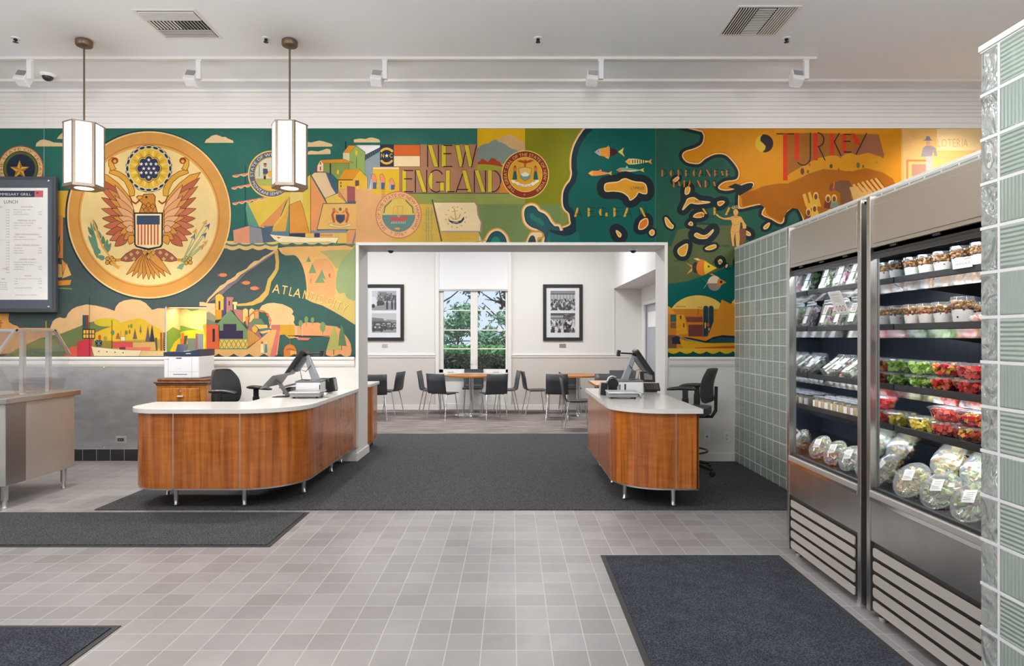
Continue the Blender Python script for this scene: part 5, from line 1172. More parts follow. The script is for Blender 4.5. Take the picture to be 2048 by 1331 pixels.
# ---------------------------------------------------------------- drafting chairs
def task_chair(label, loc, rz):
    t = thing('drafting_chair', label, 'office chair', loc, rz)                 # faces +x
    b = MB(); rows = []
    for i in range(11):
        v = i/10; z = .765 + .335*v; hw = .235*(1 - .18*v - .62*max(0, v-.72)**1.25*2.2)*(.86+.14*min(1, v*4)); row = []
        for j in range(13):
            u = -1 + j/6; row.append((-.26 - .05*v*0 + .055*u*u - .04*v + .03*math.sin(v*PI), hw*u, z))
        rows.append(row)
    bk = MB(); n = 13
    front = [[(p[0]+.022*math.sqrt(max(0, 1-abs(-1+j/6)**4)), p[1], p[2]) for j, p in enumerate(r)] for r in rows]
    back = [[(p[0]-.035*math.sqrt(max(0, 1-abs(-1+j/6)**4)), p[1], p[2]) for j, p in enumerate(r)] for r in rows]
    loopr = [f + bq[::-1] for f, bq in zip(front, back)]
    cap0 = [[(sum(p[0] for p in loopr[0])/26, p[1]*.8, p[2]-.012) for p in loopr[0]]]; cap1 = [[(p[0], p[1]*.75, p[2]+.012) for p in loopr[-1]]]
    bk.grid(cap0 + loopr + cap1, True, True); k = len(bk.v); bk.face(range(k-26, k)); bk.build('backrest', M_leath, t, sub=1)
    seat = MB().prism(rounded([(-.24, -.23, .09), (.24, -.24, .10), (.24, .24, .10), (-.24, .23, .09)], 6), .62, .70); seat.build('seat', M_leath, t, .02)
    MB().tube([(-.14, 0, .60), (-.27, 0, .605), (-.31, 0, .67), (-.315, 0, .92)], .018, 8).build('back_bracket', M_black, t)
    for s in (-1, 1):
        a = MB(); P = []
        for i in range(9):
            v = i/8; x = -.17 + .30*v; P.append((x, s*(.285 - .03*math.sin(v*PI*.9)*1.2), .905 + .012*math.sin(v*PI) - .02*v*v))
        arm = MB().tube(P, [.018, .030, .034, .035, .034, .033, .031, .027, .015], 10)
        for i, v in enumerate(arm.v): arm.v[i] = Vector((v.x, v.y, .905 + (v.z-.905)*.62))
        o = arm.build('armrest', M_blacks, t)
        MB().cbox((-.06, s*.275, .82), (.055, .022, .15)).cbox((-.06, s*.275, .75), (.065, .03, .12)).tube([(-.06, s*.275, .70), (-.06, s*.25, .635), (-.04, s*.16, .612)], .017, 8).build('arm_post', M_black, o, .004)
    MB().tube([(0, 0, .18), (0, 0, .60)], .026, 12).tube([(0, 0, .10), (0, 0, .32)], .034, 12).build('column', M_black, t)
    c = MB().lathe([(.03, .59), (.14, .60), (.15, .62), (.03, .62)], 16); c.build('seat_plate', M_black, t)
    r = MB(); R0 = .225; r.tube([(R0*math.cos(2*PI*k/28), R0*math.sin(2*PI*k/28), .235) for k in range(29)], .011, 8, cap=False)
    for k in range(3): a = 2*PI*k/3; r.tube([(0, 0, .20), (R0*math.cos(a), R0*math.sin(a), .235)], .009, 6)
    r.build('foot_ring', M_blacks, t)
    for k in range(5):
        a = 2*PI*k/5 + .3; ca, sa = math.cos(a), math.sin(a)
        g = MB().tube([(0, 0, .115), (ca*.15, sa*.15, .10), (ca*.31, sa*.31, .07)], [.028, .022, .014], 8).build('leg', M_black, t)
        MB().tube([(ca*.31-sa*.02, sa*.31+ca*.02, .028), (ca*.31+sa*.02, sa*.31-ca*.02, .028)], .026, 12).build('caster', M_black, g)
    return t
task_chair('black leather drafting chair behind the L-shaped counter, beside the printer', (-2.69, 6.47, .008), R(-15))
task_chair('black drafting chair with foot ring between the right counter and the glass block wall', (1.845, 6.86, .008), R(152))
# ---------------------------------------------------------------- dining tables and chairs
def dchair():
    t = thing('dining_chair', 'x', 'chair')                                       # faces +y
    def sheet(name, prof, hw, m, th=.012):
        mb = MB(); rows = []
        for y, z, w in prof: rows.append([(-w, y, z), (-w*.5, y-.006, z-.002), (0, y-.009, z-.003), (w*.5, y-.006, z-.002), (w, y, z)])
        mb.grid(rows, True); mb.build(name, m, t, solid=th)
    sheet('seat', [(.21, .445, .185), (.17, .455, .195), (.0, .452, .198), (-.14, .452, .196), (-.185, .458, .195)], .2, M_shell)
    sheet('backrest', [(-.185, .458, .195), (-.205, .48, .194), (-.215, .52, .192), (-.235, .66, .190), (-.262, .80, .186)], .2, M_shell)
    for sx in (-1, 1):
        MB().tube([(sx*.16, .13, .44), (sx*.185, .19, .0)], [.0105, .008], 8).build('leg', M_chrome, t)
        MB().tube([(sx*.16, -.15, .44), (sx*.19, -.24, .0)], [.0105, .008], 8).build('leg', M_chrome, t)
    MB().tube([(-.16, .13, .435), (-.16, -.15, .435)], .008, 6).tube([(.16, .13, .435), (.16, -.15, .435)], .008, 6).tube([(-.16, 0, .435), (.16, 0, .435)], .008, 6).build('seat_frame', M_chrome, t)
    return t
DC = dchair(); first = [True]
FZ = .006
def chair(x, y, rz, label):
    g = 'charcoal shell dining chairs with chrome legs'
    if first[0]:
        first[0] = False; DC.location = (x, y, FZ); DC.rotation_euler = (0, 0, R(rz)); DC['label'] = label; DC['group'] = g
    else: copy_thing(DC, label, (x, y, FZ), R(rz), group=g)
def round_table(x, y, label, r=.46):
    t = thing('round_table', label, 'table', (x, y, FZ), 0, 'round dining tables on chrome pedestals')
    MB().lathe([(0, .732), (r-.01, .732), (r, .735)], 48).lathe([(r-.012, .709), (0, .709)], 48).lathe([(0, .7385), (r-.002, .7385)], 48).build('tabletop', M_wood2, t)
    MB().lathe([(r-.02, .709), (r, .712), (r, .737), (r-.002, .739)], 48).build('edge_band', M_edge, t)
    MB().tube([(0, 0, .02), (0, 0, .71)], .038, 18).build('pedestal', M_chrome, t)
    MB().lathe([(.30, 0), (.30, .008), (.26, .014), (.05, .024), (.04, .04), (0, .04)], 36).build('base_disc', M_chrome, t)
    MB().box(-.2, .2, -.03, .03, .695, .709).box(-.03, .03, -.2, .2, .695, .709).build('mounting_bracket', M_black, t)
    return t
round_table(-.745, 11.82, 'round wood-topped table in front of the dining room window')
round_table(1.22, 11.86, 'round wood-topped table right of the window, below the right framed photographs')
round_table(-2.78, 11.5, 'round wood-topped table mostly hidden by the left doorway jamb')
chair(-1.20, 11.33, -28, 'dining chair front left of the window table, back to the viewer')
chair(-.33, 11.25, 18, 'dining chair front right of the window table, back to the viewer')
chair(-1.47, 12.02, -95, 'dining chair at the far left of the window table, seen from its side')
chair(-.13, 12.05, 100, 'dining chair at the far right of the window table, seen from its side')
chair(-.75, 12.42, 180, 'dining chair on the window side of the window table, facing the viewer')
chair(.45, 12.0, -80, 'dining chair at the left of the right round table, turned sideways')
chair(.80, 11.25, -8, 'dining chair in front of the right round table, back to the viewer')
chair(1.12, 12.46, 183, 'dining chair behind the right round table, facing the viewer')
chair(1.98, 11.95, 100, 'dining chair at the right of the right round table, behind the checkout screen')
chair(1.02, 10.02, -88, 'dining chair drawn up to the left side of the square table, nearest the doorway')
chair(1.60, 10.85, 178, 'dining chair behind the square table, facing the viewer')
chair(-2.36, 11.12, 14, 'dining chair at the hidden left table, back to the viewer')
chair(-2.27, 11.80, 75, 'dining chair at the right side of the hidden left table, seen from its side')
t = thing('square_table', 'square wood-topped table partly hidden behind the right checkout counter', 'table', (1.70, 9.82, FZ))
MB().box(-.48, .48, -.5, .5, .710, .738).build('tabletop', M_wood2, t); 
m = MB()
for a in ((-.484, -.48, -.5, .5), (.48, .484, -.5, .5)): m.box(a[0], a[1], a[2]-.004, a[3]+.004, .708, .739)
m.box(-.48, .48, -.504, -.5, .708, .739); m.box(-.48, .48, .5, .504, .708, .739); m.build('edge_band', M_edge, t)
MB().tube([(0, 0, .02), (0, 0, .71)], .038, 18).build('pedestal', M_chrome, t); MB().lathe([(.30, 0), (.30, .008), (.05, .024), (0, .03)], 36).build('base_disc', M_chrome, t)
# ---------------------------------------------------------------- framed photographs
def picture(label, x0, x1, y0, y1, photos, seed):
    X0, X1, Z0, Z1 = DX(x0), DX(x1), DZ(y1), DZ(y0); cx = (X0+X1)/2
    t = thing('framed_photographs', label, 'picture', (cx, DY, Z0), 0, 'framed pairs of old photographs'); w = (X1-X0)/2; h = Z1-Z0; b = .065
    m = MB(); m.box(-w, w, -.035, -.002, 0, b).box(-w, w, -.035, -.002, h-b, h).box(-w, -w+b, -.035, -.002, b, h-b).box(w-b, w, -.035, -.002, b, h-b)
    m.build('frame', mat('frame_black', (.02, .019, .019), .6), t, .004)
    MB().box(-w+b, w-b, -.016, -.004, b, h-b).build('mat_board', M_paper, t)
    for k, fn in enumerate(photos):
        P = Paint(); P.crop(0, 0, 1); random.seed(seed+k); fn(P)                      # photo space 100 x 80
        pw = w*2*.62; ph = h*.345; zt = h*(.885 if k == 0 else .49)
        def mp(x, y, l, pw=pw, zt=zt, ph=ph): return Vector((-pw/2 + x/100*pw, -.0175 - l, zt - y/80*ph))
        P.build('photo_print', mp, M_bw, [(0, 0, 100, 80)], t, eps=.00012)
    MB().box(-w+b, w-b, -.024, -.022, b, h-b).build('glazing', M_pane, t)
def g(v): return (v, v-2, v-4)
def ph_car(P):
    P.rect(g(176), 0, 0, 100, 80); P.rect(g(206), 0, 0, 25, 45); P.rect(g(120), 25, 5, 60, 40); P.rect(g(70), 50, 18, 100, 42); P.rect(g(150), 0, 50, 100, 80)
    for i in range(60): P.rect(g(random.choice((50, 90, 140, 190))), *(lambda x, y: (x, y, x+random.uniform(2, 8), y+random.uniform(2, 8)))(random.uniform(10, 90), random.uniform(8, 44)))
    P.poly(g(225), '0,25 14,22 22,40 20,62 0,62', 0); P.ell(g(30), 6, 62, 7, 8); P.poly(g(46), '20,45 40,38 52,48 50,58 22,62')
    for x in (58, 78, 92): P.poly(g(34), [(x, 48), (x+4, 38), (x+9, 50), (x+8, 76), (x+1, 76)]); P.ell(g(60), x+4, 38, 2.5, 3)
def ph_cars(P):
    P.rect(g(200), 0, 0, 100, 30); P.poly(g(120), '0,18 48,22 50,34 0,34'); P.rect(g(110), 0, 30, 100, 80); P.rect(g(150), 0, 62, 100, 80); P.rect(g(70), 0, 34, 52, 46); P.poly(g(140), '60,26 100,28 100,40 60,38')
    for x, y, s in ((24, 58, 1), (68, 54, .9), (92, 54, .7), (48, 50, .6)):
        P.poly(g(44), [(x-22*s, y), (x-16*s, y-12*s), (x-8*s, y-20*s), (x+10*s, y-20*s), (x+18*s, y-8*s), (x+22*s, y+4*s), (x+20*s, y+14*s), (x-20*s, y+14*s)], 1)
        P.poly(g(170), [(x-6*s, y-16*s), (x+8*s, y-16*s), (x+12*s, y-8*s), (x-9*s, y-8*s)]); P.ell(g(200), x-10*s, y, 4*s, 4*s); P.ell(g(200), x+9*s, y, 4*s, 4*s); P.rect(g(100), x-4*s, y-4*s, x+4*s, y+9*s); P.ell(g(24), x-16*s, y+12*s, 5*s, 7*s); P.ell(g(24), x+16*s, y+12*s, 5*s, 7*s)
def ph_crowd(P):
    P.rect(g(190), 0, 0, 100, 40); P.rect(g(130), 0, 0, 100, 8); P.rect(g(60), 0, 10, 100, 15); P.rect(g(150), 0, 36, 100, 80)
    for i in range(8): P.rect(g(110), i*13, 15, i*13+2, 40)
    for i in range(150):
        x, y = random.uniform(0, 100), random.uniform(34, 78); s = 2+3*(y-30)/50; P.poly(g(random.choice((36, 60, 90, 210))), [(x-s, y), (x, y-s), (x+s, y), (x+s*.8, y+s*2.4), (x-s*.8, y+s*2.4)]); P.ell(g(random.choice((120, 200, 40))), x, y-s, s*.6, s*.7, 10)
def ph_tables(P):
    P.rect(g(170), 0, 0, 100, 80); P.rect(g(80), 0, 0, 100, 10); P.rect(g(110), 0, 18, 100, 24)
    for i in range(30): P.leaf(g(random.choice((60, 100, 140))), random.uniform(50, 98), random.uniform(0, 30), random.uniform(50, 98), random.uniform(0, 30), 5)
    P.poly(g(220), '30,70 60,48 100,52 100,66 50,80 30,80')
    for i in range(70):
        x, y = random.uniform(0, 100), random.uniform(28, 76); s = 4+3*(y-30)/50; P.poly(g(random.choice((36, 60, 100, 225, 230))), [(x-s, y), (x, y-s), (x+s, y), (x+s*.9, y+s*2), (x-s*.9, y+s*2)]); P.ell(g(random.choice((140, 210, 60))), x, y-s, s*.55, s*.7, 12)
picture('black framed pair of old car photographs left of the dining window', 729, 808, 568.5, 681, (ph_car, ph_cars), 3)
picture('black framed pair of old crowd photographs right of the dining window', 1086, 1165, 568.5, 681, (ph_crowd, ph_tables), 5)
def plaque(label, x0, x1, y0, y1, m):
    o = MB().box(-(x1-x0)/2*ds, (x1-x0)/2*ds, -.008, 0, 0, (y1-y0)*ds).build('caption_plaque', m, None, .001); o.location = (DX((x0+x1)/2), DY, DZ(y1)); tag(o, label, 'plaque', 'caption plaques under the photographs')
plaque('small silver caption plaque under the left framed photographs', 764, 775.5, 687, 694.5, mat('plaque_light', (.55, .54, .53), .35, .5))
plaque('small grey caption plaque under the right framed photographs', 1118.5, 1131.5, 687, 694.5, mat('plaque_grey', (.30, .30, .30), .4, .5))
# ---------------------------------------------------------------- pendants
def pendant(label, x, y, rz):
    t = thing('pendant_lamp', label, 'lamp', (x, y, CZ), R(rz), 'hexagonal pendant lamps over the left counter')
    zt, zb, r = -.815, -1.42, .170
    MB().lathe([(.0, 0), (.062, 0), (.074, -.012), (.074, -.052), (.066, -.062), (.012, -.066), (.012, -.085), (0, -.085)], 28).build('ceiling_canopy', M_bronze, t)
    MB().tube([(0, 0, -.08), (0, 0, zt)], .0085, 10).build('stem', M_bronze, t)
    def hexp(rr, z): return [(rr*math.cos(PI/3*k), rr*math.sin(PI/3*k), z) for k in range(6)]
    fr = MB()
    for k in range(6):
        a = PI/3*k; p0 = Vector((r*math.cos(a), r*math.sin(a), 0)); n = p0.normalized()
        for s in (-1, 1):
            b = PI/3*(k+s); q = Vector((r*math.cos(b), r*math.sin(b), 0)); d = (q-p0).normalized()
            e = d*.022; i = fr.verts([p0+Vector((0,0,zt)), p0+e+Vector((0,0,zt)), p0+e+Vector((0,0,zb)), p0+Vector((0,0,zb)), p0*.95+Vector((0,0,zt)), p0*.95+e+Vector((0,0,zt)), p0*.95+e+Vector((0,0,zb)), p0*.95+Vector((0,0,zb))])
            for f in ((0,1,2,3),(4,5,6,7),(1,5,6,2),(0,4,7,3),(0,1,5,4),(3,2,6,7)): fr.face([i+j for j in f])
    fr.prism([(p[0], p[1]) for p in hexp(r+.004, 0)], zt-.008, zt+.006)
    fr.build('frame', M_brass, t)
    # bottom plate with round opening
    bp = MB(); A = bp.verts(hexp(r+.004, zb)); n = 36; ring = []
    o6 = [Vector(p) for p in hexp(r+.004, zb)]
    outer = []
    for k in range(n):
        a = 2*PI*k/n; s = int(a/(PI/3)) % 6; p, q = o6[s], o6[(s+1) % 6]; d = Vector((math.cos(a), math.sin(a)))
        den = (q-p).cross(Vector((d.x, d.y, 0))).z; tt = Vector((d.x, d.y, 0)).cross(p).z / (Vector((d.x, d.y, 0)).cross(p-q).z or 1e-9); outer.append(p + (q-p)*tt)
    I = bp.verts(outer); J = bp.verts([(.082*math.cos(2*PI*k/n), .082*math.sin(2*PI*k/n), zb) for k in range(n)])
    K_ = bp.verts([v + Vector((0, 0, .03)) for v in outer])
    for k in range(n): bp.face((I+k, I+(k+1) % n, J+(k+1) % n, J+k)); bp.face((I+k, I+(k+1) % n, K_+(k+1) % n, K_+k))
    bp.build('bottom_plate', M_brass, t)
    for k in range(6):
        a, b = [Vector(p) for p in (hexp(r*.975, 0)[k], hexp(r*.975, 0)[(k+1) % 6])]; d = (b-a).normalized(); a2, b2 = a+d*.015, b-d*.015
        gm = MB(); i = gm.verts([a2+Vector((0,0,zt)), b2+Vector((0,0,zt)), b2+Vector((0,0,zb+.03)), a2+Vector((0,0,zb+.03))]); gm.face((i, i+1, i+2, i+3)); gm.build('glass_panel', M_lamp, t, fix=False)
        o = (a+b)/2; lm = MB()
        for z in (zt-.07, zb+.10):
            nrm = o.normalized()*.002; i = lm.verts([a2+nrm+Vector((0,0,z)), b2+nrm+Vector((0,0,z)), b2+nrm+Vector((0,0,z-.004)), a2+nrm+Vector((0,0,z-.004))]); lm.face((i, i+1, i+2, i+3))
        lm.build('glazing_bar', M_brass, t, fix=False)
    MB().lathe([(.08, zb+.006), (0, zb+.006)], 28).build('diffuser', M_lamp, t)
    l = bpy.data.lights.new('pendant_downlight', 'SPOT'); l.energy = 125; l.spot_size = R(150); l.spot_blend = .5; l.shadow_soft_size = .08; l.color = (1, .95, .88)
    lo = bpy.data.objects.new('pendant_downlight', l); S.collection.objects.link(lo); lo.location = (x, y, CZ+zb-.02)
pendant('hexagonal bronze pendant lamp hanging nearer the eagle seal and menu board', -4.09, 6.17, 32)
pendant('hexagonal bronze pendant lamp hanging in front of the small round state seal', -2.125, 6.17, 2)
# ---------------------------------------------------------------- ceiling fittings
def vent(label, x, y, turn):
    t = thing('ceiling_vent', label, 'vent', (x, y, CZ), R(turn), 'square white ceiling air grilles'); h = .275
    m = MB(); 
    for a in ((-h, h, -h, -h+.025), (-h, h, h-.025, h), (-h, -h+.025, -h+.025, h-.025), (h-.025, h, -h+.025, h-.025)): m.box(a[0], a[1], a[2], a[3], -.008, 0)
    m.build('frame', M_trim, t, .002); MB().box(-h+.02, h-.02, -h+.02, h-.02, -.002, 0).build('backing', mat('vent_dark', (.03, .03, .032), .8), t)
    q = MB(); e = h-.03
    def bl(x0, x1, y0, y1, n, ax, tl, wd=.012):
        for i in range(n):
            u = (i+.5)/n
            if ax == 0: q.cbox(((x0+x1)/2, y0+(y1-y0)*u, -.010), (x1-x0, .012, .003), (R(tl), 0, 0))
            else: q.cbox((x0+(x1-x0)*u, (y0+y1)/2, -.010), (wd, y1-y0, .003), (0, R(tl), 0))
    bl(-e, -e*.35, -e, e, 7, 1, 78, .010); bl(-e*.33, e*.30, 0, e, 8, 0, -15, .015); bl(-e*.33, e*.30, -e, 0, 8, 0, 70); bl(e*.33, e, -e, e, 7, 1, -15, .017)
    q.build('louvre', M_trim, t)
vent('square white ceiling grille above and left of the pendants', -3.02, 5.86, 90)
vent('square white ceiling grille at the upper right', 2.21, 5.80, 0)
for x, lb in ((31, 'black sprinkler head at the far left of the ceiling row'), (532, 'black sprinkler head beside the right-hand pendant canopy'), (1076, 'black sprinkler head in the middle of the ceiling row'), (1573, 'black sprinkler head just below the right ceiling grille')):
    t = thing('sprinkler', lb, 'sprinkler', ((x-1024)*6.13/F, 6.13, CZ), 0, 'ceiling sprinkler heads')
    MB().lathe([(.04, 0), (.038, -.006), (.018, -.008)], 20).build('escutcheon', M_ceil, t)
    MB().lathe([(.014, -.004), (.018, -.022), (.006, -.026), (.006, -.038)], 12).lathe([(.023, -.038), (.023, -.041), (0, -.044)], 12).build('sprinkler_body', M_black, t)
tk = thing('light_track', 'long white lighting track running along the ceiling', 'track', (-2, 6.55, CZ))
MB().box(-6, (1633-1024)*6.55/F+2, -.017, .017, -.026, 0).build('rail', M_trim, tk, .002)
for x, lb in ((50, 'white track light head at the far left beside the dome camera'), (388, 'white track light head between the two pendants'), (760, 'white track light head above the left end of the doorway'), (1192, 'white track light head above the right half of the doorway'), (1602, 'white track light head at the right end of the track')):
    X = (x+10-1024)*6.55/F; t = thing('track_light', lb, 'spotlight', (X, 6.55, CZ-.026), 0, 'white track lights')
    MB().box(-.03, .03, -.016, .016, -.018, 0).box(-.024, .024, -.022, .022, -.20, -.018).build('driver_arm', M_white, t, .004)
    s = 1 if x > 1100 else 1; hd = MB(); M0 = Matrix.Translation((-.085, .03, -.175)) @ Euler((R(-28), R(6), 0)).to_matrix().to_4x4()
    hd.box(-.06, .06, -.055, .055, -.07, .07, M0); o = hd.build('lamp_head', M_white, t, .012)
    gr = MB(); 
    for i in range(11): gr.box(-.044+i*.0088-.0016, -.044+i*.0088+.0016, -.058, -.054, -.02, .05, M0)
    gr.build('cooling_slots', M_grey, o); MB().box(-.05, .05, .0552, .057, -.06, .06, M0).build('lens', M_lamp, o)
def dome(label, x, y, z, r=.055):
    t = thing('dome_camera', label, 'security camera', (x, y, z), 0, 'ceiling dome cameras')
    MB().lathe([(r*1.25, 0), (r*1.25, -.012), (r, -.028), (r*.8, -.028)], 28).build('housing', M_white, t)
    MB().lathe([(r*.92, -.026)] + [(r*.9*math.cos(R(a)), -.026 - r*.8*math.sin(R(a))) for a in range(10, 91, 16)], 24).build('dome', M_blacks, t)
dome('dark dome camera on the ceiling near the left pendant', (98-1024)*7.0/F, 6.98, CZ, .06); dome('small dome camera under the doorway head, left side', -1.45, 7.72, OZ, .04); dome('small dome camera under the doorway head, right side', 1.45, 7.72, OZ, .04)
# ---------------------------------------------------------------- mats
def floor_mat(label, x0, x1, y0, y1, m, z=.0, ripple=False):
    t = thing('floor_mat', label, 'mat', ((x0+x1)/2, (y0+y1)/2, z)); hx, hy = (x1-x0)/2, (y1-y0)/2
    MB().box(-hx, hx, -hy, hy, 0, .004).build('rubber_border', M_rub, t); MB().box(-hx+.03, hx-.03, -hy+.03, hy-.03, .003, .010).build('pile', m, t, .002)
floor_mat('long grey mat lying along the front of the left counter', -6.0, -1.665, 4.44, 5.31, M_mat1)
floor_mat('dark mat in the lower left corner of the floor', -4.4, -1.955, 1.9, 3.23, M_mat2)
floor_mat('large blue-black mat in front of the refrigerated cases', .585, 1.765, 1.9, 4.27, M_mat2)
# ---------------------------------------------------------------- printer on oak cabinet
cb = thing('drawer_cabinet', 'golden oak drawer cabinet standing under the printer', 'cabinet', (-3.545, 7.17, .008))
MB().box(-.265, .265, -.25, .27, 0, .93).build('cabinet_body', M_oak, cb, .004)
MB().box(-.29, .29, -.275, .28, .935, .958).box(-.275, .275, -.262, .272, .915, .937).box(-.262, .262, -.25, .27, .958, .985).build('cabinet_top', M_walnut, cb, .01)
for z0, z1 in ((.735, .885), (.56, .72), (.385, .545), (.2, .37)):
    d = MB().box(-.20, .20, -.262, -.25, z0, z1).build('drawer', M_oak, cb, .005); MB().box(-.185, .185, -.2645, -.262, z0+.012, z1-.012).build('drawer_panel', M_oak, d, .003)
    MB().box(-.035, .035, -.285, -.262, (z0+z1)/2-.022, (z0+z1)/2-.002).build('pull', M_alu, d, .006); MB().lathe([(.012, 0), (.012, .004), (0, .005)], 16, M=Matrix.Translation((0, -.2645, z1-.034)) @ Euler((R(90), 0, 0)).to_matrix().to_4x4()).build('keyhole', M_alu, d)
pr = thing('printer', 'white laser printer with dark blue top standing on the oak cabinet', 'printer', (-3.56, 7.14, .993))
M_pblue = mat('printer_blue', sr(50, 60, 86), .35)
MB().box(-.195, .185, -.185, .19, 0, .245).build('body', M_white, pr, .018)
tp = MB(); tp.grid([[Vector((x, y, z)) for x, z in ((-.195, .245), (-.195, .285), (-.12, .292), (.02, .292), (.10, .300), (.185, .318), (.185, .245))] for y in (-.188, .19)], False); 
n = len(tp.v)//2; tp.face(range(n)); tp.face(range(n, 2*n)); tp.build('top_cover', M_pblue, pr, .004)
MB().cbox((-.07, -.04, .325), (.12, .006, .10), (R(-28), 0, 0)).build('paper_tray_flap', mat('printer_navy', sr(30, 38, 62), .3), pr, .002); MB().box(0, .13, -.14, .02, .288, .296).build('output_paper_rest', M_paper, pr, .002)
m = MB(); 
for a in ((-.145, .11, .075, .0765), (-.145, .11, .235, .2365)): m.box(a[0], a[1], -.1862, -.185, a[2], a[3])
for x in (-.145, .11): m.box(x, x+.0015, -.1862, -.185, 0.005, .236)
m.box(.11, .182, -.1862, -.185, .075, .0765); m.build('panel_seam', M_midgrey, pr)
MB().box(-.06, -.0, -.188, -.185, .216, .226).build('release_latch', M_black, pr, .002); MB().box(-.09, .06, -.187, -.185, .044, .052).build('tray_grip', M_grey, pr, .002); MB().box(.05, .10, -.1895, -.187, .267, .274).build('status_lights', mat('led_white', (.8, .85, .9), .3), pr)
MB().box(-.175, -.135, -.1865, -.185, .205, .212).build('label_plate', M_midgrey, pr); MB().box(-.05, .0, -.1862, -.185, .105, .11).build('logo_plate', mat('emboss', sr(205, 205, 208), .5), pr)
o = MB().tube([(-3.80, 7.30, 1.00), (-3.82, 7.26, 1.08), (-3.80, 7.2, 1.13), (-3.77, 7.22, 1.15)], .005, 6).build('power_cable', M_black); tag(o, 'black power cable looping beside the printer', 'cable')
# ---------------------------------------------------------------- salad bar
sb = thing('salad_bar', 'stainless steel salad bar counter at the left edge', 'counter', (-5.2, 5.83, 0))
X1 = .96; body = MB().box(-1.6, X1, -.43, .42, .19, .885).build('body', M_steelp, sb, .006)
MB().box(X1, X1+.003, -.425, -.205, .195, .88).build('corner_panel', mat('steel_grey_panel', (.42, .42, .43), .35, 1, bump=.1), body); MB().box(X1, X1+.004, -.20, .418, .195, .88).build('end_panel', M_steelp, body)  # corner panel is a separate sheet of darker grey steel
MB().box(-1.6, X1+.04, -.47, .46, .883, .93).build('worktop', M_steel, sb, .005)
MB().box(-1.5, X1-.25, -.28, .28, .931, .934).build('well_rim', M_chrome, sb)
for x in (-1.4, .0, X1-.06):
    for y in (-.36, .36): l_ = MB().tube([(x, y, .06), (x, y, .20)], .026, 14).build('leg', M_alu, sb); MB().tube([(x, y, 0), (x, y, .012), (x, y, .09)], [.024, .019, .019], 14).build('foot', M_alu, l_)
sg = thing('sneeze_guard', 'clear acrylic sneeze guard standing on the salad bar', 'sneeze guard', (-4.32, 5.87, .93))
prof = [(-.25, .02), (-.455, .352), (-.24, .578), (.25, .578), (.445, .345), (.36, .02)]
fr = MB(); 
for (a, b) in ((1, 2), (2, 3), (3, 4)):
    p, q = Vector((0, *prof[a])), Vector((0, *prof[b])); d = (q-p).normalized(); nn = Vector((0, d.z, -d.y))*.011
    i = fr.verts([p+nn+Vector((-.02, 0, 0)), q+nn+Vector((-.02, 0, 0)), q-nn+Vector((-.02, 0, 0)), p-nn+Vector((-.02, 0, 0)), p+nn, q+nn, q-nn, p-nn])
    for f in ((0,1,2,3),(4,5,6,7),(0,1,5,4),(2,3,7,6),(0,3,7,4),(1,2,6,5)): fr.face([i+j for j in f])
fr.box(-1.6, 0, -.25, -.225, .56, .582); fr.box(-1.6, 0, .225, .25, .56, .582); fr.build('top_frame', M_alu, sg)
for y in (-.13, .19): MB().box(-.05, -.012, y-.02, y+.02, 0, .575).build('post', M_alu, sg, .003)
pn = MB(); i = pn.verts([(-.004, *p) for p in prof]); pn.face(range(i, i+6)); pn.build('end_panel', M_acryl, sg, solid=.008)
for nm, (a, b) in (('front_panel', (1, 2)), ('rear_panel', (3, 4)), ('top_panel', (2, 3))):
    pn = MB(); i = pn.verts([(-1.6, *prof[a]), (-.02, *prof[a]), (-.02, *prof[b]), (-1.6, *prof[b])]); pn.face(range(i, i+4)); pn.build(nm, M_acryl, sg, solid=.006)
# ---------------------------------------------------------------- menu board
mn = thing('menu_board', 'framed lunch menu board hanging over the mural at the left edge', 'menu board', (-5.75, 7.40, 1.72)); k_ = 7.36/F
def mX(x): return (x-1024)*k_ + 5.75
def mZ(y): return H - (y-672)*k_ - 1.72
MB().box(mX(-110), mX(110), -.03, .015, mZ(624), mZ(352)).build('frame', mat('board_frame', (.06, .066, .078), .3), mn, .006)
MB().box(mX(-103), mX(103), -.034, -.028, mZ(617), mZ(359)).build('backing_panel', mat('board_blue', (.075, .092, .125), .12, coat=.5), mn)
MB().box(mX(-97), mX(95), -.040, -.034, mZ(599), mZ(375.5)).build('menu_sheet', M_paper, mn)
for x in (-95, 97):
    for y in (361.5, 613): MB().lathe([(.011, 0), (.011, .01), (.008, .013), (0, .014)], 16, M=Matrix.Translation((mX(x), -.034, mZ(y))) @ Euler((R(90), 0, 0)).to_matrix().to_4x4()).build('standoff_cap', M_chrome, mn)
P = Paint(); P.crop(0, 340, 4.437)
P.rect((44, 52, 72), -520, 183, 307, 240); P.rect((206, 96, 108), 307, 181, 383, 240); P.text((235, 235, 238), 'COMMISSARY GRILL', -60, 225, 22, w=338); P.rect((110, 40, 60), 322, 196, 342, 208)
P.text((50, 56, 72), 'LUNCH', 34, 296, 30, w=124)
RDm, GY = (168, 60, 74), (96, 96, 104)
random.seed(5)
def head(t, cx, y, w): P.text(RDm, t, cx, y, 11, w=w, align='c')
def ln(t, y, x=122, w=None, pr=None): 
    P.text(GY, t, x, y, 8, w=w)
    if pr: P.text(GY, pr, 372, y, 8, w=34, align='r')
head('SALAD BAR', 238, 331, 108); ln('Make Your Own Salad', 354, w=150); ln('Per Pound', 374, w=72, pr='12.95'); ln('Add Chicken Extra', 395, w=132, pr='4.00')
head('PREMADE SALADS', 238, 452, 160); ln('Chef\'s Salad, Cobb Salad,', 473, w=178); ln('Chinese Chicken Salad,', 494, w=160); ln('Caesar', 518, w=40, pr='11.50')
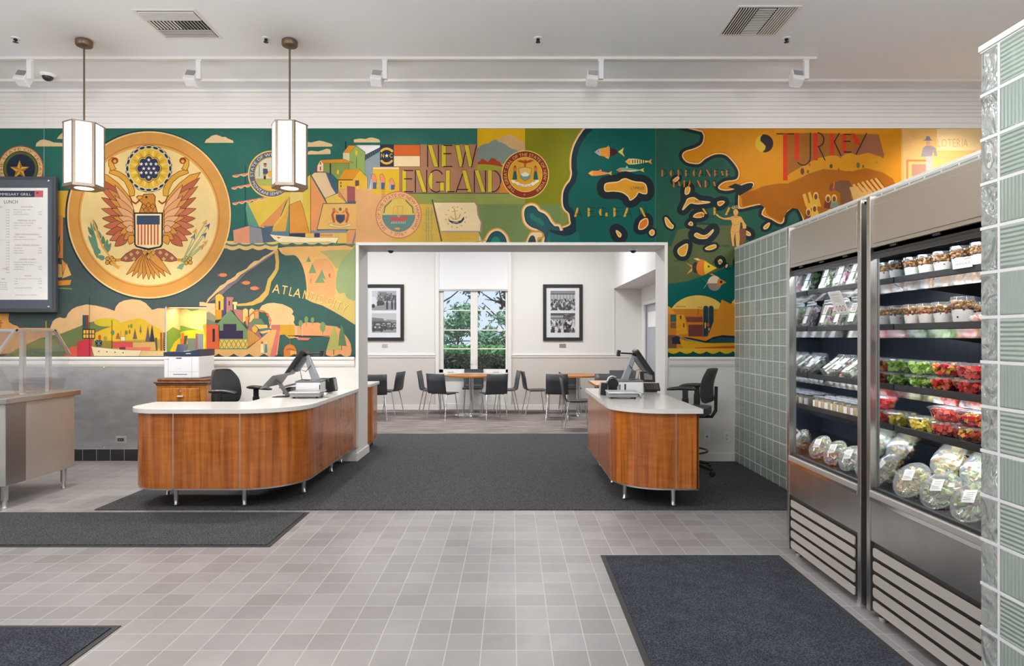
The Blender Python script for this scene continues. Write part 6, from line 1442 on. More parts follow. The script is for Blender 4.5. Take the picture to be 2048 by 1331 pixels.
head('VEGETARIAN STANDARDS', 240, 575, 220); ln('Stir Veggies', 596, w=100, pr='10.95'); ln('Assorted of Seasonal Dishes', 618, w=196)
head('DAILY ENTREE SPECIALS', 244, 671, 220); ln('Hot Entree', 695, 124, 76, '12.50'); ln('Main Menu', 717, 124, 86, '9.50'); ln('Salad Plate', 739, 124, 88, '8.95')
head('ENTREE COMBO', 247, 796, 144); ln('Hot Entree, Side of Soup or', 820, 126, 198); ln('Choice of Salad or Salad', 841, 126, 170); ln('Large Plates', 862, 126, 86, '13.95'); ln('Small Plates', 883, 126, 86, '10.95')
head('SOUPS', 248, 943, 60); ln('Soup of the day, Chili, Turkey Chili', 967, 128, 240); ln('Cup', 988, 130, 28, '3.95'); ln('Bowl', 1010, 130, 34, '5.25'); ln('Sourdough Bread Rolls', 1048, 130, 154, '.75'); ln('All Prices are Tax Inclusive', 1111, 134, 196)
for i in range(24):
    y = 354 + i*24.3
    if i in (11,): continue
    P.text(GY, '%d.%02d' % (random.randint(2, 9), random.choice((25, 50, 75, 95))), 84, y, 8, w=32, align='r')
    P.text(GY, random.choice(('Grilled Burger', 'Turkey Burger', 'Garden Burger', 'Hot Dog', 'French Fries', 'Grilled Cheese', 'Tuna Melt')), -150, y, 8, w=150)
P.rect((170, 170, 176), -200, 620, 84, 622); head('GRILL', 0, 331, 50); head('COMBO', 48, 880, 56); head('SIDES', 28, 970, 36)
for i, tt in enumerate(('French Fries, Rings,', 'Pasta, Noodles,', 'Rice, Tortillas,', 'Bread')): P.text(GY, tt, -20, 1000+i*20, 9, w=85)
def mpm(x, y, l): return Vector((mX(x), -.0405 - l, mZ(y)))
P.build('printed_menu', mpm, M_print, [(-97, 376, 95, 599)], mn, eps=.0002)
for x in (-90, 83): MB().tube([(mX(x), .0, mZ(353)), (mX(x), .0, CZ-.02-1.72)], .0016, 5).build('hanging_wire', M_alu, mn)

nl = thing('niche_light', 'slim brass light strip under the head of the painted wall niche', 'light', (-3.765, 7.52, 1.797))
MB().box(-.225, .225, -.04, .0, -.014, -.002).build('housing', M_brass, nl, .003); MB().box(-.21, .21, -.034, -.006, -.016, -.014).build('tube', emis('niche_tube', (1, .86, .55), 3.0), nl)
area('niche_lamp', (-3.765, 7.60, 1.778), .42, .12, 2.6, (R(8), 0, 0), (1, .84, .52))
# ---------------------------------------------------------------- glass block partitions
def blockmat(name, axis, scale, clear=False):
    m, nt, b = newmat(name); N = nt.nodes.new; L = nt.links.new
    b.inputs['Base Color'].default_value = (.57, .69, .62, 1) if not clear else (.90, .97, .94, 1)
    b.inputs['Roughness'].default_value = .12 if not clear else .03
    b.inputs['Transmission Weight'].default_value = .42 if not clear else .75; b.inputs['IOR'].default_value = 1.45
    tc = N('ShaderNodeTexCoord'); bp = N('ShaderNodeBump')
    if clear:
        w = N('ShaderNodeTexNoise'); w.inputs['Scale'].default_value = 9; w.inputs['Detail'].default_value = 1.5; w.inputs['Distortion'].default_value = 1.2
        mp = N('ShaderNodeMapping'); mp.inputs['Scale'].default_value = (1, 1.4, 1); L(tc.outputs['Object'], mp.inputs[0]); L(mp.outputs[0], w.inputs['Vector'])
        bp.inputs['Strength'].default_value = 1; bp.inputs['Distance'].default_value = .05
    else:
        w = N('ShaderNodeTexWave'); w.wave_type = 'BANDS'; w.bands_direction = axis; w.inputs['Scale'].default_value = scale; w.inputs['Distortion'].default_value = .5; w.inputs['Detail'].default_value = 1
        L(tc.outputs['Object'], w.inputs['Vector']); bp.inputs['Strength'].default_value = .6; bp.inputs['Distance'].default_value = .005
    L(w.outputs['Fac'], bp.inputs['Height']); L(bp.outputs[0], b.inputs['Normal']); return m
MBv = blockmat('block_glass_upright_ribs', 'Y', 20); MBh = blockmat('block_glass_level_ribs', 'Z', 20); MBc = blockmat('block_glass_wavy', 'Y', 1, True)
M_mort = mat('block_mortar', sr(222, 224, 226), .6)
def partition(label, X, y0, y1, edge=False, org=0):
    t = thing('glass_block_partition', label, 'partition wall', (X, org, 0)); p = .156; zt = 2.452; ye = y1 - (.088 if edge else 0)
    cols = int((ye - y0)/p) + 1; ylo = ye - cols*p
    V, Hh, C, E, G = MB(), MB(), MB(), MB(), MB(); T = .09
    for j in range(16):
        z1 = zt - j*p - .004; z0 = max(z1 - p + .010, .01)
        for i in range(cols):
            b1 = ye - i*p - .005; b0 = b1 - p + .010
            m = V if (i+j) % 2 else Hh
            m.box(0, T, b0-org, b1-org, z0, z1)
        if edge: C.box(0, T, ye+.006-org, y1-.002-org, z0, z1)
    for j in range(17):
        z = zt - j*p; 
        if z > 0: G.box(.0004, T-.0004, ylo-org, y1-.001-org, z-.0055, z+.0055)
    for i in range(cols+1):
        b = ye - i*p; G.box(.0006, T-.0006, b-.0055-org, b+.0055-org, 0, zt)
    if not edge: G.box(.0, T, y1-.008-org, y1-org, 0, zt)
    G.build('mortar_grid', M_mort, t); V.build('glass_blocks', MBv, t, .004); Hh.build('glass_blocks', MBh, t, .004)
    if edge: C.build('end_blocks', MBc, t, .007)
    MB().box(-.004, T+.004, ylo-org, y1+.004-org, zt, zt+.022).build('cap_strip', M_trim, t, .003)
partition('long green glass block wall running from the mural wall behind the refrigerated cases', 2.575, .6, 7.462, org=6)
partition('tall glass block wall at the right edge of the photograph with a wavy clear end column', 1.656, -.7, 2.285, True, org=1.5)
# ---------------------------------------------------------------- refrigerated cases
M_slat = mat('louvre_slat', (.56, .52, .48), .35, .25)
M_led2 = emis('case_led', (.90, .96, 1), 9.0)
M_head = mat('header_steel', (.50, .47, .44), .38, .85, bump=.06, bscale=40)
SHZ = (1.74, 1.50, 1.19, .98)
def case(label, y0, y1):
    t = thing('refrigerated_case', label, 'display fridge', (1.85, y0, 0)); w = y1 - y0; D = .66
    for a in (0, w-.034):
        o = MB().box(0, .06, a, a+.034, .03, 2.175).build('upright', M_steel, t, .003)
    for a in (.003, w-.015): MB().box(.06, D, a, a+.012, .08, 2.165).build('side_panel', M_steelp, t)
    MB().box(.04, D-.06, w-.052, w-.036, .66, 1.93).build('mirror_liner', M_mirror, t); MB().box(.04, D-.06, .036, .05, .66, 1.93).build('dark_liner', M_dark, t)
    MB().box(D-.06, D-.05, .03, w-.03, .45, 2.0).box(D-.012, D, .01, w-.01, .08, 2.16).build('back_panel', M_dark, t)
    m = MB()
    for i in range(14): m.box(D-.0605, D-.060, .05, w-.05, .75+i*.085, .752+i*.085)
    for i in range(11): m.box(D-.0607, D-.060, .06+i*w/12, .062+i*w/12, .7, 1.93)
    m.build('back_perforation', M_black, t)
    MB().box(.02, D, .0, w, 2.15, 2.165).build('top_panel', M_steelp, t)
    h = MB().box(.010, .03, .034, w-.034, 1.905, 2.155).build('header', M_head, t, .003)
    MB().box(.006, .010, .05, w-.05, 1.925, 2.125).build('header_face', M_head, h, .002)
    MB().box(.02, .34, .034, w-.034, 1.878, 1.90).box(.02, .026, .034, w-.034, 1.848, 1.90).build('canopy', M_blacks, t)
    m = MB(); 
    for i in range(3): m.cbox((.016, w*(.2+.3*i), 1.897), (.01, .05, .01))
    m.box(.018, .022, .034, w-.034, 1.872, 1.884); m.build('canopy_hooks', M_black, t)
    MB().box(.032, .044, .06, w-.08, 1.868, 1.878).build('canopy_lamp', M_led2, t)
    for z in SHZ:
        s = MB().box(.118, .58, .055, w-.056, z-.010, z).box(.112, .120, .055, w-.056, z-.016, z+.014).build('shelf', M_blacks, t, .001)
        r = MB(); i = r.verts([(.112, .055, z-.018), (.112, w-.056, z-.018), (.168, w-.056, z-.058), (.168, .055, z-.058), (.118, .055, z-.014), (.118, w-.056, z-.014), (.172, w-.056, z-.054), (.172, .055, z-.054)])
        for f in ((0,1,2,3),(4,5,6,7),(0,1,5,4),(2,3,7,6),(0,3,7,4),(1,2,6,5)): r.face([i+j for j in f])
        r.build('price_rail', M_chrome, s)
        MB().tube([(.19, .07, z-.040), (.19, w-.07, z-.040)], .008, 8).build('lamp_tube', M_led2, s)
        q = MB()
        for y in (.058, w-.062):
            q = MB(); i = q.verts([(.13, y, z-.012), (.58, y, z-.012), (.58, y, z-.09), (.16, y, z-.03), (.13, y+.004, z-.012), (.58, y+.004, z-.012), (.58, y+.004, z-.09), (.16, y+.004, z-.03)])
            for f in ((0,1,2,3),(4,5,6,7),(0,1,5,4),(2,3,7,6),(0,3,7,4),(1,2,6,5)): q.face([i+j for j in f])
            q.build('bracket', M_black, s)
    dk = MB(); i = dk.verts([(.03, .05, .645), (.03, w-.055, .645), (.58, w-.055, .70), (.58, .05, .70)]); dk.face((i, i+1, i+2, i+3)); dk.build('bottom_deck', M_blacks, t, solid=.01)
    MB().box(.020, .028, .036, w-.036, .645, .785).build('front_glass', M_acryl, t, .001)
    m = MB().box(.012, .036, .036, w-.036, .66, .672); m.build('glass_channel', M_black, t)
    MB().box(-.006, .04, .034, w-.034, .622, .656).build('front_rail', M_steelp, t, .004); MB().box(-.002, .03, .034, w-.034, .60, .624).build('rail_lip', M_chrome, t, .002)
    MB().box(.004, .03, .034, w-.034, .395, .604).build('lower_panel', M_steel, t, .003); MB().box(.0035, .005, .10, .155, .606, .618).build('maker_plate', M_white, t)
    MB().box(.02, .05, .036, w-.036, .05, .40).build('grille_frame', mat('grille_grey', (.10, .098, .095), .4, .6), t)
    for k in range(5):
        z = .345 - k*.0677; o = MB(); P = rounded([(.06, z-.023, .012), (w-.06, z-.023, .012), (w-.06, z+.023, .012), (.06, z+.023, .012)], 4)
        Mx = Matrix.Translation((.004, 0, 0)) @ Matrix(((0, 0, 1, 0), (1, 0, 0, 0), (0, 1, 0, 0), (0, 0, 0, 1)))
        o.prism(P, -.004, .002, Mx); e = o.build('louvre_slat', M_slat, t)
        MB().box(.0185, .0195, w*.3, w*.75, z-.034, z-.030).build('slot', M_black, e)
    MB().box(.05, D-.02, .02, w-.02, .02, .10).build('base', M_black, t)
    for y in (.08, w-.08): MB().lathe([(.022, 0), (.022, .02), (0, .02)], 12, c=(.045, y, 0)).build('foot', M_alu, t)
    for z, xx in ((1.86, .06),) + tuple((z-.048, .20) for z in SHZ):
        ar = area('case_led_lamp', (1.85+xx, y0+w/2, z+.012), .03, w-.2, 2.2, col=(.90, .96, 1)); ar.rotation_euler = (0, R(-14), 0)
    return t
C1, C2 = (3.425, 4.345), (2.295, 3.37)
case('farther open refrigerated case with bagged salads, grain jars and fruit salads', *C1)
case('nearer open refrigerated case with yoghurt cups and cut fruit bowls', *C2)
# ---------------------------------------------------------------- the food
random.seed(12)
ORD = ['first', 'second', 'third', 'fourth', 'fifth', 'sixth', 'seventh', 'eighth', 'ninth', 'tenth', 'eleventh']
def chunk(mb, c, s, col, flat=1):
    q = Matrix.Translation(c) @ Euler([random.uniform(0, 3) for _ in range(3)]).to_matrix().to_4x4(); mb.col = col
    a = [random.uniform(.75, 1.1)*s/2 for _ in range(3)]; a[2] *= flat; n0 = len(mb.v); mb.box(-a[0], a[0], -a[1], a[1], -a[2], a[2], q)
    for i in range(n0, n0+8): mb.v[i] = mb.v[i] + Vector((random.uniform(-1, 1), random.uniform(-1, 1), random.uniform(-1, 1)))*s*.12
FR = {'watermelon': [sr(226, 66, 58), sr(236, 96, 84), sr(214, 50, 48), sr(240, 130, 110)], 'green melon': [sr(150, 190, 70), sr(184, 214, 110), sr(130, 176, 60), sr(200, 222, 140)],
      'pineapple': [sr(226, 202, 70), sr(236, 216, 100), sr(206, 180, 50)], 'mixed fruit': [sr(214, 50, 44), sr(232, 196, 60), sr(80, 24, 50), sr(236, 120, 80), sr(240, 170, 60), sr(200, 40, 50)]}
def fruit_bowl(kind, label, loc):
    t = thing('fruit_bowl', label, 'fruit bowl', loc, 0, 'clear bowls of cut fruit')
    MB().lathe([(.055, 0), (.060, .004), (.082, .056), (.087, .058)], 24, sy=.95).build('container', M_clear, t)
    MB().lathe([(.088, .059), (.086, .063), (.078, .064), (.074, .067), (0, .069)], 24, sy=.95, cap=False).build('lid', M_lid, t)
    m = MB()
    for i in range(84):
        z = random.uniform(.010, .052); rr = (.046 + .022*z/.056)*math.sqrt(random.random()*.6+.4) if i < 64 else .03*random.random(); a = random.uniform(0, 2*PI)
        chunk(m, (rr*math.cos(a), rr*math.sin(a)*.95, z), random.uniform(.013, .022), random.choice(FR[kind]))
    m.build('fruit_pieces', M_food, t); return t
def yoghurt(label, loc, berry, h=.105, gran=True):
    t = thing('yoghurt_cup', label, 'yoghurt cup', loc, random.uniform(0, 6), 'clear cups of yoghurt and granola'); r = .047
    MB().lathe([(r*.72, 0), (r*.74, .004), (r, h*.82), (r*1.04, h*.83), (r*1.04, h*.85)], 22).build('cup', M_clear, t)
    MB().lathe([(r*1.07, h*.83), (r*1.07, h*.87), (r*1.0, h*.88), (r*.97, h), (r*.9, h*1.01), (0, h*1.01)], 22, cap=False).build('lid', M_lid, t)
    MB().lathe([(r*.70, .003), (r*.87, h*.52), (r*.5, h*.56), (0, h*.57)], 20).build('yoghurt', mat('yoghurt_white', sr(240, 236, 228), .5), t)
    m = MB()
    for i in range(120):
        a = random.uniform(0, 2*PI); rr = r*.86*math.sqrt(random.random()); z = h*random.uniform(.62, .86); chunk(m, (rr*math.cos(a), rr*math.sin(a), z), random.uniform(.006, .011), random.choice([sr(196, 150, 92), sr(170, 118, 62), sr(214, 176, 122), sr(140, 92, 48)]))
    m.build('granola', M_food, t); m = MB()
    for i in range(11):
        a = 2*PI*i/11 + random.uniform(-.1, .1); z = h*random.uniform(.25, .62) if i % 3 == 0 else h*random.uniform(.5, .64); rr = r*(.70+.2*z/h) ; m.col = sr(34, 34, 60) if berry == 'blueberries' or i % 3 else sr(196, 30, 48); 
        if berry == 'strawberries': m.col = sr(206, 40, 44)
        m.blob((rr*math.cos(a), rr*math.sin(a), z), random.uniform(.004, .0068), 7, 5, jit=.12)
    m.build('berries', M_food, t); return t
def salad_pack(label, loc, tilt, cols, h=.175, w=.125):
    t = thing('salad_pack', label, 'salad pack', loc, 0, 'clear clamshell packs of salad'); t.rotation_euler = (0, R(tilt), R(random.uniform(-8, 8)))
    d = .055; m = MB()                                                              # upright, front face towards -x
    i = m.verts([(-d*.5, -w*.42, 0), (-d*.5, w*.42, 0), (d*.5, w*.40, 0), (d*.5, -w*.40, 0), (-d*.6, -w*.5, h*.9), (-d*.6, w*.5, h*.9), (d*.45, w*.46, h*.9), (d*.45, -w*.46, h*.9)])
    for f in ((0,1,2,3),(4,5,6,7),(0,1,5,4),(2,3,7,6),(0,3,7,4),(1,2,6,5)): m.face([i+j for j in f])
    m.build('container', M_lid, t, .006); q = MB(); q.box(-d*.66, -d*.2, -w*.40, w*.40, h*.9, h)
    q.build('hinged_lid', M_lid, t, .004)
    MB().box(-d*.60, -d*.585, -w*.20, w*.20, h*.12, h*.42).box(-d*.60, -d*.585, -w*.20, w*.20, h*.46, h*.78).build('paper_label', M_paper, t)
    p = MB()
    for k in range(5): p.box(-d*.612, -d*.60, -w*.15, w*(.15-.05*(k % 2)), h*(.52+k*.048), h*(.535+k*.048))
    p.build('label_print', M_grey, t); f = MB()
    for k in range(110): chunk(f, (random.uniform(-d*.30, d*.36), random.uniform(-w*.36, w*.36), random.uniform(.02, h*.8)), random.uniform(.010, .028), random.choice(cols), .12)
    f.build('salad_filling', M_food, t); return t
GR, PK = [sr(110, 150, 84), sr(170, 190, 140), sr(210, 214, 196), sr(226, 228, 214)], [sr(206, 140, 172), sr(226, 200, 212), sr(150, 180, 120), sr(236, 232, 226)]
OR_, WH = [sr(226, 110, 50), sr(60, 90, 60), sr(230, 226, 214), sr(120, 150, 90)], [sr(226, 224, 212), sr(200, 206, 180), sr(236, 234, 226), sr(150, 170, 110)]
SX = 1.85 + .118
z = SHZ[0]+.001
nm = {id(GR): 'green salad', id(PK): 'pink and green salad', id(OR_): 'carrot and dark leaf salad', id(WH): 'pale shredded salad'}
for row, (zz, tilt, yy, cc) in enumerate(((SHZ[0]+.002, 20, (4.17, 3.98, 3.82, 3.65), (GR, PK, GR, PK)), (SHZ[1]+.002, 18, (4.17, 3.99, 3.82, 3.65), (PK, OR_, GR, WH)), (SHZ[2]+.002, 52, (4.18, 4.04, 3.90, 3.76, 3.62), (WH, OR_, GR, PK, OR_)))):
    for i, (y, c) in enumerate(zip(yy, cc)):
        salad_pack('clear pack of %s, %s from the mirror end its %s shelf' % (nm[id(c)], ORD[i], ('top', 'second', 'third')[row]), (SX+.055, y, zz + .018*math.sin(R(tilt))), tilt, c, .175 if row < 2 else .165)
jt = None
for i in range(9):
    for j in range(3):
        x, y = SX+.04+j*.075, 4.23-i*.078; lb = '%s-row grain jar on the fourth shelf, %s from the mirror end' % (('front', 'middle', 'back')[j], ORD[i])
        if jt is None:
            jt = thing('grain_jar', lb, 'jar', (x, y, SHZ[3]+.001), 0, 'small jars of grains on the fourth shelf')
            MB().lathe([(.031, 0), (.033, .004), (.033, .062), (.030, .066)], 18).build('jar_glass', M_clear, jt); MB().lathe([(.0285, .003), (.0295, .01), (.0295, .052), (0, .054)], 16).build('grains', mat('grains', sr(226, 200, 160), .8, var=.35, vscale=260, bump=.6, bscale=300), jt)
            MB().lathe([(.032, .066), (.032, .076), (.030, .078), (0, .078)], 18).build('lid', M_grey, jt); lm = MB(); n = 10
            b = [lm.verts([(.0336*math.cos(a), .0336*math.sin(a), .012), (.0336*math.cos(a), .0336*math.sin(a), .052)]) for a in [PI*.72+k*PI*.42/n for k in range(n+1)]]
            for p, q in zip(b, b[1:]): lm.face((p, q, q+1, p+1))
            lm.build('paper_label', M_paper, jt)
        else: copy_thing(jt, lb, (x, y, SHZ[3]+.001), random.uniform(-.3, .3), group='small jars of grains on the fourth shelf')
def round_salad(label, loc, tilt, yaw, cols, r=.092, lab=True):
    t = thing('salad_bowl', label, 'salad bowl', loc, 0, 'round clear salad bowls leaning in the bottom trays'); t.rotation_euler = (0, R(tilt), R(yaw))   # axis +z turned towards the aisle
    MB().lathe([(r*.62, -.045), (r*.66, -.043), (r*.93, 0), (r, .002), (r, .005)], 30).build('bowl', M_lid, t)
    MB().lathe([(r*1.01, .004), (r*1.01, .008), (r*.93, .009), (r*.86, .026), (r*.6, .032), (0, .034)], 30, cap=False).build('lid', M_lid, t); f = MB()
    for k in range(120):
        a = random.uniform(0, 2*PI); rr = r*.82*math.sqrt(random.random()); chunk(f, (rr*math.cos(a), rr*math.sin(a), random.uniform(-.035, .012)*(1-.3*rr/r)), random.uniform(.012, .028), random.choice(cols if a < 2.2 else cols[1:]), .3)
    f.build('salad_filling', M_food, t)
    if lab:
        MB().cbox((.01, .0, .0352), (.062, .058, .0006), (0, 0, R(14))).build('paper_label', M_paper, t); p = MB()
        for k in range(5): p.cbox((.01-.018+k*.009, .0, .0360), (.0016, .036, .0004), (0, 0, R(14)))
        p.build('label_print', M_grey, t)
    return t
CRU = [sr(206, 160, 90), sr(222, 186, 120), sr(236, 222, 180), sr(196, 200, 120)]; LET = [sr(150, 180, 90), sr(220, 228, 190), sr(236, 236, 220), sr(190, 206, 140), sr(180, 130, 96)]
TOM = [sr(206, 56, 40), sr(232, 206, 90), sr(230, 230, 210), sr(120, 160, 70), sr(150, 50, 90)]
for i, (y, c, lb) in enumerate(((4.15, TOM, 'round salad bowl with tomato and yellow egg, nearest the mirror end, farther case'), (3.955, TOM, 'round tomato salad bowl with square label, second in the farther case bottom'), (3.77, PK, 'round salad bowl partly hidden by the upright, third in the farther case bottom'), (3.59, GR, 'round green salad bowl nearest the near end of the farther case bottom'))):
    round_salad(lb, (1.985, y, .735), -56, 8, c, .085)
for i, (y, c, lb) in enumerate(((3.20, CRU, 'round salad bowl topped with croutons at the front of the nearer case bottom'), (2.985, LET, 'large round lettuce salad bowl with square label in the middle of the nearer case bottom'), (2.775, LET, 'round salad bowl half hidden behind the wavy glass block in the nearer case bottom'), (2.565, GR, 'round green salad bowl at the near end of the nearer case bottom'))):
    round_salad(lb, (1.985, y, .735), -54, 10, c, .100)
for y, lb in ((3.13, 'back-row salad bowl leaning behind the crouton bowl'), (2.92, 'back-row salad bowl leaning behind the large lettuce bowl'), (2.71, 'back-row salad bowl leaning behind the half-hidden bowl')): round_salad(lb, (2.115, y, .845), -55, 0, CRU if y > 3 else LET, .092, False)
for i, y in enumerate((3.255, 3.14, 3.025, 2.90, 2.775, 2.66)):
    b = ('blueberries', 'mixed', 'mixed', 'blueberries', 'mixed', 'blueberries')[i]
    yoghurt('%s yoghurt cup from the mirror end, top shelf front, with %s berries' % (ORD[i], 'dark' if b == 'blueberries' else 'red and dark'), (SX+.055, y, SHZ[0]+.001), b, .112 if i > 2 else .104)
    b = ('mixed', 'strawberries', 'mixed', 'blueberries', 'blueberries', 'mixed')[i]
    if i < 4: yoghurt('%s yoghurt cup from the mirror end, second shelf front, topped with %s' % (ORD[i], {'mixed': 'mixed berries', 'strawberries': 'strawberries', 'blueberries': 'blueberries'}[b]), (SX+.055, y, SHZ[1]+.001), b, .125 if i == 3 else .108)
for i, y in enumerate((3.20, 3.08, 2.96, 2.83)):
    yoghurt('back-row yoghurt cup, %s from the mirror end on the top shelf' % ORD[i], (SX+.165, y, SHZ[0]+.001), 'mixed')
    yoghurt('back-row yoghurt cup, %s from the mirror end on the second shelf' % ORD[i], (SX+.165, y, SHZ[1]+.001), 'blueberries')
BY = (3.225, 3.045, 2.865, 2.685)
WORD = {'green melon': 'green melon', 'mixed fruit': 'mixed fruit', 'watermelon': 'watermelon', 'pineapple': 'pineapple'}
def stack(shelf, z, spec):
    for lvl, row in enumerate(spec):
        for i, k in enumerate(row):
            if k: fruit_bowl(k, '%s bowl of %s, %s stack from the mirror end on the %s shelf' % (('bottom', 'top')[lvl], k, ORD[i], shelf), (SX+.09, BY[i], z+.001+lvl*.0705))
stack('third', SHZ[2], (('green melon', 'mixed fruit', 'watermelon', 'mixed fruit'), ('green melon', 'mixed fruit', 'watermelon', 'watermelon')))
stack('fourth', SHZ[3], (('pineapple', 'watermelon', 'mixed fruit', 'pineapple'), (None, 'watermelon', 'mixed fruit', 'mixed fruit')))
# red tray pack, price card, small shelf sign
t = thing('snack_tray', 'clear-topped red snack tray at the right end of the second shelf', 'snack tray', (SX+.06, 2.745, SHZ[1]+.002)); M_red = mat('red_tray', sr(206, 60, 50), .4)
MB().prism(rounded([(-.05, -.07, .01), (.05, -.07, .01), (.05, .07, .01), (-.05, .07, .01)], 4), 0, .012).build('tray', M_red, t); MB().box(-.047, .047, -.066, .066, .013, .045).build('lid', M_lid, t, .006)
m = MB()
for k in range(30): chunk(m, (random.uniform(-.035, .035), random.uniform(-.055, .055), random.uniform(.02, .034)), .018, random.choice((sr(236, 220, 180), sr(226, 120, 90), sr(240, 236, 220))))
m.build('snacks', M_food, t)
t = thing('price_card', 'white price card hanging tilted below the top shelf of the farther case', 'price card', (1.958, 3.93, 1.722)); t.rotation_euler = (0, R(-24), 0)
MB().box(-.001, .0005, -.075, .075, -.155, 0).build('card', M_paper, t); P = Paint(); P.crop(0, 0, 1)
P.text((120, 110, 116), 'SALADS TO GO', 50, 16, 6, w=60, align='c')
for k in range(4): P.rect((190, 186, 190), 18, 24+k*6, 80-(k % 2)*10, 26+k*6)
for x, c in ((24, (196, 130, 130)), (50, (110, 90, 96)), (76, (196, 130, 130))): P.ell(c, x, 72, 9, 12); P.ell((236, 235, 232), x, 72, 5, 8)
P.rect((190, 186, 190), 25, 92, 76, 94)
P.build('card_print', lambda x, y, l: Vector((-.0015-l, .075-x*.0015, -y*.00155)), M_print, [(0, 0, 100, 100)], t, eps=.0001)
t = thing('shelf_sign', 'small cream shelf sign at the right end of the top shelf', 'sign', (1.955, 2.80, SHZ[0]+.006))
MB().box(-.002, 0, -.06, .06, 0, .045).build('sign_board', M_paper, t); P = Paint(); P.crop(0, 0, 1); P.text((60, 50, 50), 'unboxd', 50, 68, 30, w=76, align='c'); P.poly((200, 80, 60), '60,14 95,8 95,14 60,22')
P.build('sign_lettering', lambda x, y, l: Vector((-.0025-l, .06-x*.0012, .045-y*.00045)), M_print, [(0, 0, 100, 100)], t, eps=.0001)
# ---------------------------------------------------------------- till equipment on the left counter
CT = .849
def boxy(name, m, parent, c, sz, rot=None, bev=.003): return MB().cbox(c, sz, rot).build(name, m, parent, bev)
def scale_(label, loc, rz):
    t = thing('counter_scale', label, 'scale', loc, rz)
    boxy('body', M_midgrey, t, (0, 0, .032), (.285, .25, .036), None, .008); boxy('platform', M_alu, t, (0, 0, .060), (.30, .265, .012), None, .005)
    MB().box(-.145, .145, -.134, -.131, .048, .056).build('platform_rim', M_chrome, t)
    for x in (-.11, .11):
        for y in (-.09, .09): MB().lathe([(.013, 0), (.013, .016), (0, .016)], 12, c=(x, y, 0)).build('foot', M_black, t)
    boxy('display_knob', M_alu, t, (.175, -.02, .028), (.045, .07, .045), (0, .3, 0), .015)
    return t
def till(label, loc, rz, flip=1):
    """terminal seen from its side; clerk side is +x*flip"""
    t = thing('checkout_terminal', label, 'checkout terminal', loc, rz); f = flip
    # white base cabinet with dark tray on top
    boxy('base', M_white, t, (0, 0, .075), (.25, .28, .125), None, .015); boxy('base_top', M_grey, t, (0, 0, .142), (.255, .285, .014), None, .005)
    boxy('base_vent', M_black, t, (-.115*f, -.141, .075), (.010, .004, .07))
    # slanted arm
    A = Vector((-.055*f, 0, .14)); B = Vector((.035*f*-1*-1*.0+.02*f*0 + .04*f, 0, .40)); 
    arm = MB(); d = (B-A).normalized(); n = Vector((d.z, 0, -d.x))*.030
    for s in (1,):
        i = arm.verts([A-n*1.2+Vector((0,-.045,0)), A+n*1.2+Vector((0,-.045,0)), B+n*.8+Vector((0,-.035,0)), B-n*.8+Vector((0,-.035,0)), A-n*1.2+Vector((0,.045,0)), A+n*1.2+Vector((0,.045,0)), B+n*.8+Vector((0,.035,0)), B-n*.8+Vector((0,.035,0))])
        for q in ((0,1,2,3),(4,5,6,7),(0,1,5,4),(2,3,7,6),(0,3,7,4),(1,2,6,5)): arm.face([i+j for j in q])
    arm.build('arm', mat('arm_grey', (.33, .36, .40), .35, .3), t, .006)
    # tilted screen
    sc = boxy('screen_housing', M_black, t, (.135*f, 0, .335), (.042, .31, .30), (0, R(-34*f), 0), .012)
    boxy('screen', M_blacks, sc, (.158*f, 0, .322), (.003, .28, .27), (0, R(-34*f), 0), .001)
    boxy('rear_cover', M_grey, sc, (.100*f, 0, .315), (.045, .12, .17), (0, R(-34*f), 0), .01)
    MB().tube([(.02*f, 0, .40), (.07*f, 0, .39)], .028, 12).build('hinge', M_black, t)
    # customer display / camera on a short stalk
    MB().tube([(.03*f, 0, .42), (-.09*f, 0, .425)], .009, 8).build('display_stalk', M_black, t); boxy('customer_display', M_black, t, (-.115*f, 0, .425), (.035, .10, .065), (0, R(10), 0), .008)
    MB().tube([(-.01*f, -.05, .30), (.04*f, -.05, .24), (.10*f, -.04, .26), (.08*f, -.05, .16), (0, -.06, .15)], .004, 6).build('cable', M_black, t)
    return t
# left counter: terminal, scale, card reader, scanner, sign holder
till('point-of-sale terminal with slanted arm on the left counter', (-2.075, 6.66, CT), R(6), -1)
scale_('steel topped counter scale on the left counter, below the terminal', (-2.01, 6.36, CT), R(2))
t = thing('document_holder', 'bent grey metal holder standing on the left counter beside the scale', 'holder', (-2.30, 6.42, CT))
m = MB(); pr_ = [(.03, 0, .004), (-.06, 0, .004), (.025, 0, .03), (-.03, 0, .20), (-.035, 0, .215)]
sh = MB()
def sheet2(mb, P, y0, y1):
    a = [mb.verts([(p[0], y0, p[1]), (p[0], y1, p[1])]) for p in P]
    for q, r in zip(a, a[1:]): mb.face((q, r, r+1, q+1))
sheet2(m, [(.07, .012), (-.035, .17)], -.05, .05); m.build('leg', mat('holder_dark', (.17, .17, .18), .35, .6), t, solid=.006)
sheet2(sh, [(-.06, .003), (.09, .003)], -.07, .07); sh.build('foot_plate', M_black, t, solid=.005)
s3 = MB(); i = s3.verts([(-.17, -.10, .085), (-.045, -.10, .215), (.075, .04, .235), (-.01, .06, .125)]); s3.face((i, i+1, i+2, i+3)); s3.build('sloping_plate', mat('holder_grey', (.30, .30, .31), .4, .5), t, solid=.004)
t = thing('keyboard_tray', 'black keypad tray tilted in front of the left terminal', 'keypad', (-2.32, 6.74, CT)); boxy('keypad', M_grey, t, (0, 0, .09), (.14, .26, .018), (0, R(-14), 0), .005); boxy('stand', M_black, t, (.0, 0, .035), (.08, .2, .06), None, .004)
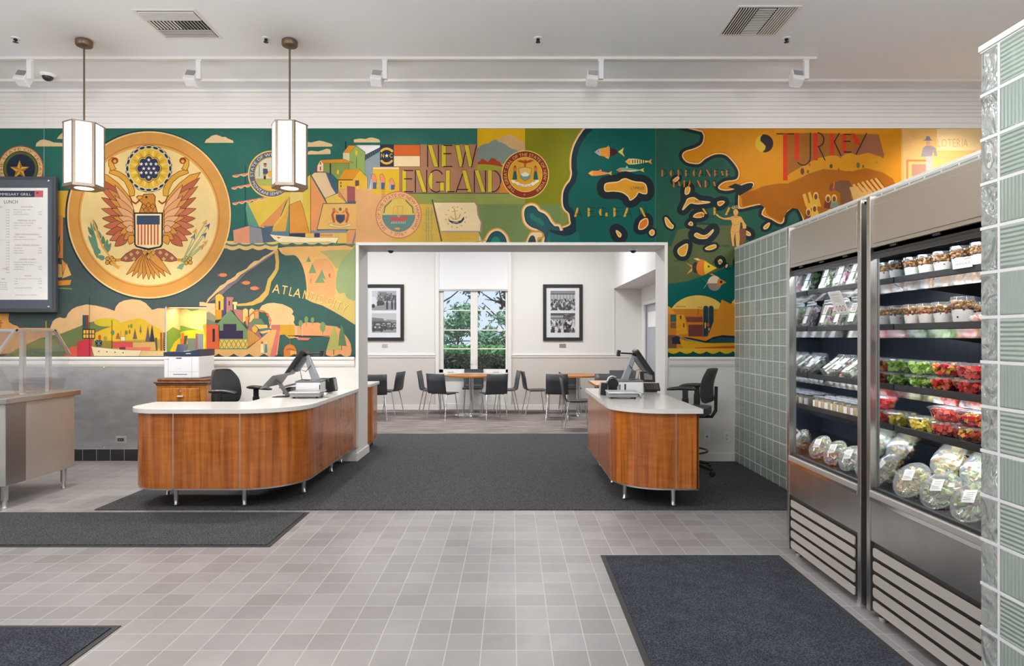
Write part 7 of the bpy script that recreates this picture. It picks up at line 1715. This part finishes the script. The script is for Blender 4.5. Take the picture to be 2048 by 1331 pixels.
t = thing('card_reader', 'black card reader leaning at the right end of the left counter', 'card reader', (-1.915, 6.92, CT)); t.rotation_euler = (0, 0, R(-10))
boxy('body', M_black, t, (.0, 0, .085), (.05, .085, .15), (0, R(-10), 0), .01); boxy('stand', M_black, t, (-.04, 0, .06), (.04, .07, .115), None, .004); boxy('face', M_midgrey, t, (.028, 0, .088), (.006, .065, .12), (0, R(-10), 0), .002)
t = thing('receipt_printer', 'black receipt printer between terminal and card reader on the left counter', 'receipt printer', (-2.02, 6.96, CT)); boxy('body', M_black, t, (0, 0, .075), (.10, .14, .145), None, .008); boxy('paper_slot', M_grey, t, (.0, -.02, .150), (.07, .08, .006), None, .001)
# right counter
till('point-of-sale terminal with camera stalk on the right counter', (1.225, 6.72, CT), R(-4), 1)
scale_('steel topped counter scale on the right counter, in front of the terminal', (1.075, 6.32, CT), R(-2))
t = thing('card_reader', 'black card reader with a silver side at the left edge of the right counter', 'card reader', (.935, 6.60, CT)); boxy('body', M_black, t, (0, 0, .065), (.07, .09, .125), (0, R(4), 0), .01); boxy('side_rim', M_alu, t, (-.036, 0, .06), (.008, .08, .12), (0, R(4), 0), .003)
t = thing('barcode_scanner', 'round black scanner in its cradle beside the right card reader', 'scanner', (1.035, 6.66, CT))
MB().tube([(0, -.045, .115), (0, .045, .115)], .055, 20).build('scanner_head', M_black, t, .004); boxy('cradle', M_black, t, (0, 0, .04), (.09, .08, .078), None, .006); MB().tube([(-.05, 0, .14), (-.035, 0, .175), (.0, 0, .19), (.035, 0, .175)], .009, 8).build('cradle_rim', M_alu, t)
t = thing('side_monitor', 'dark flat monitor lying back behind the right terminal', 'monitor', (1.20, 7.05, CT)); boxy('panel', mat('monitor_back', (.10, .105, .11), .4), t, (0, 0, .16), (.26, .012, .17), (R(-40), 0, R(0)), .004); boxy('stand', M_black, t, (0, .02, .05), (.12, .1, .10), None, .004)
t = thing('desk_phone', 'dark desk phone with small grey screen at the right of the right counter', 'phone', (1.49, 7.05, CT)); boxy('screen_unit', M_black, t, (.0, .05, .155), (.16, .018, .13), (R(-30), 0, R(-6)), .008); boxy('display', mat('phone_screen', (.22, .235, .24), .3), t, (.005, .038, .158), (.09, .006, .08), (R(-30), 0, R(-6)), .001)
boxy('keypad', mat('keypad_black', (.035, .036, .038), .5), t, (.03, -.03, .05), (.17, .14, .02), (R(28), 0, R(-6)), .004); m = MB()
for a in range(5):
    for b in range(4): m.cbox((.03-.055+a*.027, -.03-.045+b*.028, .063-.0-(.045-b*.028)*.53), (.018, .016, .004), (R(28), 0, R(-6)))
m.build('key', M_grey, t); boxy('stand', M_black, t, (.01, .0, .02), (.14, .16, .038), None, .004)
t = thing('pen_cup', 'slim black pen holder standing on the right scale edge', 'pen holder', (1.14, 6.50, CT)); MB().lathe([(.008, 0), (.008, .12), (0, .12)], 12).build('tube', M_black, t)
